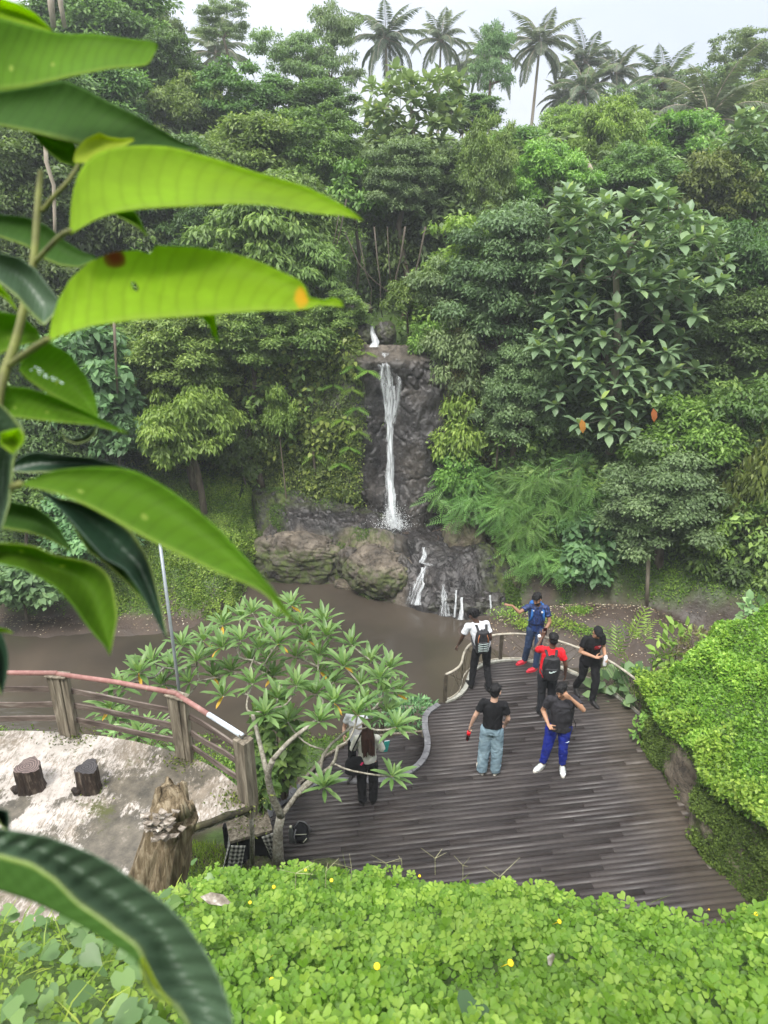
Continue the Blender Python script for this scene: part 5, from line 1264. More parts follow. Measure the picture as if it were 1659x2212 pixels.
# ------------------------------------------------------------------ driftwood trunk
random.seed(12)
dw = empty('driftwood_trunk', PY(318, 1960, 3.3), 0, 'tall weathered grey tree stump with splintered top and pale shelf fungus', 'tree stump')
L0 = dw.location; a = PY(318, 1960, 3.3)-L0; b = PY(385, 1730, 3.35)-L0; n = 56; ks = 40; V = []; F = []; b = PY(378, 1742, 3.35)-L0
for i in range(ks+1):
    u = i/ks; c = a.lerp(b, u); r0 = .158-.035*u+.012*math.sin(u*5)
    for k in range(n):
        an = 2*math.pi*k/n
        rr = r0*(1+.16*math.sin(2*an+u*1.2+.5)+.10*math.sin(5*an+2.2*u)+.05*math.sin(11*an-3*u)+.04*math.sin(23*an+u*4)+.10*float(fbm(np.array([math.cos(an)*2, math.sin(an)*2, u*3]), 3, 5)))
        if i == ks: rr *= .7
        V.append((c.x+rr*math.cos(an), c.y+rr*math.sin(an), c.z+(.13*math.cos(an-2.0)+.025*math.sin(7*an)+.035*random.random())*max(0, (u-.7)/.3)))
for i in range(ks):
    for k in range(n): F.append((i*n+k, i*n+(k+1) % n, (i+1)*n+(k+1) % n, (i+1)*n+k))
F.append(tuple(ks*n+k for k in range(n)))
mb = MB(); mb.add(V, F)
for k in range(9):
    an = random.random()*6.28; q = b+Vector((math.cos(an)*.10, math.sin(an)*.09, -.02)); mb.tube([q, q+Vector((random.uniform(-.02, .02), 0, random.uniform(.04, .14)))], [.028, .005], 5)
M['drift'] = mat_noise('driftwood', [(.3, (.06, .045, .028)), (.5, (.19, .145, .09)), (.68, (.36, .30, .21))], 10, .85, 1.0, .02, stretch=(2.4, 2.4, .22), dist=1.2)
mb.build('trunk', M['drift'], dw, True)
mb = MB(); c = PY(352, 1772, 3.17)-L0; lv = LV()
for i in range(46):
    q = Vector((random.gauss(0, .042), random.gauss(-.0, .025), random.gauss(0, .055)))
    an = random.uniform(-.6, 3.6); d = Vector((-math.cos(an)*.8-.4, -.6, math.sin(an)*.4-.1)).normalized(); L_ = random.uniform(.03, .065)
    sd = d.cross(Vector((0, .3, 1))).normalized(); p0 = c+q; nn = sd.cross(d)
    V = [p0, p0+d*L_*.5+sd*.02, p0+d*L_+sd*.024+nn*.012, p0+d*L_*1.1-nn*.004, p0+d*L_-sd*.024+nn*.012, p0+d*L_*.5-sd*.02]
    mb.add(V+[v-nn*.006 for v in V], [(0, 1, 2, 3, 4, 5), (11, 10, 9, 8, 7, 6)]+[(k, (k+1) % 6+0, (k+1) % 6+6, k+6)[::-1] for k in range(6)])
M['fungus'] = mat_noise('shelf_fungus', [(.3, (.10, .08, .06)), (.55, (.30, .26, .22)), (.7, (.60, .57, .53))], 30, .8, .4, .004)
mb.build('shelf_fungus', M['fungus'], dw)
# ------------------------------------------------------------------ shrine with chequered cloth
def check_material():
    m, nt, bs, out = newmat('chequered_cloth'); uvn = N(nt, 'ShaderNodeUVMap'); ck = N(nt, 'ShaderNodeTexChecker'); ck.inputs['Scale'].default_value = 1
    mp = N(nt, 'ShaderNodeMapping'); mp.inputs['Scale'].default_value = (9, 9, 1); nt.links.new(uvn.outputs[0], mp.inputs[0]); sp = N(nt, 'ShaderNodeSeparateXYZ'); nt.links.new(mp.outputs[0], sp.inputs[0])
    f = [math_(nt, 'GREATER_THAN', math_(nt, 'FRACT', sp.outputs[i]), .5) for i in (0, 1)]
    s = math_(nt, 'MULTIPLY', math_(nt, 'ADD', f[0], f[1]), .5)
    r = ramp(nt, s, [(0, (.55, .54, .50)), (.4, (.20, .20, .19)), (.8, (.015, .015, .015))]); r.node.color_ramp.interpolation = 'CONSTANT'
    nt.links.new(r, bs.inputs['Base Color']); bs.inputs['Roughness'].default_value = .9; return m
M['check'] = check_material()
def cloth(name, A, B, C_, D_, sag, parent, n=24, fold=5, amp=.03):
    """quad A B (top) D C (bottom)"""
    V = []; UV = []
    for j in range(n):
        for i in range(n):
            u, v = i/(n-1), j/(n-1); p = A.lerp(B, u).lerp(C_.lerp(D_, u), v); nn = (B-A).cross(C_-A).normalized()
            p = p+nn*(amp*math.sin(u*fold*math.pi*(1+.3*v)+v)*v)+Vector((0, 0, -sag*math.sin(u*math.pi)*v)); V.append(tuple(p)); UV.append((u*(B-A).length/.6, v*(C_-A).length/.6))
    me = mesh_np(name, np.array(V), [gridfaces(n, n)], [M['check']], None, True, np.array(UV)); o = obj(name, me, parent)
    s = o.modifiers.new('s', 'SOLIDIFY'); s.thickness = .004; return o
sc_ = PZ(545, 1868, -.25); shr = empty('shrine_stand', sc_, R(20), 'small black wooden shrine wrapped in chequered cloth beside the tree', 'shrine')
mb = MB(); mb.box((0, 0, .82), (.62, .52, .05)); mb.build('shelf', M['oldwood'], shr, bevel=.004)
for sx_ in (-1, 1):
    for sy_ in (-1, 1): mb = MB(); mb.box((sx_*.24, sy_*.2, .38), (.06, .06, .84)); mb.build('leg', M['black'], shr)
mb = MB(); mb.box((.03, .0, .40), (.40, .34, .70)); mb.build('cabinet', M['black'], shr, bevel=.01)
cloth('chequered_cloth', Vector((-.30, -.22, .80)), Vector((-.24, .22, .80)), Vector((-.52, -.30, .12)), Vector((-.30, .22, .2)), .05, shr)
cloth('chequered_cloth', Vector((-.30, -.27, .78)), Vector((-.10, -.27, .70)), Vector((-.46, -.33, .10)), Vector((-.26, -.29, .02)), .04, shr)
cloth('chequered_cloth', Vector((.14, -.27, .78)), Vector((.33, -.27, .80)), Vector((.26, -.30, .30)), Vector((.36, -.28, .1)), .04, shr)
lv = LV(); q = RNG.normal(size=(60, 3))*np.array([.14, .12, .01])+np.array([0, 0, .865]); lv.leaves(q, RNG.normal(size=(60, 3))*np.array([1, 1, .3]), np.tile([0, 0, 1.0], (60, 1)), .05, .025); o = obj('shrine_moss', lv.mesh('shrine_moss', M['moss'])); 
o.name = 'offering_leaves'; o.parent = shr
pst = MB(); c = PZ(491, 1812, .05); pst.box((c.x, c.y, -.05), (.09, .09, .75)); pst.box((c.x+.08, c.y, .0), (.12, .05, .05)); pst.build('black_post', M['black'], None, False, 'short black post left of the chequered shrine', 'post', bevel=.006)
pst = MB(); a, b = PZ(540, 1700, 1.2), PZ(548, 1870, -.2); pst.tube([PY(541, 1745, 7.1), PY(545, 1800, 7.15), PY(545, 1868, 7.2)], [.03, .032, .036], 8, rough=.15); pst.build('mossy_stake', M['frbark'], None, True, 'thin mossy stake standing in front of the black shrine', 'stake')
# grass and bushes beside the shrine
lv = LV(); gx_ = np.linspace(-5, -1.2, 50); gy_ = np.linspace(7.0, 9.2, 40); G1, G2 = np.meshgrid(gx_, gy_); GPn = np.stack([G1, G2, ground_z(G1, G2)], -1)
scatter_surface(lv, GPn, (0, 0, 1), sstep(8.6, 8.1, G2+.3*fbm(xyz(G1*2, G2*2, 0), 2, 3)), 9000, .09, .02, 'blade', off=.01, droop=-1.2)
tag(obj('shrine_grass', lv.mesh('shrine_grass', M['grass'])), 'grass tufts left of the shrine', 'grass', kind='stuff')
# ------------------------------------------------------------------ frangipani
random.seed(31); RNG = np.random.default_rng(31)
fr = empty('frangipani_tree', PZ(601, 1872, -.05), 0, 'frangipani tree with pale forked branches and long leaf rosettes beside the deck', 'tree'); L0 = fr.location.copy()
def fp(px, py, y): return PY(px, py, y)-L0
y0 = fr.location.y
main = [Vector((0, 0, -.1)), fp(600, 1830, y0), fp(601, 1790, y0+.02), fp(607, 1763, y0+.03)]
left = [main[-1], fp(585, 1715, y0-.05), fp(577, 1670, y0-.1), fp(590, 1640, y0-.1)]
right = [main[-1], fp(626, 1738, y0+.1), fp(652, 1700, y0+.2), fp(690, 1670, y0+.3)]
right2 = [fp(640, 1722, y0+.15), fp(690, 1675, y0+.05), fp(722, 1650, y0), fp(730, 1612, y0)]
right3 = [fp(690, 1670, y0+.3), fp(700, 1620, y0+.4), fp(760, 1570, y0+.5)]
l2 = [fp(590, 1640, y0-.1), fp(625, 1600, y0), fp(665, 1570, y0+.1), fp(700, 1545, y0+.3)]
l3 = [fp(577, 1670, y0-.1), fp(560, 1600, y0+.2), fp(545, 1540, y0+.4)]
mb = MB(); mb.tube(main, [.10, .078, .07, .065], 12, rough=.1)
for l, r_ in ((left, .058), (right, .042), (right2, .030), (right3, .028), (l2, .036), (l3, .040)): mb.tube(smooth_poly(l, 1), [r_*(1-.35*i/max(1, len(smooth_poly(l, 1))-1)) for i in range(len(smooth_poly(l, 1)))], 9, rough=.15)
nodes = []
for l, r_ in ((left, .045), (right, .032), (right2, .022), (right3, .022), (l2, .028), (l3, .030)): nodes += [(p, r_*.8) for p in l[1:]]
nodes.append((fp(545, 1540, y0+.4), .04))
tips = [(480, 1352), (545, 1325), (600, 1335), (650, 1350), (705, 1375), (760, 1395), (800, 1432), (842, 1445), (392, 1395), (440, 1385), (372, 1443), (330, 1432), (300, 1455), (262, 1487), (425, 1430), (462, 1462),
        (520, 1385), (560, 1400), (600, 1392), (640, 1420), (690, 1415), (742, 1440), (780, 1482), (828, 1495), (858, 1500), (500, 1450), (545, 1478), (590, 1462), (640, 1482), (682, 1500), (722, 1520), (772, 1545), (835, 1540),
        (855, 1572), (690, 1560), (572, 1545), (482, 1505), (622, 1560), (700, 1702), (846, 1678), (250, 1555), (300, 1590), (240, 1530), (520, 1335), (575, 1365), (690, 1450), (600, 1510), (410, 1475), (350, 1480), (790, 1520), (700, 1345), (630, 1310), (445, 1420), (540, 1430), (660, 1385), (720, 1475), (580, 1430), (480, 1400), (820, 1470)]
lv = LV(); yl = LV(); TP = []
for i, (a, b) in enumerate(tips):
    up_ = (1600-b)/300.0; y = y0+.2+1.9*up_+random.uniform(-.5, .5) if b < 1600 else y0-.25+random.uniform(-.1, .2)
    if a < 350: y = y0+random.uniform(0, .8)
    TP.append((fp(a, b, y), i))
for p, i in sorted(TP, key=lambda q: min((q[0]-n_[0]).length for n_ in nodes)):
    b = min(nodes, key=lambda q: (q[0]-p).length+.3*max(0, q[0].z-p.z)*2); d = p-b[0]
    side = Vector((random.uniform(-.15, .15), random.uniform(-.15, .15), -.12*d.length))
    pts = [b[0], b[0]+d*.35+side*.8, b[0]+d*.72+side*.6, p]; r_ = b[1]
    rr = [max(r_*.75, .014), max(r_*.6, .013), .013, .012]; mb.tube(smooth_poly(pts, 1), np.interp(np.linspace(0, 3, 8), range(4), rr).tolist()[:len(smooth_poly(pts, 1))], 7, rough=.15, cap=False)
    nodes += [(pts[1], rr[1]), (pts[2], rr[2]), ]
    n = random.randint(16, 20); base = np.array(tuple(p)); a0 = RNG.random()*6.28+np.arange(n)*2.39996; el = np.linspace(1.25, -.35, n)+RNG.normal(size=n)*.12
    axis = np.array([d.x, d.y, max(.6, abs(d.z)+.5)]); axis /= np.linalg.norm(axis)
    D = np.stack([np.cos(a0)*np.cos(el), np.sin(a0)*np.cos(el), np.sin(el)], 1)+axis*.35
    NR = np.stack([-np.cos(a0)*np.sin(el), -np.sin(a0)*np.sin(el), np.cos(el)+.2], 1); s = .335*(.7+.4*RNG.random(n))*np.where(np.arange(n) < 3, .7, 1)
    lv.leaves(np.repeat(base[None], n, 0)+D*.02, D, NR, s, s*.215, 'strap', np.clip(np.where(np.arange(n) < 3, .85, .15+.55*RNG.random(n)), 0, 1))
    if i % 3 == 0:
        k = 1; aa = RNG.random()*6.28; DD = np.array([[math.cos(aa), math.sin(aa)-.4, -.45]]); yl.leaves(base[None], DD, np.array([[0, -.3, 1.0]]), .2, .05, 'strap', np.array([.5]))
mb.build('trunk', M['frbark'], fr, True)
obj('foliage', lv.mesh('foliage', M['frang']), fr); obj('yellow_leaves', yl.mesh('yellow_leaves', M['yellow']), fr)
shrub_patch(600, 1600, 1.2, 110, 200, 520, .14, .11, 'heart', M['fine'], 'heart leaved climber tangled in the frangipani trunk', name='climbing_plant', stems=18, seed=41, droop=.7)
shrub_patch(560, 1690, 1.1, 70, 110, 180, .13, .10, 'heart', M['fine'], 'dark green weeds between the terrace corner and the frangipani', name='climbing_plant', stems=8, seed=42, droop=.7)
shrub_patch(300, 1590, -.2, 150, 50, 160, .2, .05, 'strap', M['frang'], 'low frangipani shoots seen through the terrace fence', name='frangipani_shoots', stems=14, seed=43)
# ------------------------------------------------------------------ peanut ground cover in front
RNG = np.random.default_rng(8)
gx_ = np.linspace(-2.6, 3.4, 200); gy_ = np.linspace(.25, 3.9, 160); PX_, PY_ = np.meshgrid(gx_, gy_)
PZ_ = ground_z(PX_, PY_)
ye = ye_(PX_); pm = (PY_ < ye+.55)*1.0
leftm = sstep(-.45, -.62, PX_+.12*fbm(xyz(PX_*2, PY_*2, 0), 2, 4)+.28*(PY_-1.2))
gp = np.stack([PX_, PY_, PZ_], -1)
me = mesh_np('near_slope', (gp+np.array([0, 0, .012])).reshape(-1, 3), [gridfaces(200, 160)], [M['ground']], {'v': np.ones(gp.size//3)}, True)
tag(obj('near_slope', me), kind='structure')
def peanut(lv, mask, count, L, hmin, hmax):
    a = gp[:-1, :-1]; m_ = mask[:-1, :-1].ravel(); p = m_/m_.sum(); idx = RNG.choice(len(p), count, p=p)
    pos = a.reshape(-1, 3)[idx]+np.stack([RNG.random(count)*.031, RNG.random(count)*.024, np.zeros(count)], 1)
    pos[:, 2] = ground_z(pos[:, 0], pos[:, 1])
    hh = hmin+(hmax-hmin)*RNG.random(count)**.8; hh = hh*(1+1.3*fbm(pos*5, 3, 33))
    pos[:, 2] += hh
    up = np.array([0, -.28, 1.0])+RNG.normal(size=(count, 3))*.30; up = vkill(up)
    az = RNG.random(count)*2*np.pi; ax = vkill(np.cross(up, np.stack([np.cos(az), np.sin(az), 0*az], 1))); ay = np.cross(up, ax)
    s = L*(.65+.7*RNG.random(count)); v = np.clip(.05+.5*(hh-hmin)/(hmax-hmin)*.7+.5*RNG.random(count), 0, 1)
    for off, ang in ((0, .45), (0, -.45), (-.32, 1.25), (-.32, -1.25)):
        d = ax*math.cos(ang)+ay*math.sin(ang)+up*.28
        lv.leaves(pos+ax*(s*off)[:, None], d, up+RNG.normal(size=(count, 3))*.12, s*(1 if off == 0 else .85), s*.62, 'obov', v)
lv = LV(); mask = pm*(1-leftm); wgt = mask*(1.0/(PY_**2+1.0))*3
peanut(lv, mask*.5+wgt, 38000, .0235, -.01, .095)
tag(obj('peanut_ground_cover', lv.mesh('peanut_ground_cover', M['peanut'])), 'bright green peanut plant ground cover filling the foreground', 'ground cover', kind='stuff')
lv = LV(); mask2 = pm*leftm; peanut(lv, mask2, 5200, .022, -.02, .03)
tag(obj('shaded_ground_cover', lv.mesh('shaded_ground_cover', M['grass'])), 'darker low ground cover under the heart leaved plants at lower left', 'ground cover', kind='stuff')
lv = LV(); m_ = mask2[:-1, :-1].ravel(); idx = RNG.choice(len(m_), 620, p=m_/m_.sum()); pos = gp[:-1, :-1].reshape(-1, 3)[idx]+RNG.normal(size=(620, 3))*.015; pos[:, 2] = ground_z(pos[:, 0], pos[:, 1])+.04+.07*RNG.random(620)
az = RNG.random(620)*6.28; s = .035+.035*RNG.random(620)
lv.leaves(pos, np.stack([np.cos(az), np.sin(az)-.6, 0*az-.25], 1), np.array([0, -.45, 1.0])+RNG.normal(size=(620, 3))*.28, s, s*.95, 'heart', np.clip(.2+.7*RNG.random(620), 0, 1))
tag(obj('heart_leaved_plants', lv.mesh('heart_leaved_plants', M['heart'])), 'grey green heart leaved creepers at the lower left', 'creepers', kind='stuff')
lv = LV(); idx = RNG.choice(len(m_), 700, p=m_/m_.sum()); pos = gp[:-1, :-1].reshape(-1, 3)[idx]; az = RNG.random(700)*6.28
lv.leaves(pos, np.stack([np.cos(az)*.8, np.sin(az)*.8, .7+0*az], 1), np.stack([-np.cos(az), -np.sin(az), 1+0*az], 1), .07+.09*RNG.random(700), .008, 'blade')
mg = (pm*(1-leftm))[:-1, :-1].ravel()*sstep(1.3, 2.5, PY_[:-1, :-1]).ravel(); idx = RNG.choice(len(mg), 90, p=mg/mg.sum()); pos = gp[:-1, :-1].reshape(-1, 3)[idx]; az = RNG.random(90)*6.28
lv.leaves(pos, np.stack([np.cos(az)*.4, np.sin(az)*.4, 1+0*az], 1), np.stack([-np.cos(az), -np.sin(az), .3+0*az], 1), .12+.1*RNG.random(90), .004, 'blade')
tag(obj('grass_blades', lv.mesh('grass_blades', M['grass'])), 'loose grass blades among the ground cover', 'grass', kind='stuff')
# yellow flowers, each a thing of its own
def flower_mesh():
    mb = MB(); mb.lathe((0, 0, .006), [(.002, 0), (.010, .004), (.013, .010), (.010, .012), (.001, .008)], 10)
    mb.ell((0, .006, .010), (.006, .004, .004), 6); mb.tube([(0, 0, -.05), (0, 0, .006)], .0012, 4)
    me = bpy.data.meshes.new('yellow_flower'); me.from_pydata([tuple(v) for v in mb.V], [], mb.q); me.materials.append(M['petal']); me.polygons.foreach_set('use_smooth', [True]*len(me.polygons)); me.update(); return me
fm_ = flower_mesh()
fl = [(812, 2088, 'yellow flower low in the middle of the ground cover', 1.25), (1098, 2082, 'largest yellow flower right of centre', 1.3), (585, 2062, 'yellow flower at the left of the ground cover', 1), (587, 2118, 'yellow flower low near the big drooping leaf', 1), (1205, 1992, 'yellow flower left of the crest dip', 1), (1020, 1922, 'yellow flower on the crest below the deck', 1), (1172, 1925, 'yellow flower standing up on the crest', 1), (716, 1902, 'yellow flower near the frangipani foot', 1), (590, 1917, 'yellow flower left of the one near the frangipani', 1), (540, 1950, 'small yellow flower near the silver leaf', .8), (1530, 1965, 'yellow flower at the crest dip', 1), (1630, 1975, 'yellow flower at the right edge', .9), (660, 1880, 'tiny yellow flower on the crest', .8), (905, 1893, 'tiny yellow flower at the middle of the crest', .8)]
for px, py, lab, s in fl:
    t = .6
    while t < 6:
        p = PT(px, py, t)
        if p.z < float(ground_z(np.array(p.x), np.array(p.y)))+.095: break
        t += .01
    o = obj('yellow_flower', fm_, None, p); o.scale = (s*.62,)*3; o.rotation_euler = (R(35), 0, random.random()); tag(o, lab, 'flower', 'yellow flowers in the ground cover')
def ground_hit(px, py, h=.1):
    t = .6
    while t < 8:
        p = PT(px, py, t)
        if p.z < float(ground_z(np.array(p.x), np.array(p.y)))+h: return p
        t += .01
p = ground_hit(432, 1937, .13); lv = LV(); lv.leaves(np.array([tuple(p)]), np.array([[1.0, .1, -.35]]), np.array([[0, -.5, 1.0]]), .13, .05, 'leaf'); o = obj('dead_leaf', lv.mesh('dead_leaf', M['fungus'])); tag(o, 'curled silvery dead leaf on the ground cover near the driftwood', 'leaf')
p = ground_hit(1182, 2066, .11); lv = LV(); lv.leaves(np.array([tuple(p)]), np.array([[.4, .1, -.5]]), np.array([[0.3, -.7, .6]]), .05, .04, 'leaf'); o = obj('dead_leaf', lv.mesh('dead_leaf', M['fungus'])); tag(o, 'crumpled pale dry leaf right of the largest yellow flower', 'leaf')
p = ground_hit(1025, 2155, .12); lv = LV(); lv.leaves(np.array([tuple(p)]), np.array([[-.2, -.6, .2]]), np.array([[0.1, -.5, 1.0]]), .085, .09, 'heart'); o = obj('broad_leaf', lv.mesh('broad_leaf', M['round'])); tag(o, 'single bluish heart shaped leaf at the bottom of the ground cover', 'leaf')
# thin forked grass seed heads over the crest
random.seed(9)
for i, (a, b) in enumerate([(835, 1840), (868, 1835), (940, 1830), (1000, 1845), (760, 1850), (705, 1858), (1080, 1870), (640, 1862)]):
    g = ground_hit(a-2, b+60, .05) or PT(a, b+60, 3.6); top = PY(a, b, g.y); mb = MB(); mb.tube([g, g.lerp(top, .6)], .0016, 3, cap=False)
    for k in range(3):
        d = Vector((random.uniform(-.09, .09), random.uniform(-.03, .03), random.uniform(.02, .09))); mb.tube([g.lerp(top, .6), g.lerp(top, .6)+d], [.0014, .0007], 3, cap=False)
    M['straw'] = M.get('straw') or mat_plain('straw', (.34, .33, .20), .7); o = mb.build('grass_stalk', M['straw'], None, False, 'thin forked grass stalk rising over the crest in front of the deck', 'grass stalk', 'grass stalks on the crest')
# ------------------------------------------------------------------ bag and bottle left on the deck
c = PZ(648, 1812, 0); bg_ = empty('rucksack', c, R(15), 'small black rucksack lying on the deck beside a steel bottle', 'rucksack')
mb = MB(); mb.ell((0, .02, .13), (.15, .12, .14), 14); mb.ell((.02, -.08, .10), (.10, .06, .09), 12); remesh(mb, 'bag_body', M['black'], bg_, .012, 2, .012, 9)
mb = MB(); mb.tube([(-.05, .0, .27), (0, .02, .34), (.08, .02, .30), (.15, 0, .22), (.17, -.02, .12)], .012, 6); mb.tube([(-.06, -.05, .26), (-.1, -.12, .2), (-.09, -.14, .08)], .012, 6); mb.build('strap', M['rim'], bg_, True)
M['palefab'] = mat_plain('pale_trim', (.45, .45, .36), .7)
mb = MB(); mb.tube([(-.09, -.09, .2), (0, -.13, .22), (.09, -.11, .18)], .006, 5); mb.tube([(.03, -.14, .06), (.09, -.13, .12)], .009, 5); mb.build('trim', M['palefab'], bg_, True)
M['steel'] = mat_plain('steel_bottle', (.22, .24, .24), .35, .7)
c = PZ(630, 1818, 0); bo = empty('steel_bottle', c, 0, 'tall grey steel bottle standing on the deck beside the black rucksack', 'bottle')
mb = MB(); mb.lathe((0, 0, 0), [(.036, 0), (.038, .01), (.038, .22), (.030, .25), (.018, .27), (.018, .28)], 18); mb.build('bottle_body', M['steel'], bo, True)
mb = MB(); mb.lathe((0, 0, .28), [(.021, 0), (.021, .03), (.016, .035)], 14); mb.build('cap', M['palefab'], bo, True)
# ------------------------------------------------------------------ people
def V3(*a): return Vector(a)
def skinmat(name, c): return mat_plain(name, c, .5, 0, .35, .08, 30, .05)
M['skin_pale'] = skinmat('skin_pale', (.58, .36, .27)); M['skin_tan'] = skinmat('skin_tan', (.40, .22, .14)); M['skin_brown'] = skinmat('skin_brown', (.27, .145, .09)); M['skin_dark'] = skinmat('skin_dark', (.075, .040, .028))
M['skin_deep'] = skinmat('skin_deep', (.10, .052, .036))
M['hair'] = mat_noise('black_hair', [(.3, (.004, .004, .005)), (.7, (.013, .012, .013))], 60, .6, .5, .004, spec=.2, stretch=(1, 1, .3))
M['brownhair'] = mat_noise('long_brown_hair', [(.3, (.012, .007, .006)), (.7, (.065, .022, .016))], 50, .4, .5, .004, spec=.5, stretch=(1, 1, .15))
def cloth_mat(name, c, rough=.85, var=.18): return mat_noise(name, [(.3, tuple(x*(1-var) for x in c)), (.7, tuple(x*(1+var) for x in c))], 7, rough, .35, .01, 8, spec=.15)
M['white_tee'] = cloth_mat('white_cotton', (.68, .70, .76), var=.06); M['black_tee'] = cloth_mat('black_cotton', (.012, .012, .014)); M['char_tee'] = cloth_mat('charcoal_cotton', (.030, .029, .034))
M['red_tee'] = cloth_mat('red_jersey', (.62, .015, .025), .7); M['black_pant'] = cloth_mat('black_trousers', (.014, .014, .016)); M['dark_pant'] = cloth_mat('dark_trousers', (.022, .023, .027))
M['blue_pant'] = cloth_mat('royal_blue_fleece', (.015, .028, .26)); M['navy_pant'] = cloth_mat('navy_trousers', (.030, .050, .105))
M['jeans'] = mat_noise('washed_denim', [(.3, (.13, .20, .26)), (.55, (.24, .34, .41)), (.72, (.36, .47, .53))], 4.5, .9, .4, .01, 8, spec=.1)
def jersey_mat():
    m, nt, bs, out = newmat('navy_patterned_jersey'); f = nz(nt, 9, 3, .6, 2.5, stretch=(2.2, 2.2, .6)); nt.links.new(ramp(nt, f, [(.42, (.005, .009, .032)), (.54, (.008, .028, .13)), (.60, (.012, .06, .25)), (.64, (.006, .010, .04))]), bs.inputs['Base Color']); bs.inputs['Roughness'].default_value = .6; return m
M['jersey'] = jersey_mat()
M['cream'] = cloth_mat('cream_blouse', (.60, .60, .55), var=.06)
M['shoe_black'] = mat_plain('black_shoe', (.018, .017, .017), .5); M['shoe_white'] = mat_plain('white_trainer', (.66, .66, .63), .45, 0, .4, .12, 25); M['shoe_cream'] = mat_plain('cream_trainer', (.55, .50, .40), .6)
M['slide_red'] = mat_plain('red_slide', (.50, .03, .05), .5); M['sole_white'] = mat_plain('pale_sole', (.62, .60, .55), .6); M['silver'] = mat_plain('silver_panel', (.36, .38, .40), .3, .5)
M['pack_black'] = mat_noise('black_nylon', [(.3, (.012, .012, .014)), (.7, (.030, .030, .034))], 8, .55, .3, .01); M['pack_blue'] = mat_noise('blue_nylon', [(.3, (.012, .07, .24)), (.7, (.03, .14, .42))], 6, .55, .35, .012)
M['orange_trim'] = mat_plain('orange_trim', (.55, .20, .08), .6); M['phone'] = mat_plain('phone_black', (.008, .008, .01), .15, 0, .6); M['white_plastic'] = mat_plain('white_plastic', (.72, .72, .75), .4)
M['cola'] = mat_plain('dark_cola', (.02, .006, .004), .12, 0, .6); M['redlabel'] = mat_plain('red_label', (.62, .01, .02), .4); M['emblem'] = mat_plain('pale_emblem', (.62, .74, .72), .5); M['teal'] = mat_plain('teal_plastic', (.04, .35, .32), .4); M['pink_tag'] = mat_plain('pink_tag', (.7, .05, .15), .5)
M['lip'] = mat_plain('lips', (.22, .07, .06), .5); M['eye'] = mat_plain('eye_dark', (.015, .01, .008), .2, 0, .6)
UPV = Vector((0, 0, 1))
def seg(mb, a, b, ra, rb, sq=1.0, side=None, n=14, capa=True, capb=True, mid=None):
    """tapered limb with rounded (or flat) ends; sq flattens it across `side`"""
    a, b = Vector(a), Vector(b); d = b-a; L = d.length; d.normalize()
    s = (side or Vector((1, 0, 0))); s = s-d*s.dot(d)
    if s.length < .05: s = Vector((0, 1, 0))-d*d.y
    s.normalize(); t = d.cross(s); rings = []
    if capa: rings += [(-ra*math.cos(q), ra*math.sin(q)) for q in (.25, .7, 1.15)]
    rings.append((0, ra))
    if mid: rings.append((L*.38, mid))
    rings.append((L, rb))
    if capb: rings += [(L+rb*math.sin(q), rb*math.cos(q)) for q in (.42, .87, 1.32)]
    V = [a+d*h+(s*math.cos(2*math.pi*k/n)+t*(math.sin(2*math.pi*k/n)*sq))*max(r, .0015) for h, r in rings for k in range(n)]
    F = [(i*n+k, i*n+(k+1) % n, (i+1)*n+(k+1) % n, (i+1)*n+k) for i in range(len(rings)-1) for k in range(n)]+[tuple(range(n))[::-1], tuple((len(rings)-1)*n+k for k in range(n))]
    mb.add(V, F)
def loft(mb, rings, n=22, pw=2.1):
    """rings: (centre, rx, ry, yaw)"""
    V = []
    for c, rx, ry, yaw in rings:
        for k in range(n):
            a = 2*math.pi*k/n; ca, sa = math.cos(a), math.sin(a); x = rx*math.copysign(abs(ca)**(2/pw), ca); y = ry*math.copysign(abs(sa)**(2/pw), sa)
            V.append(Vector(c)+Vector((x*math.cos(yaw)-y*math.sin(yaw), x*math.sin(yaw)+y*math.cos(yaw), 0)))
    F = [(i*n+k, i*n+(k+1) % n, (i+1)*n+(k+1) % n, (i+1)*n+k) for i in range(len(rings)-1) for k in range(n)]+[tuple(range(n))[::-1], tuple((len(rings)-1)*n+k for k in range(n))]
    mb.add(V, F)
def hand(mb, w, d, nrm, thumb, curl=.5, spread=.12, s=1.0):
    """w wrist, d towards the fingers, nrm out of the palm, thumb = side of the thumb"""
    w = Vector(w); d = Vector(d).normalized(); nrm = Vector(nrm); nrm = (nrm-d*nrm.dot(d)).normalized(); sd = d.cross(nrm)
    if sd.dot(Vector(thumb)) < 0: sd = -sd
    for k, o in enumerate((.028, .010, -.009, -.027)): seg(mb, w+sd*o*.55*s, w+d*.082*s+sd*o*s, .017*s, .0125*s, .85, sd, 8)
    for k, (o, L) in enumerate(((.029, .068), (.010, .078), (-.010, .072), (-.029, .056))):
        p = w+d*.082*s+sd*o*s; c = curl*(1+.12*k)*(.8+.1*k); dd = (d+sd*spread*(1.2-k*.8)*.5).normalized()
        for j, (f, r) in enumerate(((.45, .0092), (.32, .0085), (.26, .0075))):
            an = c*(.45+.75*j) if j else c*.45
            dr = dd*math.cos(an)+nrm*math.sin(an); q = p+dr*L*f*s; seg(mb, p, q, r*s, r*.93*s, 1, sd, 8); p = q
    p = w+d*.018*s+sd*.026*s+nrm*.006*s
    for j, (L, r) in enumerate(((.038, .0125), (.030, .0105), (.026, .009))):
        dr = (d*(.62+.12*j)+sd*(.72-.3*j*(curl+.4))+nrm*(.25+.35*curl*j)).normalized(); q = p+dr*L*s; seg(mb, p, q, r*s, r*.92*s, 1, sd, 8); p = q
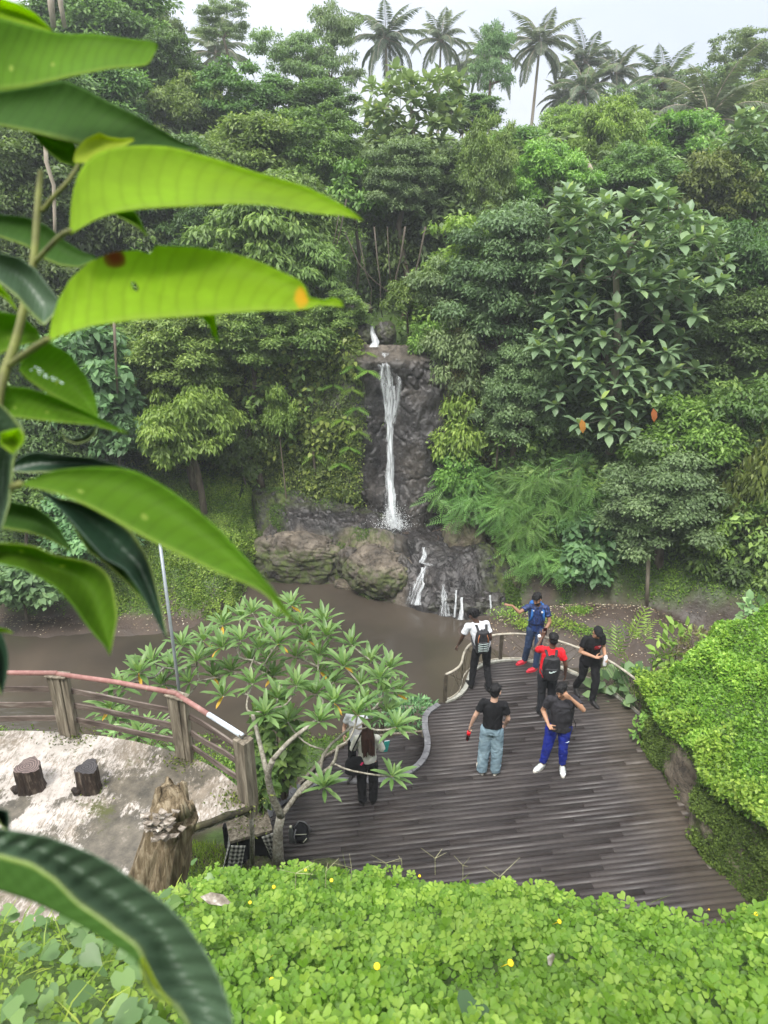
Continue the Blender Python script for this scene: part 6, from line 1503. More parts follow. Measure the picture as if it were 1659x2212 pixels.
def head(mb, hc, Rh, beard=False):
    def E(c, r, rot=None): mb.ell(hc+Rh @ Vector(c), r, 14, Rh if rot is None else Rh @ rot)
    E((0, -.012, .030), (.076, .094, .086)); E((0, .028, -.030), (.062, .066, .075)); E((0, .042, -.082), (.036, .036, .026)); E((0, .080, .022), (.048, .014, .012))
    for s in (-1, 1): E((s*.040, .058, -.022), (.024, .024, .022)); E((s*.078, -.004, -.008), (.010, .020, .030))
    seg(mb, hc+Rh @ Vector((0, .088, .010)), hc+Rh @ Vector((0, .108, -.028)), .008, .014, 1, None, 8)
    E((0, .088, -.058), (.024, .012, .012)); E((0, -.045, -.03), (.055, .05, .07))
def person(name_lab, P, rz, J, mats, girth=1.0, hairkind='short', headrot=(0, 0, 0), hands=(.5, .5), palmL=None, palmR=None, handdL=None, handdR=None, shoe='shoe_black', wide=1.0, hem=-.02, sleeve=.62, cuff=.0, seed=0, beard=False, scale=1.0, shirt_len=0.0, neckr=.056):
    """J: joint dict in the person's own frame: x to their right, y forward, z up"""
    random.seed(seed)
    root = empty('person', P, rz, name_lab, 'person'); root.scale = (scale,)*3
    D = dict(pel=V3(0, 0, .95), wai=V3(0, 0, 1.10), che=V3(0, .0, 1.30), nek=V3(0, -.015, 1.47), hd=V3(0, .015, 1.625),
             shR=V3(.158, -.01, 1.42), shL=V3(-.158, -.01, 1.42), elR=V3(.235, -.03, 1.15), elL=V3(-.235, -.03, 1.15), wrR=V3(.25, .05, .91), wrL=V3(-.25, .05, .91),
             hpR=V3(.09, 0, .92), hpL=V3(-.09, 0, .92), knR=V3(.10, .03, .50), knL=V3(-.10, .03, .50), anR=V3(.105, -.02, .085), anL=V3(-.105, -.02, .085), toR=V3(.125, .14, .03), toL=V3(-.125, .14, .03))
    for k, v in J.items(): D[k] = Vector(v)
    g = girth; skin, shirt, pant = M[mats[0]], M[mats[1]], M[mats[2]]
    Rh = Euler(headrot, 'XYZ').to_matrix()
    sv = D['shR']-D['shL']; yaw = math.atan2(sv.y, sv.x); hv = D['hpR']-D['hpL']; pyaw = math.atan2(hv.y, hv.x); side = sv.normalized(); fw = side.cross(UPV)*-1
    # --- body: one continuous surface
    mb = MB(); head(mb, D['hd'], Rh)
    seg(mb, D['nek']-V3(0, 0, .03), D['hd']-V3(0, 0, .05)+Rh @ V3(0, -.015, 0), neckr*1.08, neckr*.95, 1)
    loft(mb, [(D['pel']-V3(0, 0, .06), .13*g, .09*g, pyaw), (D['pel']+V3(0, 0, .05), .145*g, .10*g, pyaw), (D['wai'], .125*g, .09*g, (yaw+pyaw)/2), (D['che'], .15*g, .10*g, yaw), (D['nek']-V3(0, 0, .07), .10, .062, yaw), (D['nek']-V3(0, 0, .015), .06, .05, yaw)])
    for s in 'RL':
        seg(mb, D['nek']-V3(0, 0, .075), D['sh'+s]-V3(0, 0, .012), .044, .044); seg(mb, D['sh'+s], D['el'+s], .050*g**.5, .037*g**.5); seg(mb, D['el'+s], D['wr'+s], .038*g**.5, .024, 1, mid=.036*g**.5)
        seg(mb, D['hp'+s], D['kn'+s], .075*g, .050*g**.5); seg(mb, D['kn'+s], D['an'+s], .05*g**.5, .036, mid=.052)
        seg(mb, D['an'+s]-V3(0, 0, .03), D['to'+s].lerp(D['an'+s], .35)-V3(0, 0, .01), .035, .028, .8)
        hd_ = (handdR if s == 'R' else handdL); pn = palmR if s == 'R' else palmL; fa = (D['wr'+s]-D['el'+s]).normalized()
        dd = Vector(hd_) if hd_ else fa; inward = side*(-1 if s == 'R' else 1)
        nn = Vector(pn) if pn else inward
        fwd = UPV.cross(side)
        th = fwd if not pn else nn.cross(dd)*(1 if s == 'R' else -1)
        hand(mb, D['wr'+s], dd, nn, th if th.length > .1 else fwd, hands[0 if s == 'R' else 1])
    remesh(mb, 'body', skin, root, .0062, 2)
    # --- shirt
    mb = MB(); k = .018; sl = shirt_len
    loft(mb, [(D['pel']-V3(0, 0, .01+sl)-V3(0, 0, hem), (.155+k*.6)*g, (.112+k)*g, pyaw), (D['pel']+V3(0, 0, .08), (.150+k)*g, (.108+k*1.3)*g, pyaw), (D['wai'], (.138+k)*g, (.103+k*1.3)*g, (yaw+pyaw)/2), (D['che']-V3(0, 0, .04), (.152+k)*g, (.108+k)*g, yaw), (D['che']+V3(0, 0, .07), (.150+k)*max(1, g*.9), (.095+k)*g, yaw), (D['nek']-V3(0, 0, .055), .105+k, .066+k, yaw), (D['nek']+V3(0, 0, .0), .068, .062, yaw)])
    for s in 'RL':
        e = D['sh'+s].lerp(D['el'+s], sleeve); seg(mb, D['nek']-V3(0, 0, .065), D['sh'+s]-V3(0, 0, .01), .045+k, .046+k); seg(mb, D['sh'+s], e, (.045+k)*g**.5, (.048+k)*g**.4, 1, capb=False)
    remesh(mb, 'shirt', shirt, root, .011, 2, .011, 11, seed)
    # --- trousers
    mb = MB(); w = wide
    loft(mb, [(D['pel']+V3(0, 0, .09), .145*g, .108*g, pyaw), (D['pel'], .162*g, .118*g, pyaw), (D['pel']-V3(0, 0, .10), .165*g*min(w, 1.05), .115*g, pyaw)])
    for s in 'RL':
        seg(mb, D['hp'+s]-V3(0, 0, .02), D['kn'+s], .090*g*min(w, 1.12), .066*w*g**.6, 1); an = D['an'+s]+V3(0, 0, cuff); seg(mb, D['kn'+s], an, .066*w*g**.6, .055*w, 1, capb=False)
    remesh(mb, 'trousers', pant, root, .011, 2, .014, 10, seed+5)
    # --- shoes
    for s in 'RL':
        a, t = D['an'+s], D['to'+s]; f = (t-a); f.z = 0; fz = t.z-a.z; f.normalize(); sd = f.cross(UPV); heel = V3(a.x, a.y, 0)-f*.055; toe = heel+f*.275; zb = min(a.z-.085, 10)
        tilt = (t.z-a.z+.055)*.7
        def q(u, h): return heel.lerp(toe, u)+V3(0, 0, zb+h+tilt*u)
        mb = MB(); seg(mb, q(.12, .05), q(.42, .052), .040, .042, .95, sd, 12); seg(mb, q(.42, .045), q(.88, .030), .043, .034, .62, sd, 12); seg(mb, q(.15, .07), V3(a.x, a.y, zb+.10), .036, .036, 1, sd, 12)
        if shoe == 'slide_red':
            mb = MB(); seg(mb, q(.45, .045), q(.72, .040), .050, .048, .62, sd, 12)
        so_ = remesh(mb, 'shoe', M[shoe], root, .008, 2)
        mb = MB(); pts = []; 
        for an in np.linspace(0, 2*math.pi, 22, endpoint=False):
            u = .5-.5*math.cos(an); wd = .036+.012*math.sin(u*math.pi)-.006*(u < .2); c = heel.lerp(toe, u*1.02-.01)+sd*(wd*math.copysign(abs(math.sin(an))**.55, math.sin(an))); pts.append(c+V3(0, 0, zb+tilt*u))
        n = len(pts); mb.add(pts+[p+V3(0, 0, .024) for p in pts], [tuple(range(n))[::-1], tuple(range(n, 2*n))]+[(i, (i+1) % n, n+(i+1) % n, n+i) for i in range(n)])
        o = mb.build('sole', M['sole_white' if shoe in ('shoe_white', 'shoe_cream') else ('slide_red' if shoe == 'slide_red' else 'shoe_black')], so_)
        if shoe == 'shoe_white':
            mb = MB(); 
            for i in range(4): u = .42+.09*i; mb.tube([q(u, .088-.012*i)-sd*.03, q(u, .100-.013*i), q(u+.03, .088-.012*i)+sd*.03], .004, 5)
            mb.build('laces', M['emblem'], so_); mb = MB(); mb.tube([q(.2, .05)+sd*.044, q(.55, .045)+sd*.046, q(.85, .03)+sd*.038], .009, 6, squash=.5); mb.tube([q(.2, .05)-sd*.044, q(.55, .045)-sd*.046, q(.85, .03)-sd*.038], .009, 6, squash=.5); mb.build('side_panel', M['silver'], so_, True)
    # --- hair, eyes, mouth
    hc = D['hd']; mb = MB()
    def HP(c): return hc+Rh @ Vector(c)
    if hairkind == 'cap':
        mb.ell(HP((0, -.012, .050)), (.084, .101, .074), 14, Rh); mb.ell(HP((0, .06, .06)), (.07, .05, .03), 12, Rh); remesh(mb, 'cap', M['black_tee'], root, .008, 2); mb = MB(); mb.ell(HP((0, -.058, .0)), (.066, .045, .045), 12, Rh)
        remesh(mb, 'hair', M['hair'], root, .008, 1)
    else:
        mb.ell(HP((0, -.022, .052)), (.083, .098, .080), 16, Rh); mb.ell(HP((0, -.052, .0)), (.075, .066, .075 if hairkind != 'fade' else .05), 14, Rh)
        nt_ = {'short': 90, 'fade': 60, 'curly': 150, 'braids': 60, 'long': 30}[hairkind]
        for i in range(nt_):
            a = random.uniform(0, 6.28); e = random.uniform(.15, 1.5); v = V3(math.cos(a)*math.cos(e)*.08, -.022+math.sin(a)*math.cos(e)*.097, .052+math.sin(e)*.078)
            if v.y > .055 and v.z < .09: continue
            if hairkind == 'braids':
                o = V3(v.x*.35, v.y*.3+.01, -.06-.03*random.random()); seg(mb, HP(v), HP(v+o*.5+V3(v.x*.3, v.y*.2, .02)), .010, .010, 1, None, 6); seg(mb, HP(v+o*.5+V3(v.x*.3, v.y*.2, .02)), HP(v+o), .010, .007, 1, None, 6)
            elif hairkind == 'curly': mb.ell(HP(v*1.06), (.016,)*3, 6)
            else: o = V3(random.gauss(0, .012), random.gauss(.006, .012), random.gauss(-.004, .006)); seg(mb, HP(v), HP(v*1.03+o), .016, .009, 1, None, 6)
        if hairkind == 'short':
            for i in range(9): x = -.06+.015*i; seg(mb, HP((x, .055, .085)), HP((x*1.05, .088, .050+.012*random.random())), .014, .008, 1, None, 6)
        if hairkind == 'long':
            for i in range(46):
                x = random.uniform(-.085, .085); y = -.05-.05*math.sqrt(max(0, 1-(x/.09)**2))+random.uniform(0, .03); zt = -.36-random.random()*.12
                seg(mb, HP((x*.8, y*.8, .03)), HP((x*1.15, y-.02, -.16)), .022, .024, 1, None, 7); seg(mb, HP((x*1.15, y-.02, -.16)), HP((x*1.25, y-.03, zt)), .024, .010, 1, None, 7)
        remesh(mb, 'hair', M['brownhair' if hairkind == 'long' else 'hair'], root, .0075, 1)
    for s in (-1, 1): mb = MB(); mb.ell(HP((s*.030, .083, .006)), (.010, .005, .0045), 8, Rh); mb.build('eye', M['eye'], root, True)
    for s in (-1, 1): mb = MB(); mb.tube([HP((s*.016, .094, .027)), HP((s*.032, .090, .031)), HP((s*.048, .080, .027))], .003, 5); mb.build('eyebrow', M['hair'], root, True)
    mb = MB(); mb.tube([HP((-.021, .093, -.056)), HP((0, .101, -.055)), HP((.021, .093, -.056))], .0055, 6); mb.build('mouth', M['lip'], root, True)
    if beard:
        mb = MB(); 
        for a in np.linspace(-1.35, 1.35, 15): seg(mb, HP((.066*math.sin(a), .030+.055*math.cos(a), -.050)), HP((.050*math.sin(a), .030+.050*math.cos(a), -.098)), .010, .010, 1, None, 6)
        mb.tube([HP((-.026, .098, -.046)), HP((0, .106, -.042)), HP((.026, .098, -.046))], .006, 5); remesh(mb, 'beard', M['hair'], root, .007, 1)
    root['D'] = 0; del root['D']
    return root, D
def world(root, v): return Matrix.Translation(root.location) @ Matrix.Rotation(root.rotation_euler.z, 4, 'Z') @ Vector(v)
def backpack(root, D, mat, label, size=(.30, .16, .46), strapm='pack_black', tilt=0, emblem=False, cords=False, trim=None, name='backpack', zoff=0):
    """worn on the back: local frame of the person"""
    sv = (D['shR']-D['shL']).normalized(); yaw = math.atan2(sv.y, sv.x); back = UPV.cross(sv)*-1
    c = (D['che']+D['wai'])/2+V3(0, 0, .02+zoff)+back*(.145+size[1]/2)
    bp = empty(name, world(root, c), root.rotation_euler.z+yaw, label, 'backpack'); sx_, sy_, sz_ = size
    def rb(mb, c_, a, b, h, n=10, top=.72):
        loft(mb, [((c_[0], c_[1]+.0, c_[2]-h/2*math.cos(math.pi*i/n*.98)), a/2*(.55+.45*math.sin(math.pi*min(1, (i/n)*1.35+.12)/1.0*.5+.0)) if i < n*.5 else a/2*(1-(1-top)*((i/n-.5)*2)**1.6)*(1 if i < n else .8), b/2*(.6+.4*math.sin(math.pi*i/n)), 0) for i in range(n+1)], 24, 3.2)
    mb = MB(); rb(mb, (0, 0, 0), sx_, sy_, sz_); remesh(mb, 'pack_body', M[mat], bp, .010, 2, .008, 12, 3)
    mb = MB(); rb(mb, (0, -sy_*.45, -sz_*.16), sx_*.78, sy_*.5, sz_*.5, top=.85); remesh(mb, 'front_pocket', M[mat], bp, .010, 2, .005, 14, 5)
    mb = MB(); mb.tube([(-.03, .02, sz_/2-.01), (-.03, .01, sz_/2+.035), (.03, .01, sz_/2+.035), (.03, .02, sz_/2-.01)], .009, 6); mb.build('handle', M[strapm], bp, True)
    for s in (-1, 1):
        mb = MB(); fy = sy_/2+.29; zs = D['sh'+'R'].z-c.z
        pts = [V3(s*.07, sy_/2-.03, sz_*.40), V3(s*.095, sy_/2+.06, zs+.075), V3(s*.105, sy_/2+.14, zs+.072), V3(s*.11, fy-.075, zs-.02), V3(s*.12, fy-.02, zs-.13), V3(s*.14, fy-.05, zs-.26), V3(s*.155, sy_/2+.10, -.13), V3(s*.12, sy_/2-.02, -sz_*.38)]
        pts = smooth_poly(pts, 2); V = []; 
        for i, p in enumerate(pts):
            d = (pts[min(i+1, len(pts)-1)]-pts[max(i-1, 0)]).normalized(); w_ = V3(1, 0, 0)-d*d.x; w_.normalize(); nn = d.cross(w_)
            V += [p+w_*.024+nn*.006, p-w_*.024+nn*.006, p-w_*.024-nn*.006, p+w_*.024-nn*.006]
        F = [(4*i+k, 4*i+(k+1) % 4, 4*i+4+(k+1) % 4, 4*i+4+k) for i in range(len(pts)-1) for k in range(4)]
        mb.add(V, F); mb.build('shoulder_strap', M[strapm], bp, True)
    fyb = -sy_/2-.045
    if trim: 
        mb = MB()
        for s in (-1, 1): mb.tube([(s*sx_*.34, -sy_*.5, -.02), (s*sx_*.33, -sy_*.48, sz_*.25), (s*sx_*.22, -sy_*.3, sz_*.46)], .006, 5)
        mb.build('piping', M[trim], bp, True)
    if cords:
        mb = MB(); z0 = -sz_*.32
        for i in range(4):
            z = z0+i*.05; mb.tube([(-.10, fyb+.02, z), (.10, fyb-.005, z+.05)], .0035, 4); mb.tube([(.10, fyb+.02, z), (-.10, fyb-.005, z+.05)], .0035, 4)
        mb.build('bungee_cord', M['emblem'], bp, True)
    if emblem:
        mb = MB(); z = -.0; pts = [(-.055, z-.010), (-.035, z-.026), (.0, z-.012), (.075, z+.034), (.01, z+.004), (-.028, z-.004), (-.035, z+.012), (-.05, z+.012)]
        V = [V3(x, fyb-.012+abs(x)*.15, zz) for x, zz in pts]; nn = len(V); mb.add(V+[v+V3(0, .006, 0) for v in V], [tuple(range(nn)), tuple(range(nn, 2*nn))[::-1]]+[(i, nn+i, nn+(i+1) % nn, (i+1) % nn) for i in range(nn)])
        mb.tube([(.01, fyb-.012, z+.022), (.05, fyb-.008, z+.012)], .006, 5); mb.build('emblem', M['emblem'], bp)
    return bp
def slab(name, c, size, Mx, mat, label, cat, screen=None):
    root = empty(name, c, 0, label, cat); mb = MB(); mb.box((0, 0, 0), size, Mx); mb.build('case', M[mat], root, bevel=.004)
    mb = MB(); mb.box(Mx @ Vector((0, 0, size[2]/2+.0006)), (size[0]*.92, size[1]*.95, .001), Mx); mb.build('screen', M['phone'], root); return root
def bottle(name, c, axis, prof_body, capr, mats, label, cat='bottle', labelband=None):
    q = Vector(axis).normalized().to_track_quat('Z', 'Y').to_matrix(); root = empty(name, c, 0, label, cat)
    mb = MB(); mb.lathe((0, 0, 0), prof_body, 16, q); mb.build('bottle_body', M[mats[0]], root, True); h = prof_body[-1][1]
    mb = MB(); mb.lathe(q @ Vector((0, 0, h)), [(capr, 0), (capr, .02), (capr*.8, .024)], 12, q); mb.build('cap', M[mats[1]], root, True)
    if labelband: mb = MB(); mb.lathe((0, 0, 0), labelband, 16, q); mb.build('label_band', M[mats[1]], root, True)
    return root
def foot(ax, ay, bx, by): return (PZ(ax, ay, 0)+PZ(bx, by, 0))/2
# A: white T-shirt, at the rail, seen from behind, leaning to his left
A, DA = person('man in white T-shirt and black trousers leaning on the left side of the railing', foot(1024, 1478, 1052, 1492)+V3(0, 0, 0), R(8),
    dict(pel=V3(-.02, 0, .96), wai=V3(-.05, .0, 1.10), che=V3(-.09, .03, 1.30), nek=V3(-.13, .05, 1.47), hd=V3(-.20, .11, 1.60), shR=V3(.05, .03, 1.43), shL=V3(-.31, .05, 1.39), elR=V3(.13, -.03, 1.16), wrR=V3(.15, .10, .94),
         elL=V3(-.39, .10, 1.12), wrL=V3(-.43, .22, .88), hpR=V3(.07, 0, .93), hpL=V3(-.11, 0, .93), knR=V3(.10, .01, .50), knL=V3(-.15, .04, .50), anR=V3(.13, -.14, .085), anL=V3(-.19, .02, .085), toR=V3(.12, .03, .03), toL=V3(-.22, .18, .03)),
    ('skin_dark', 'white_tee', 'black_pant'), 1.0, 'braids', (R(-28), R(-5), R(38)), (.9, 1.1), handdL=(-.3, .3, -.6), palmL=(0, .2, -1), handdR=(0, .5, -.8), seed=1, shirt_len=.08, wide=1.08, scale=1.04)
backpack(A, DA, 'pack_black', 'black hiking backpack with orange piping worn by the man in the white T-shirt', (.29, .15, .50), 'pack_black', cords=True, trim='orange_trim')
p = world(A, DA['wrR']*1.0+V3(.02, .05, -.08)); slab('phone', p, (.07, .14, .009), Matrix.Rotation(R(75), 3, 'X') @ Matrix.Rotation(R(60), 3, 'Y'), 'white_plastic', 'phone in the lowered right hand of the man in the white T-shirt', 'phone')
# B: blue jersey, leaning on the rail, arm stretched out
B, DB = person('man in navy jersey and blue track trousers stretching out an open hand', foot(1141, 1434, 1158, 1447), R(165),
    dict(pel=V3(.0, -.04, .97), che=V3(.0, -.03, 1.32), nek=V3(.0, -.02, 1.48), hd=V3(.02, .03, 1.63), shR=V3(.17, .02, 1.44), shL=V3(-.17, -.05, 1.42), elR=V3(.34, .18, 1.36), wrR=V3(.50, .16, 1.48), elL=V3(-.27, .03, 1.15), wrL=V3(-.16, .20, .95),
         knR=V3(.12, .0, .5), knL=V3(-.08, .10, .50), anR=V3(.17, -.12, .085), anL=V3(-.07, .10, .085), toR=V3(.30, .0, .03), toL=V3(.05, .20, .03)),
    ('skin_brown', 'jersey', 'navy_pant'), .97, 'short', (R(-22), R(6), R(-28)), (.08, 1.2), handdR=(1, .1, .12), palmR=(.1, 0, 1), handdL=(.3, .4, -.8), palmL=(.6, .6, -.2), shoe='slide_red', seed=2, shirt_len=.10, wide=1.1, beard=True, scale=1.02)
backpack(B, DB, 'pack_blue', 'bright blue backpack on the back of the man in the navy jersey', (.30, .17, .48), 'pack_blue')
bottle('drink_bottle', world(B, DB['wrL']+V3(.07, .05, .0)), V3(.25, .35, -1.0), [(.028, 0), (.036, .02), (.040, .09), (.040, .18), (.034, .21)], .028, ('white_plastic', 'shoe_black'), 'white bottle held low by the man in the navy jersey')
mb = MB(); w_ = DB['wrL']; d_ = (DB['wrL']-DB['elL']).normalized(); mb.tube([w_-d_*.035, w_-d_*.012], .031, 10); mb.build('wrist_watch', M['phone'], B, True)
mb = MB(); mb.ell(DB['che']+V3(-.10, .125, .06), (.022, .006, .024), 8); mb.ell(DB['che']+V3(.07, .125, .07), (.018, .006, .010), 8); mb.build('badge', M['white_plastic'], B, True)
# C: red shirt, taking a picture
C_, DC = person('man in red jersey and black trousers holding up a phone, seen from behind', foot(1168, 1540, 1180, 1550), R(-2),
    dict(pel=V3(.01, 0, .97), che=V3(.03, .02, 1.31), nek=V3(.04, .03, 1.48), hd=V3(.05, .06, 1.63), shR=V3(.21, .02, 1.42), shL=V3(-.13, .04, 1.44), elL=V3(-.22, .22, 1.30), wrL=V3(-.08, .34, 1.52), elR=V3(.30, -.04, 1.16), wrR=V3(.33, .02, .91),
         anR=V3(.12, -.04, .085), anL=V3(-.06, .02, .085), knR=V3(.11, .0, .5), knL=V3(-.07, .04, .5), toR=V3(.20, .10, .03), toL=V3(-.08, .16, .03)),
    ('skin_deep', 'red_tee', 'dark_pant'), 1.0, 'curly', (R(-6), 0, R(5)), (.45, .9), handdL=(.1, .1, 1), palmL=(.3, 1, .1), seed=3, shirt_len=.07, wide=1.12, scale=1.02)
backpack(C_, DC, 'pack_black', 'black backpack with pale emblem worn by the man in the red jersey', (.33, .17, .48), 'pack_black', emblem=True)
slab('phone', world(C_, DC['wrL']+V3(.035, .03, .13)), (.075, .155, .009), Matrix.Rotation(R(90), 3, 'X') @ Matrix.Rotation(R(10), 3, 'Y'), 'phone', 'black phone held up by the man in the red jersey', 'phone')
# D: black clothes and cap
fD = PZ(1268, 1522, 0); fB = PZ(1258, 1494, 0)
D_, DD = person('man in black T-shirt and cap walking while looking down at a phone', fD.lerp(fB, .45), R(195),
    dict(pel=V3(0, .02, .95), che=V3(0, .05, 1.30), nek=V3(0, .07, 1.46), hd=V3(.01, .15, 1.585), shR=V3(.17, .04, 1.41), shL=V3(-.17, .04, 1.41), elR=V3(.25, .04, 1.14), wrR=V3(.06, .26, 1.12), elL=V3(-.24, .03, 1.14), wrL=V3(-.14, .27, 1.10),
         hpR=V3(.09, -.02, .92), hpL=V3(-.09, .04, .92), knR=V3(.09, -.05, .50), knL=V3(-.08, .16, .50), anR=V3(.07, -.26, .13), anL=V3(-.06, .15, .085), toR=V3(.09, -.12, .03), toL=V3(-.08, .31, .03)),
    ('skin_tan', 'black_tee', 'black_pant'), 1.04, 'cap', (R(-42), 0, R(-6)), (.8, 1.1), handdR=(-1, .3, 0), palmR=(0, .2, 1), handdL=(.1, 1, .0), palmL=(1, 0, 0), seed=4, shirt_len=.13, wide=1.1, scale=1.03)
slab('phone', world(D_, DD['wrR']+V3(-.085, .04, .035)), (.072, .145, .009), Matrix.Rotation(R(195), 3, 'Z') @ Matrix.Rotation(R(25), 3, 'X'), 'phone', 'phone in the hand of the man in the black cap', 'phone')
bottle('drink_bottle', world(D_, DD['wrL']+V3(.05, .09, -.10)), V3(.05, .05, 1), [(.030, 0), (.037, .02), (.037, .17), (.030, .2)], .026, ('white_plastic', 'white_plastic'), 'white bottle held by the man in the black cap')
mb = MB(); c = DD['che']+V3(0, .150, .0); random.seed(5)
for i in range(5): x = .06-.028*i; mb.tube([c+V3(x, -.008*abs(x)*10, -.02), c+V3(x-.01, -.004, .022), c+V3(x-.016, -.004, -.012)], .0032, 4)
mb.tube([c+V3(.06, -.01, -.045), c+V3(-.06, -.01, -.048)], .0025, 4); mb.build('chest_lettering', M['redlabel'], D_)
mb = MB()
for i in range(3): x = -.02-.02*i; mb.tube([c+V3(x, .0, .012), c+V3(x-.012, .0, -.02)], .0022, 4)
mb.build('chest_lettering', M['white_plastic'], D_)
# E: black tee, wide pale jeans, seen from behind
E_, DE = person('man in black T-shirt and wide washed jeans holding a cola bottle, seen from behind', foot(1046, 1668, 1066, 1676), R(-12),
    dict(hd=V3(.02, .01, 1.635), elL=V3(-.27, -.03, 1.16), wrL=V3(-.34, .02, .92), elR=V3(.24, .02, 1.14), wrR=V3(.20, .13, .93), anL=V3(-.12, .0, .085), anR=V3(.10, .03, .085), toL=V3(-.18, .15, .03), toR=V3(.14, .19, .03)),
    ('skin_pale', 'black_tee', 'jeans'), .96, 'short', (R(4), 0, R(-22)), (.9, .8), seed=5, shirt_len=-.02, wide=1.5, shoe='shoe_cream', scale=1.05, cuff=-.03)
bottle('cola_bottle', world(E_, DE['wrL']+V3(-.035, .01, -.06)), V3(-.12, .0, -1), [(.014, 0), (.014, .02), (.030, .06), (.033, .12), (.028, .15), (.033, .19), (.030, .215)], .015, ('cola', 'redlabel'), 'small dark cola bottle with red band held low by the man in wide jeans', labelband=[(.0305, .035), (.0345, .075), (.0345, .11), (.033, .11)])
# F: charcoal tee, royal blue joggers, hand on forehead
F_, DF = person('man in charcoal T-shirt and royal blue joggers with a hand on his forehead', foot(1180, 1652, 1214, 1664), R(172),
    dict(pel=V3(-.02, .0, .95), wai=V3(-.03, .02, 1.1), che=V3(-.02, .02, 1.30), nek=V3(-.01, .01, 1.47), hd=V3(.03, .05, 1.615), shR=V3(.19, .02, 1.41), shL=V3(-.20, -.01, 1.43), elR=V3(.28, -.02, 1.15), wrR=V3(.20, .22, 1.05), elL=V3(-.33, .16, 1.36), wrL=V3(-.12, .20, 1.58),
         hpR=V3(.10, 0, .92), hpL=V3(-.10, 0, .92), knR=V3(.15, .05, .5), knL=V3(-.10, .05, .50), anR=V3(.20, .02, .085), anL=V3(-.13, .02, .085), toR=V3(.32, .14, .03), toL=V3(-.13, .19, .03)),
    ('skin_tan', 'char_tee', 'blue_pant'), 1.17, 'short', (R(-18), 0, R(-26)), (.7, .5), handdR=(-.5, .8, -.2), palmR=(-.3, .3, 1), handdL=(.8, .0, .55), palmL=(.2, -1, .3), shoe='shoe_white', seed=6, shirt_len=.12, wide=1.12, cuff=.04, scale=1.02, neckr=.062)
slab('phone', world(F_, DF['wrR']+V3(-.07, .10, .01)), (.075, .15, .009), Matrix.Rotation(R(172+50), 3, 'Z') @ Matrix.Rotation(R(20), 3, 'X'), 'phone', 'phone in the lower hand of the man in royal blue joggers', 'phone')
mb = MB(); c = DF['knL'].lerp(DF['hpL'], .42)+V3(-.045, .118, .0); mb.tube([c+V3(.025, 0, -.012), c+V3(.0, .004, .0), c+V3(-.03, -.004, .018)], .006, 5, squash=.6); mb.build('leg_emblem', M['emblem'], F_, True)
mb = MB(); sv = DF['shL']; mb.tube([DF['nek']+V3(-.09, .085, -.03), V3(-.14, .13, 1.30), V3(-.20, .15, 1.15), V3(-.25, .10, 1.02), V3(-.26, .04, .90)], .006, 5); mb.build('bag_strap', M['black'], F_, True)
# G: woman with long hair, H: woman hidden behind her
G_, DG = person('woman with long brown hair, cream blouse and wide black trousers, seen from behind', foot(783, 1738, 806, 1736), R(3),
    dict(elR=V3(.25, .02, 1.14), wrR=V3(.20, .22, 1.08), elL=V3(-.25, .05, 1.15), wrL=V3(-.14, .24, 1.12), anL=V3(-.09, .0, .085), anR=V3(.09, .02, .085)),
    ('skin_pale', 'cream', 'black_pant'), .92, 'long', (R(-15), 0, R(4)), (.8, .8), seed=7, shirt_len=-.0, wide=1.32, sleeve=.95, scale=.95)
H_, DH = person('woman in white short sleeved shirt standing behind the long haired woman', PZ(778, 1722, 0)+V3(-.05, .42, 0), R(160),
    dict(elR=V3(.25, .02, 1.14), wrR=V3(.16, .24, 1.12), elL=V3(-.24, .05, 1.15), wrL=V3(-.14, .24, 1.14)),
    ('skin_pale', 'white_tee', 'black_pant'), .9, 'short', (R(-20), 0, R(-10)), (.8, .8), seed=8, shirt_len=.06, wide=1.2, scale=.91)
hb = empty('shoulder_bag', world(G_, V3(-.20, -.12, .92)), R(10), 'black shoulder bag hanging at the left side of the long haired woman', 'bag')
mb = MB(); loft(mb, [((0, 0, -.15), .13, .06, 0), ((0, 0, -.12), .16, .075, 0), ((0, 0, .05), .15, .07, 0), ((0, 0, .13), .12, .045, 0), ((0, 0, .15), .08, .02, 0)], 22, 3); remesh(mb, 'bag_body', M['black'], hb, .011, 2, .01, 9, 4)
mb = MB(); mb.tube(smooth_poly([V3(-.08, 0, .13), V3(-.02, .02, .30), V3(.08, .06, .48), V3(.13, .12, .53), V3(.14, .2, .45), V3(.1, .2, .2)], 2), .013, 6); mb.build('strap', M['black'], hb, True)
mb = MB(); mb.box((.10, -.08, .08), (.03, .01, .06), Matrix.Rotation(.6, 3, 'Y')); mb.build('tag', M['pink_tag'], hb, bevel=.003)
tf = empty('teal_folder', world(G_, V3(.30, .10, 1.08)), R(30), 'teal folder held at the right elbow of the long haired woman', 'folder')
mb = MB(); mb.box((0, 0, 0), (.10, .02, .20), Matrix.Rotation(.25, 3, 'Y')); mb.build('cover', M['teal'], tf, bevel=.004)
mb = MB(); mb.box((.0, .0, .003), (.09, .012, .20), Matrix.Rotation(.25, 3, 'Y')); mb.build('pages', M['white_plastic'], tf)
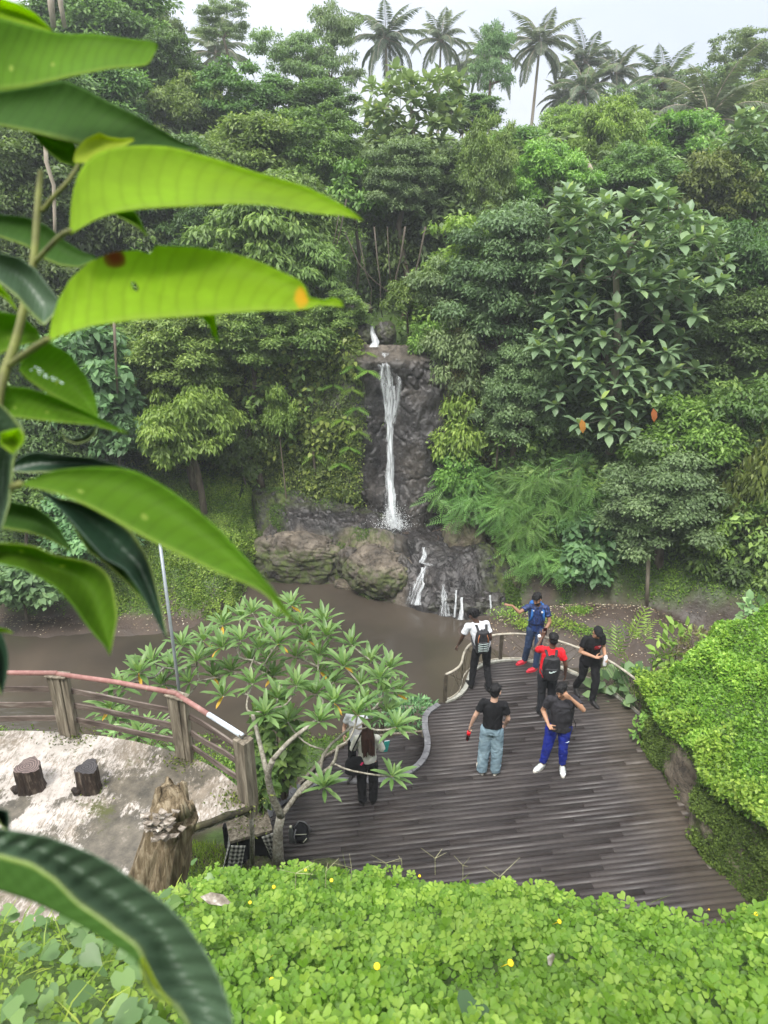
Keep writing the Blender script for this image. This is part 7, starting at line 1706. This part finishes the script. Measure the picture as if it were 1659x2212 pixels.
# ------------------------------------------------------------------ big shrub right in front of the camera
def fg_material(name, top, under, trans, spots=(), rough=.6, spec=.12):
    m, nt, bs, out = newmat(name); uvn = N(nt, 'ShaderNodeUVMap'); sp = N(nt, 'ShaderNodeSeparateXYZ'); nt.links.new(uvn.outputs[0], sp.inputs[0])
    # side veins leave the midrib at an angle
    ph = math_(nt, 'SUBTRACT', sp.outputs[0], math_(nt, 'MULTIPLY', math_(nt, 'POWER', sp.outputs[1], 1.5), .12)); ph = math_(nt, 'ADD', ph, math_(nt, 'MULTIPLY', math_(nt, 'SUBTRACT', nz(nt, 22, 3, .5), .5), .045))
    wv = math_(nt, 'ABSOLUTE', math_(nt, 'SUBTRACT', math_(nt, 'FRACT', math_(nt, 'MULTIPLY', ph, 17)), .5))
    vein = ramp(nt, wv, [(0, (1, 1, 1)), (.12, (.25, .25, .25)), (.3, (0, 0, 0))])
    rib = ramp(nt, sp.outputs[1], [(0, (1, 1, 1)), (.05, (.5, .5, .5)), (.11, (0, 0, 0))])
    f = ramp(nt, nz(nt, 9, 6, .65), [(.3, (0, 0, 0)), (.7, (1, 1, 1))]); base = mixc(nt, f, tuple(x*.74 for x in under), tuple(min(1, x*1.16) for x in under))
    c = mixc(nt, math_(nt, 'MULTIPLY', vein, .42), base, tuple(x*.62 for x in under)); c = mixc(nt, math_(nt, 'MULTIPLY', rib, .5), c, (.42, .52, .12))
    fine = nz(nt, 90, 4, .7); c = mixc(nt, math_(nt, 'MULTIPLY', fine, .22), c, tuple(x*.5 for x in under))
    for (su, sv, ru, rv, col) in spots:
        d = math_(nt, 'SQRT', math_(nt, 'ADD', math_(nt, 'POWER', math_(nt, 'DIVIDE', math_(nt, 'SUBTRACT', sp.outputs[0], su), ru), 2), math_(nt, 'POWER', math_(nt, 'DIVIDE', math_(nt, 'SUBTRACT', sp.outputs[1], sv), rv), 2)))
        d = math_(nt, 'ADD', d, math_(nt, 'MULTIPLY', math_(nt, 'SUBTRACT', nz(nt, 60, 4, .6), .5), 1.1)); c = mixc(nt, ramp(nt, d, [(.35, (1, 1, 1)), (.8, (.75, .75, .75)), (1.35, (0, 0, 0))]), c, col)
    nt.links.new(c, bs.inputs['Base Color']); bs.inputs['Roughness'].default_value = rough; bs.inputs['Specular IOR Level'].default_value = spec
    tr = N(nt, 'ShaderNodeBsdfTranslucent'); nt.links.new(mixc(nt, 1.0, c, (1.5, 1.45, .45), 'MULTIPLY'), tr.inputs[0])
    mx = N(nt, 'ShaderNodeMixShader'); mx.inputs[0].default_value = trans; nt.links.new(bs.outputs[0], mx.inputs[1]); nt.links.new(tr.outputs[0], mx.inputs[2]); nt.links.new(mx.outputs[0], out.inputs[0])
    bump(nt, bs, math_(nt, 'SUBTRACT', 1.0, vein), .15, .001); return m
BR = (.19, .06, .02); OR = (.62, .42, .03)
M['fg_bright'] = fg_material('shrub_leaf_bright', None, (.33, .50, .035), .66)
M['fg_bright2'] = fg_material('shrub_leaf_spotted', None, (.34, .51, .035), .66, [(.30, .93, .035, .16, BR), (.855, .45, .028, .42, OR), (.335, .46, .008, .07, (.05, .07, .02))])
M['fg_mid'] = fg_material('shrub_leaf_mid', None, (.145, .29, .025), .58, [(.2, .3, .012, .05, (.35, .45, .1)), (.42, .32, .014, .06, (.3, .4, .08))])
M['fg_dark'] = fg_material('shrub_leaf_dark', None, (.070, .16, .032), .38)
M['fg_grey'] = fg_material('shrub_leaf_glossy', None, (.075, .13, .075), .15, rough=.4, spec=.5)
M['fg_deep'] = fg_material('shrub_leaf_deep', None, (.030, .070, .040), .12, rough=.38, spec=.5)
M['fg_yel'] = fg_material('shrub_leaf_yellowing', None, (.42, .52, .05), .6)
def resample(pts, n):
    p = np.array(pts, float); d = np.concatenate([[0], np.cumsum(np.hypot(*np.diff(p, axis=0).T))]); k = np.linspace(0, d[-1], n)
    return np.stack([np.interp(k, d, p[:, 0]), np.interp(k, d, p[:, 1])], 1)
shrub = empty('foreground_shrub', PT(-60, 900, .62), 0, 'large leaved shrub close to the camera along the left side', 'shrub')
SL = shrub.location.copy()
def fg_leaf(top, bot, mat, d0, d1, dv=0.0, rib='bot', cup=.012, label=None, n=46, m=16, crinkle=.0005, hole=None, hw=0):
    """top and bottom edge of the blade; d0..d1 distance at base and tip, dv how much farther the top edge lies"""
    a = resample(top, n); b = resample(bot, n); V = np.zeros((n, m, 3)); UV = np.zeros((n, m, 2))
    for w_ in (a, b):
        for ax in (0, 1): q = w_[:, ax].copy(); w_[1:-1, ax] = (q[:-2]+2*q[1:-1]+q[2:])/4
    for i in range(n):
        u = i/(n-1)
        for j in range(m):
            v = j/(m-1); px, py = b[i]*(1-v)+a[i]*v
            bul = math.sin(math.pi*v); t = d0+(d1-d0)*u+dv*v*math.sin(math.pi*min(1, u*1.0+.02))+cup*bul*math.sin(math.pi*u)
            t += crinkle*math.sin(2*math.pi*(u*17-v*1.4))*min(1, v*4)*min(1, (1-v)*6+.3)
            if i == 0 or i == n-1 or True: p = PT(px, py, t)
            V[i, j] = (p.x-SL.x, p.y-SL.y, p.z-SL.z); UV[i, j] = (u, v if rib == 'bot' else 1-v)
    F = gridfaces(m, n)
    if hole:
        hu, hv, ru, rv = hole; ij = F[:, 0]; ui = (ij//m)/(n-1); vj = (ij % m)/(m-1); F = F[((ui-hu)/ru)**2+((vj-hv)/rv)**2 > 1]
    me = mesh_np('leaf', V.reshape(-1, 3), [F], [M[mat]], None, True, UV.reshape(-1, 2)); o = obj('leaf', me, shrub)
    s = o.modifiers.new('s', 'SOLIDIFY'); s.thickness = .0005; s.offset = 0
    if label: o['label'] = label
    return o
# uppermost leaves
fg_leaf([(-40, -20), (0, -4), (40, 8), (75, 28), (112, 64)], [(-40, 60), (0, 42), (50, 52), (112, 70)], 'fg_bright', .60, .62)
fg_leaf([(-60, 30), (0, 38), (60, 56), (110, 68), (150, 74), (200, 72), (255, 80), (300, 86), (330, 88), (343, 97)], [(-60, 200), (0, 197), (60, 188), (150, 166), (240, 148), (300, 144), (320, 142), (326, 130), (340, 105)], 'fg_mid', .50, .56, .03)
fg_leaf([(-60, 200), (0, 198), (60, 188), (110, 179), (140, 172), (185, 192), (230, 218), (290, 246), (340, 276), (390, 306), (432, 321)], [(-60, 262), (0, 272), (60, 284), (120, 300), (200, 318), (250, 322), (300, 322), (360, 322), (432, 324)], 'fg_dark', .56, .62, .02)
fg_leaf([(60, 284), (120, 296), (160, 310), (178, 356)], [(70, 290), (100, 325), (130, 350), (172, 364)], 'fg_mid', .58, .60)
fg_leaf([(158, 346), (165, 322), (185, 300), (215, 286), (235, 296), (262, 300), (288, 298)], [(162, 352), (190, 352), (215, 340), (245, 326), (270, 315), (290, 304)], 'fg_yel', .55, .55, .02)
fg_leaf([(150, 500), (153, 440), (160, 400), (175, 362), (200, 335), (230, 322), (262, 316), (330, 313), (352, 318), (360, 314), (420, 330), (480, 347), (540, 368), (600, 385), (660, 402), (720, 432), (760, 455), (785, 476)],
        [(152, 506), (175, 492), (205, 474), (250, 458), (310, 450), (400, 446), (480, 441), (540, 440), (590, 444), (640, 455), (700, 463), (740, 465), (770, 472), (786, 478)], 'fg_bright', .47, .52, .05, 'bot', .02, 'long bright yellow green leaf pointing right')
fg_leaf([(245, 460), (290, 455), (300, 470), (318, 510)], [(246, 462), (275, 478), (300, 492), (318, 512)], 'fg_mid', .58, .58)
fg_leaf([(-50, 462), (0, 463), (60, 470), (105, 490), (140, 520), (180, 545), (206, 552)], [(-50, 505), (0, 512), (60, 533), (95, 560), (130, 574), (170, 578), (206, 560)], 'fg_dark', .60, .64, .02)
fg_leaf([(105, 728), (112, 690), (125, 650), (150, 605), (190, 568), (240, 545), (300, 540), (326, 552), (333, 530), (420, 533), (500, 546), (560, 565), (610, 588), (650, 606), (663, 625), (665, 642), (700, 650), (722, 640), (740, 652)],
        [(106, 735), (150, 718), (200, 703), (300, 690), (400, 684), (500, 676), (580, 670), (640, 670), (665, 668), (690, 658), (715, 660), (742, 664)], 'fg_bright2', .45, .50, .05, 'bot', .02, 'bright yellow green leaf with brown spot, small hole and orange tip', n=90, m=34, hole=(.325, .47, .0095, .075))
fg_leaf([(425, 680), (445, 676), (465, 679), (466, 700), (472, 738)], [(425, 682), (440, 690), (452, 704), (458, 720), (472, 740)], 'fg_bright', .52, .53)
fg_leaf([(-40, 540), (0, 546), (40, 556), (75, 580), (100, 612), (128, 650)], [(-40, 590), (0, 612), (40, 645), (70, 682), (95, 705), (128, 664)], 'fg_grey', .50, .52, .01, label='greyish green leaf seen from its pale side')
fg_leaf([(-40, 610), (0, 615), (20, 640), (36, 668)], [(-40, 640), (0, 636), (18, 650), (34, 670)], 'fg_bright', .56, .56)
fg_leaf([(-40, 665), (0, 673), (45, 682), (80, 712), (90, 735)], [(-40, 770), (0, 765), (30, 750), (60, 742), (90, 738)], 'fg_mid', .58, .6)
fg_leaf([(60, 745), (105, 738), (150, 765), (185, 812), (206, 862), (213, 904)], [(40, 800), (60, 822), (100, 848), (140, 868), (180, 888), (213, 908)], 'fg_mid', .54, .56, .01, label='leaf with a row of small white specks')
random.seed(8); mb = MB()
for i in range(14): u = i/13; p = PT(70+60*u+random.uniform(-5, 5), 795+32*u+random.uniform(-5, 5), .535)-SL; mb.ell(p, (.0006+.0008*random.random(), .0005, .0006), 6)
mb.build('white_specks', M['emblem'], shrub)
fg_leaf([(-30, 832), (8, 833), (59, 838), (119, 857), (178, 884), (222, 908), (250, 922), (278, 934)], [(-30, 890), (0, 897), (79, 907), (158, 915), (200, 918), (222, 924), (250, 931), (278, 937)], 'fg_mid', .52, .55, .01)
fg_leaf([(131, 922), (138, 938), (155, 948), (180, 944), (196, 932), (205, 918)], [(133, 924), (140, 950), (165, 959), (190, 952), (205, 938), (212, 920)], 'fg_grey', .53, .53, label='small pale curled leaf tip')
fg_leaf([(20, 1010), (28, 999), (50, 984), (79, 976), (131, 983), (198, 990), (257, 1006), (293, 1019)], [(24, 1018), (60, 1022), (110, 1020), (150, 1014), (200, 1012), (250, 1016), (293, 1022)], 'fg_deep', .58, .57)
fg_leaf([(40, 1046), (80, 1030), (119, 1015), (190, 1009), (253, 1009), (297, 1018), (356, 1050), (416, 1093), (475, 1145), (515, 1188), (554, 1232), (586, 1268), (612, 1305), (633, 1338)],
        [(42, 1048), (79, 1054), (120, 1064), (158, 1078), (200, 1098), (238, 1119), (285, 1146), (337, 1174), (396, 1201), (455, 1230), (515, 1254), (550, 1268), (580, 1288), (610, 1322), (634, 1344)], 'fg_mid', .44, .42, .04, 'bot', .02, 'longest mid green leaf sweeping down to the right')
fg_leaf([(130, 1078), (150, 1080), (198, 1094), (245, 1118), (287, 1150), (313, 1193), (326, 1225), (334, 1253), (349, 1312), (361, 1374)], [(79, 1055), (115, 1086), (148, 1120), (172, 1148), (194, 1174), (222, 1205), (269, 1229), (301, 1273), (329, 1324), (358, 1378)], 'fg_deep', .50, .50, .02, 'top', .02, 'dark glossy twisted leaf hanging behind the longest one')
fg_leaf([(194, 1176), (222, 1200), (262, 1222), (292, 1255), (312, 1290)], [(150, 1125), (190, 1190), (230, 1218), (270, 1255), (310, 1296)], 'fg_dark', .51, .51)
fg_leaf([(-30, 1080), (0, 1084), (24, 1083), (79, 1097), (111, 1120), (132, 1148), (155, 1188)], [(-30, 1140), (8, 1142), (59, 1150), (95, 1160), (119, 1172), (155, 1192)], 'fg_dark', .54, .56)
fg_leaf([(-40, 1172), (0, 1173), (45, 1175), (79, 1181), (119, 1200), (190, 1213), (218, 1226), (238, 1248), (246, 1275), (249, 1300), (254, 1335), (246, 1370), (238, 1412)], [(-40, 1212), (0, 1217), (51, 1229), (85, 1246), (119, 1268), (145, 1292), (166, 1319), (182, 1343), (198, 1364), (214, 1382), (226, 1394), (232, 1404), (237, 1416)], 'fg_mid', .50, .48, .02, 'top', .03, 'mid green leaf bending down at the middle left')
fg_leaf([(-30, 1350), (0, 1362), (10, 1385), (17, 1412), (18, 1440), (12, 1470), (4, 1500)], [(-30, 1370), (-20, 1400), (-15, 1420), (-12, 1440), (-8, 1460), (-4, 1480), (2, 1502)], 'fg_deep', .52, .52)
fg_leaf([(-20, 1350), (0, 1356), (18, 1360), (27, 1366)], [(-20, 1362), (0, 1366), (16, 1366), (27, 1368)], 'fg_bright', .5, .5)
fg_leaf([(-20, 868), (8, 878), (24, 896), (52, 930), (54, 950), (30, 990), (26, 1040), (20, 1090), (2, 1148)], [(-30, 880), (-25, 900), (-20, 930), (-20, 950), (-20, 990), (-18, 1040), (-14, 1090), (0, 1150)], 'fg_grey', .46, .46, .01, 'top')
fg_leaf([(0, 935), (20, 930), (40, 925), (52, 940), (50, 958), (30, 976)], [(0, 960), (10, 968), (18, 974), (24, 978), (28, 980), (30, 981)], 'fg_bright', .45, .45)
# the big leaf across the lower left corner: glossy upper blade and olive lower blade
topo = [(-60, 1780), (0, 1790), (50, 1797), (100, 1807), (150, 1824), (200, 1845), (250, 1873), (300, 1909), (350, 1946), (400, 1994), (443, 2054), (477, 2120), (500, 2187), (512, 2290)]
mido = [(-60, 1842), (0, 1849), (67, 1867), (117, 1900), (167, 1953), (217, 1986), (250, 2012), (290, 2040), (306, 2062), (308, 2100), (330, 2140), (378, 2172), (405, 2215), (425, 2290)]
boto = [(-60, 1908), (0, 1924), (67, 1946), (133, 1977), (200, 2013), (240, 2038), (267, 2054), (292, 2072), (303, 2086), (310, 2118), (328, 2148), (374, 2178), (400, 2218), (420, 2290)]
fg_leaf(topo, mido, 'fg_grey', .36, .33, .02, 'bot', .025, 'huge glossy leaf arching across the lower left corner', n=70, m=24, crinkle=.0024)
fg_leaf(mido, boto, 'fg_dark', .36, .33, .0, 'top', .0, 'olive underside of the folded huge leaf', n=60, m=10)
fg_leaf([(306, 2066), (316, 2082), (330, 2110), (350, 2145), (372, 2168)], [(303, 2078), (308, 2106), (316, 2134), (335, 2156), (370, 2172)], 'fg_yel', .34, .335)
fg_leaf([(-10, 1745), (6, 1748), (18, 1752), (21, 1768), (20, 1790)], [(-12, 1760), (-4, 1775), (2, 1784), (10, 1790), (19, 1793)], 'fg_deep', .40, .40)
mb = MB()
def tubepx(pts, rr): mb.tube(smooth_poly([PT(a, b, t)-SL for a, b, t in pts], 2), np.interp(np.linspace(0, 1, 4*(len(pts)-1)+0 if False else len(smooth_poly([Vector()]*len(pts), 2))), np.linspace(0, 1, len(rr)), rr).tolist(), 9)
tubepx([(88, 370, .56), (80, 460, .555), (75, 560, .55), (55, 650, .55), (35, 740, .54), (5, 815, .53), (-10, 900, .52), (-15, 1050, .51), (-20, 1250, .5), (-30, 1500, .48)], [.0022, .0030, .0036, .0042, .005])
tubepx([(78, 565, .55), (105, 535, .51), (135, 505, .48), (152, 498, .47)], [.0022, .0016]); tubepx([(92, 455, .556), (120, 420, .55), (150, 390, .55), (170, 355, .55)], [.002, .0014])
tubepx([(20, 790, .535), (60, 760, .48), (105, 732, .45)], [.0028, .002]); tubepx([(20, 1060, .51), (30, 1050, .46), (44, 1046, .44)], [.0028, .0022])
M['fgstem'] = mat_noise('shrub_stem', [(.35, (.10, .10, .035)), (.7, (.20, .22, .06))], 40, .6, .3, .002)
mb.build('stem', M['fgstem'], shrub, True)
# ------------------------------------------------------------------ damp air
m = bpy.data.materials.new('damp_air'); m.use_nodes = True; nt = m.node_tree; nt.nodes.clear()
out = N(nt, 'ShaderNodeOutputMaterial'); pv = N(nt, 'ShaderNodeVolumePrincipled'); pv.inputs['Color'].default_value = (.86, .92, .96, 1); pv.inputs['Density'].default_value = .0016; pv.inputs['Anisotropy'].default_value = .1
nt.links.new(pv.outputs[0], out.inputs['Volume'])
mb = MB(); mb.box((0, 125, 13.0), (260, 290, 34.0)); hz = mb.build('haze', m, None, kind='stuff'); hz['label'] = 'thin pale haze over the valley'
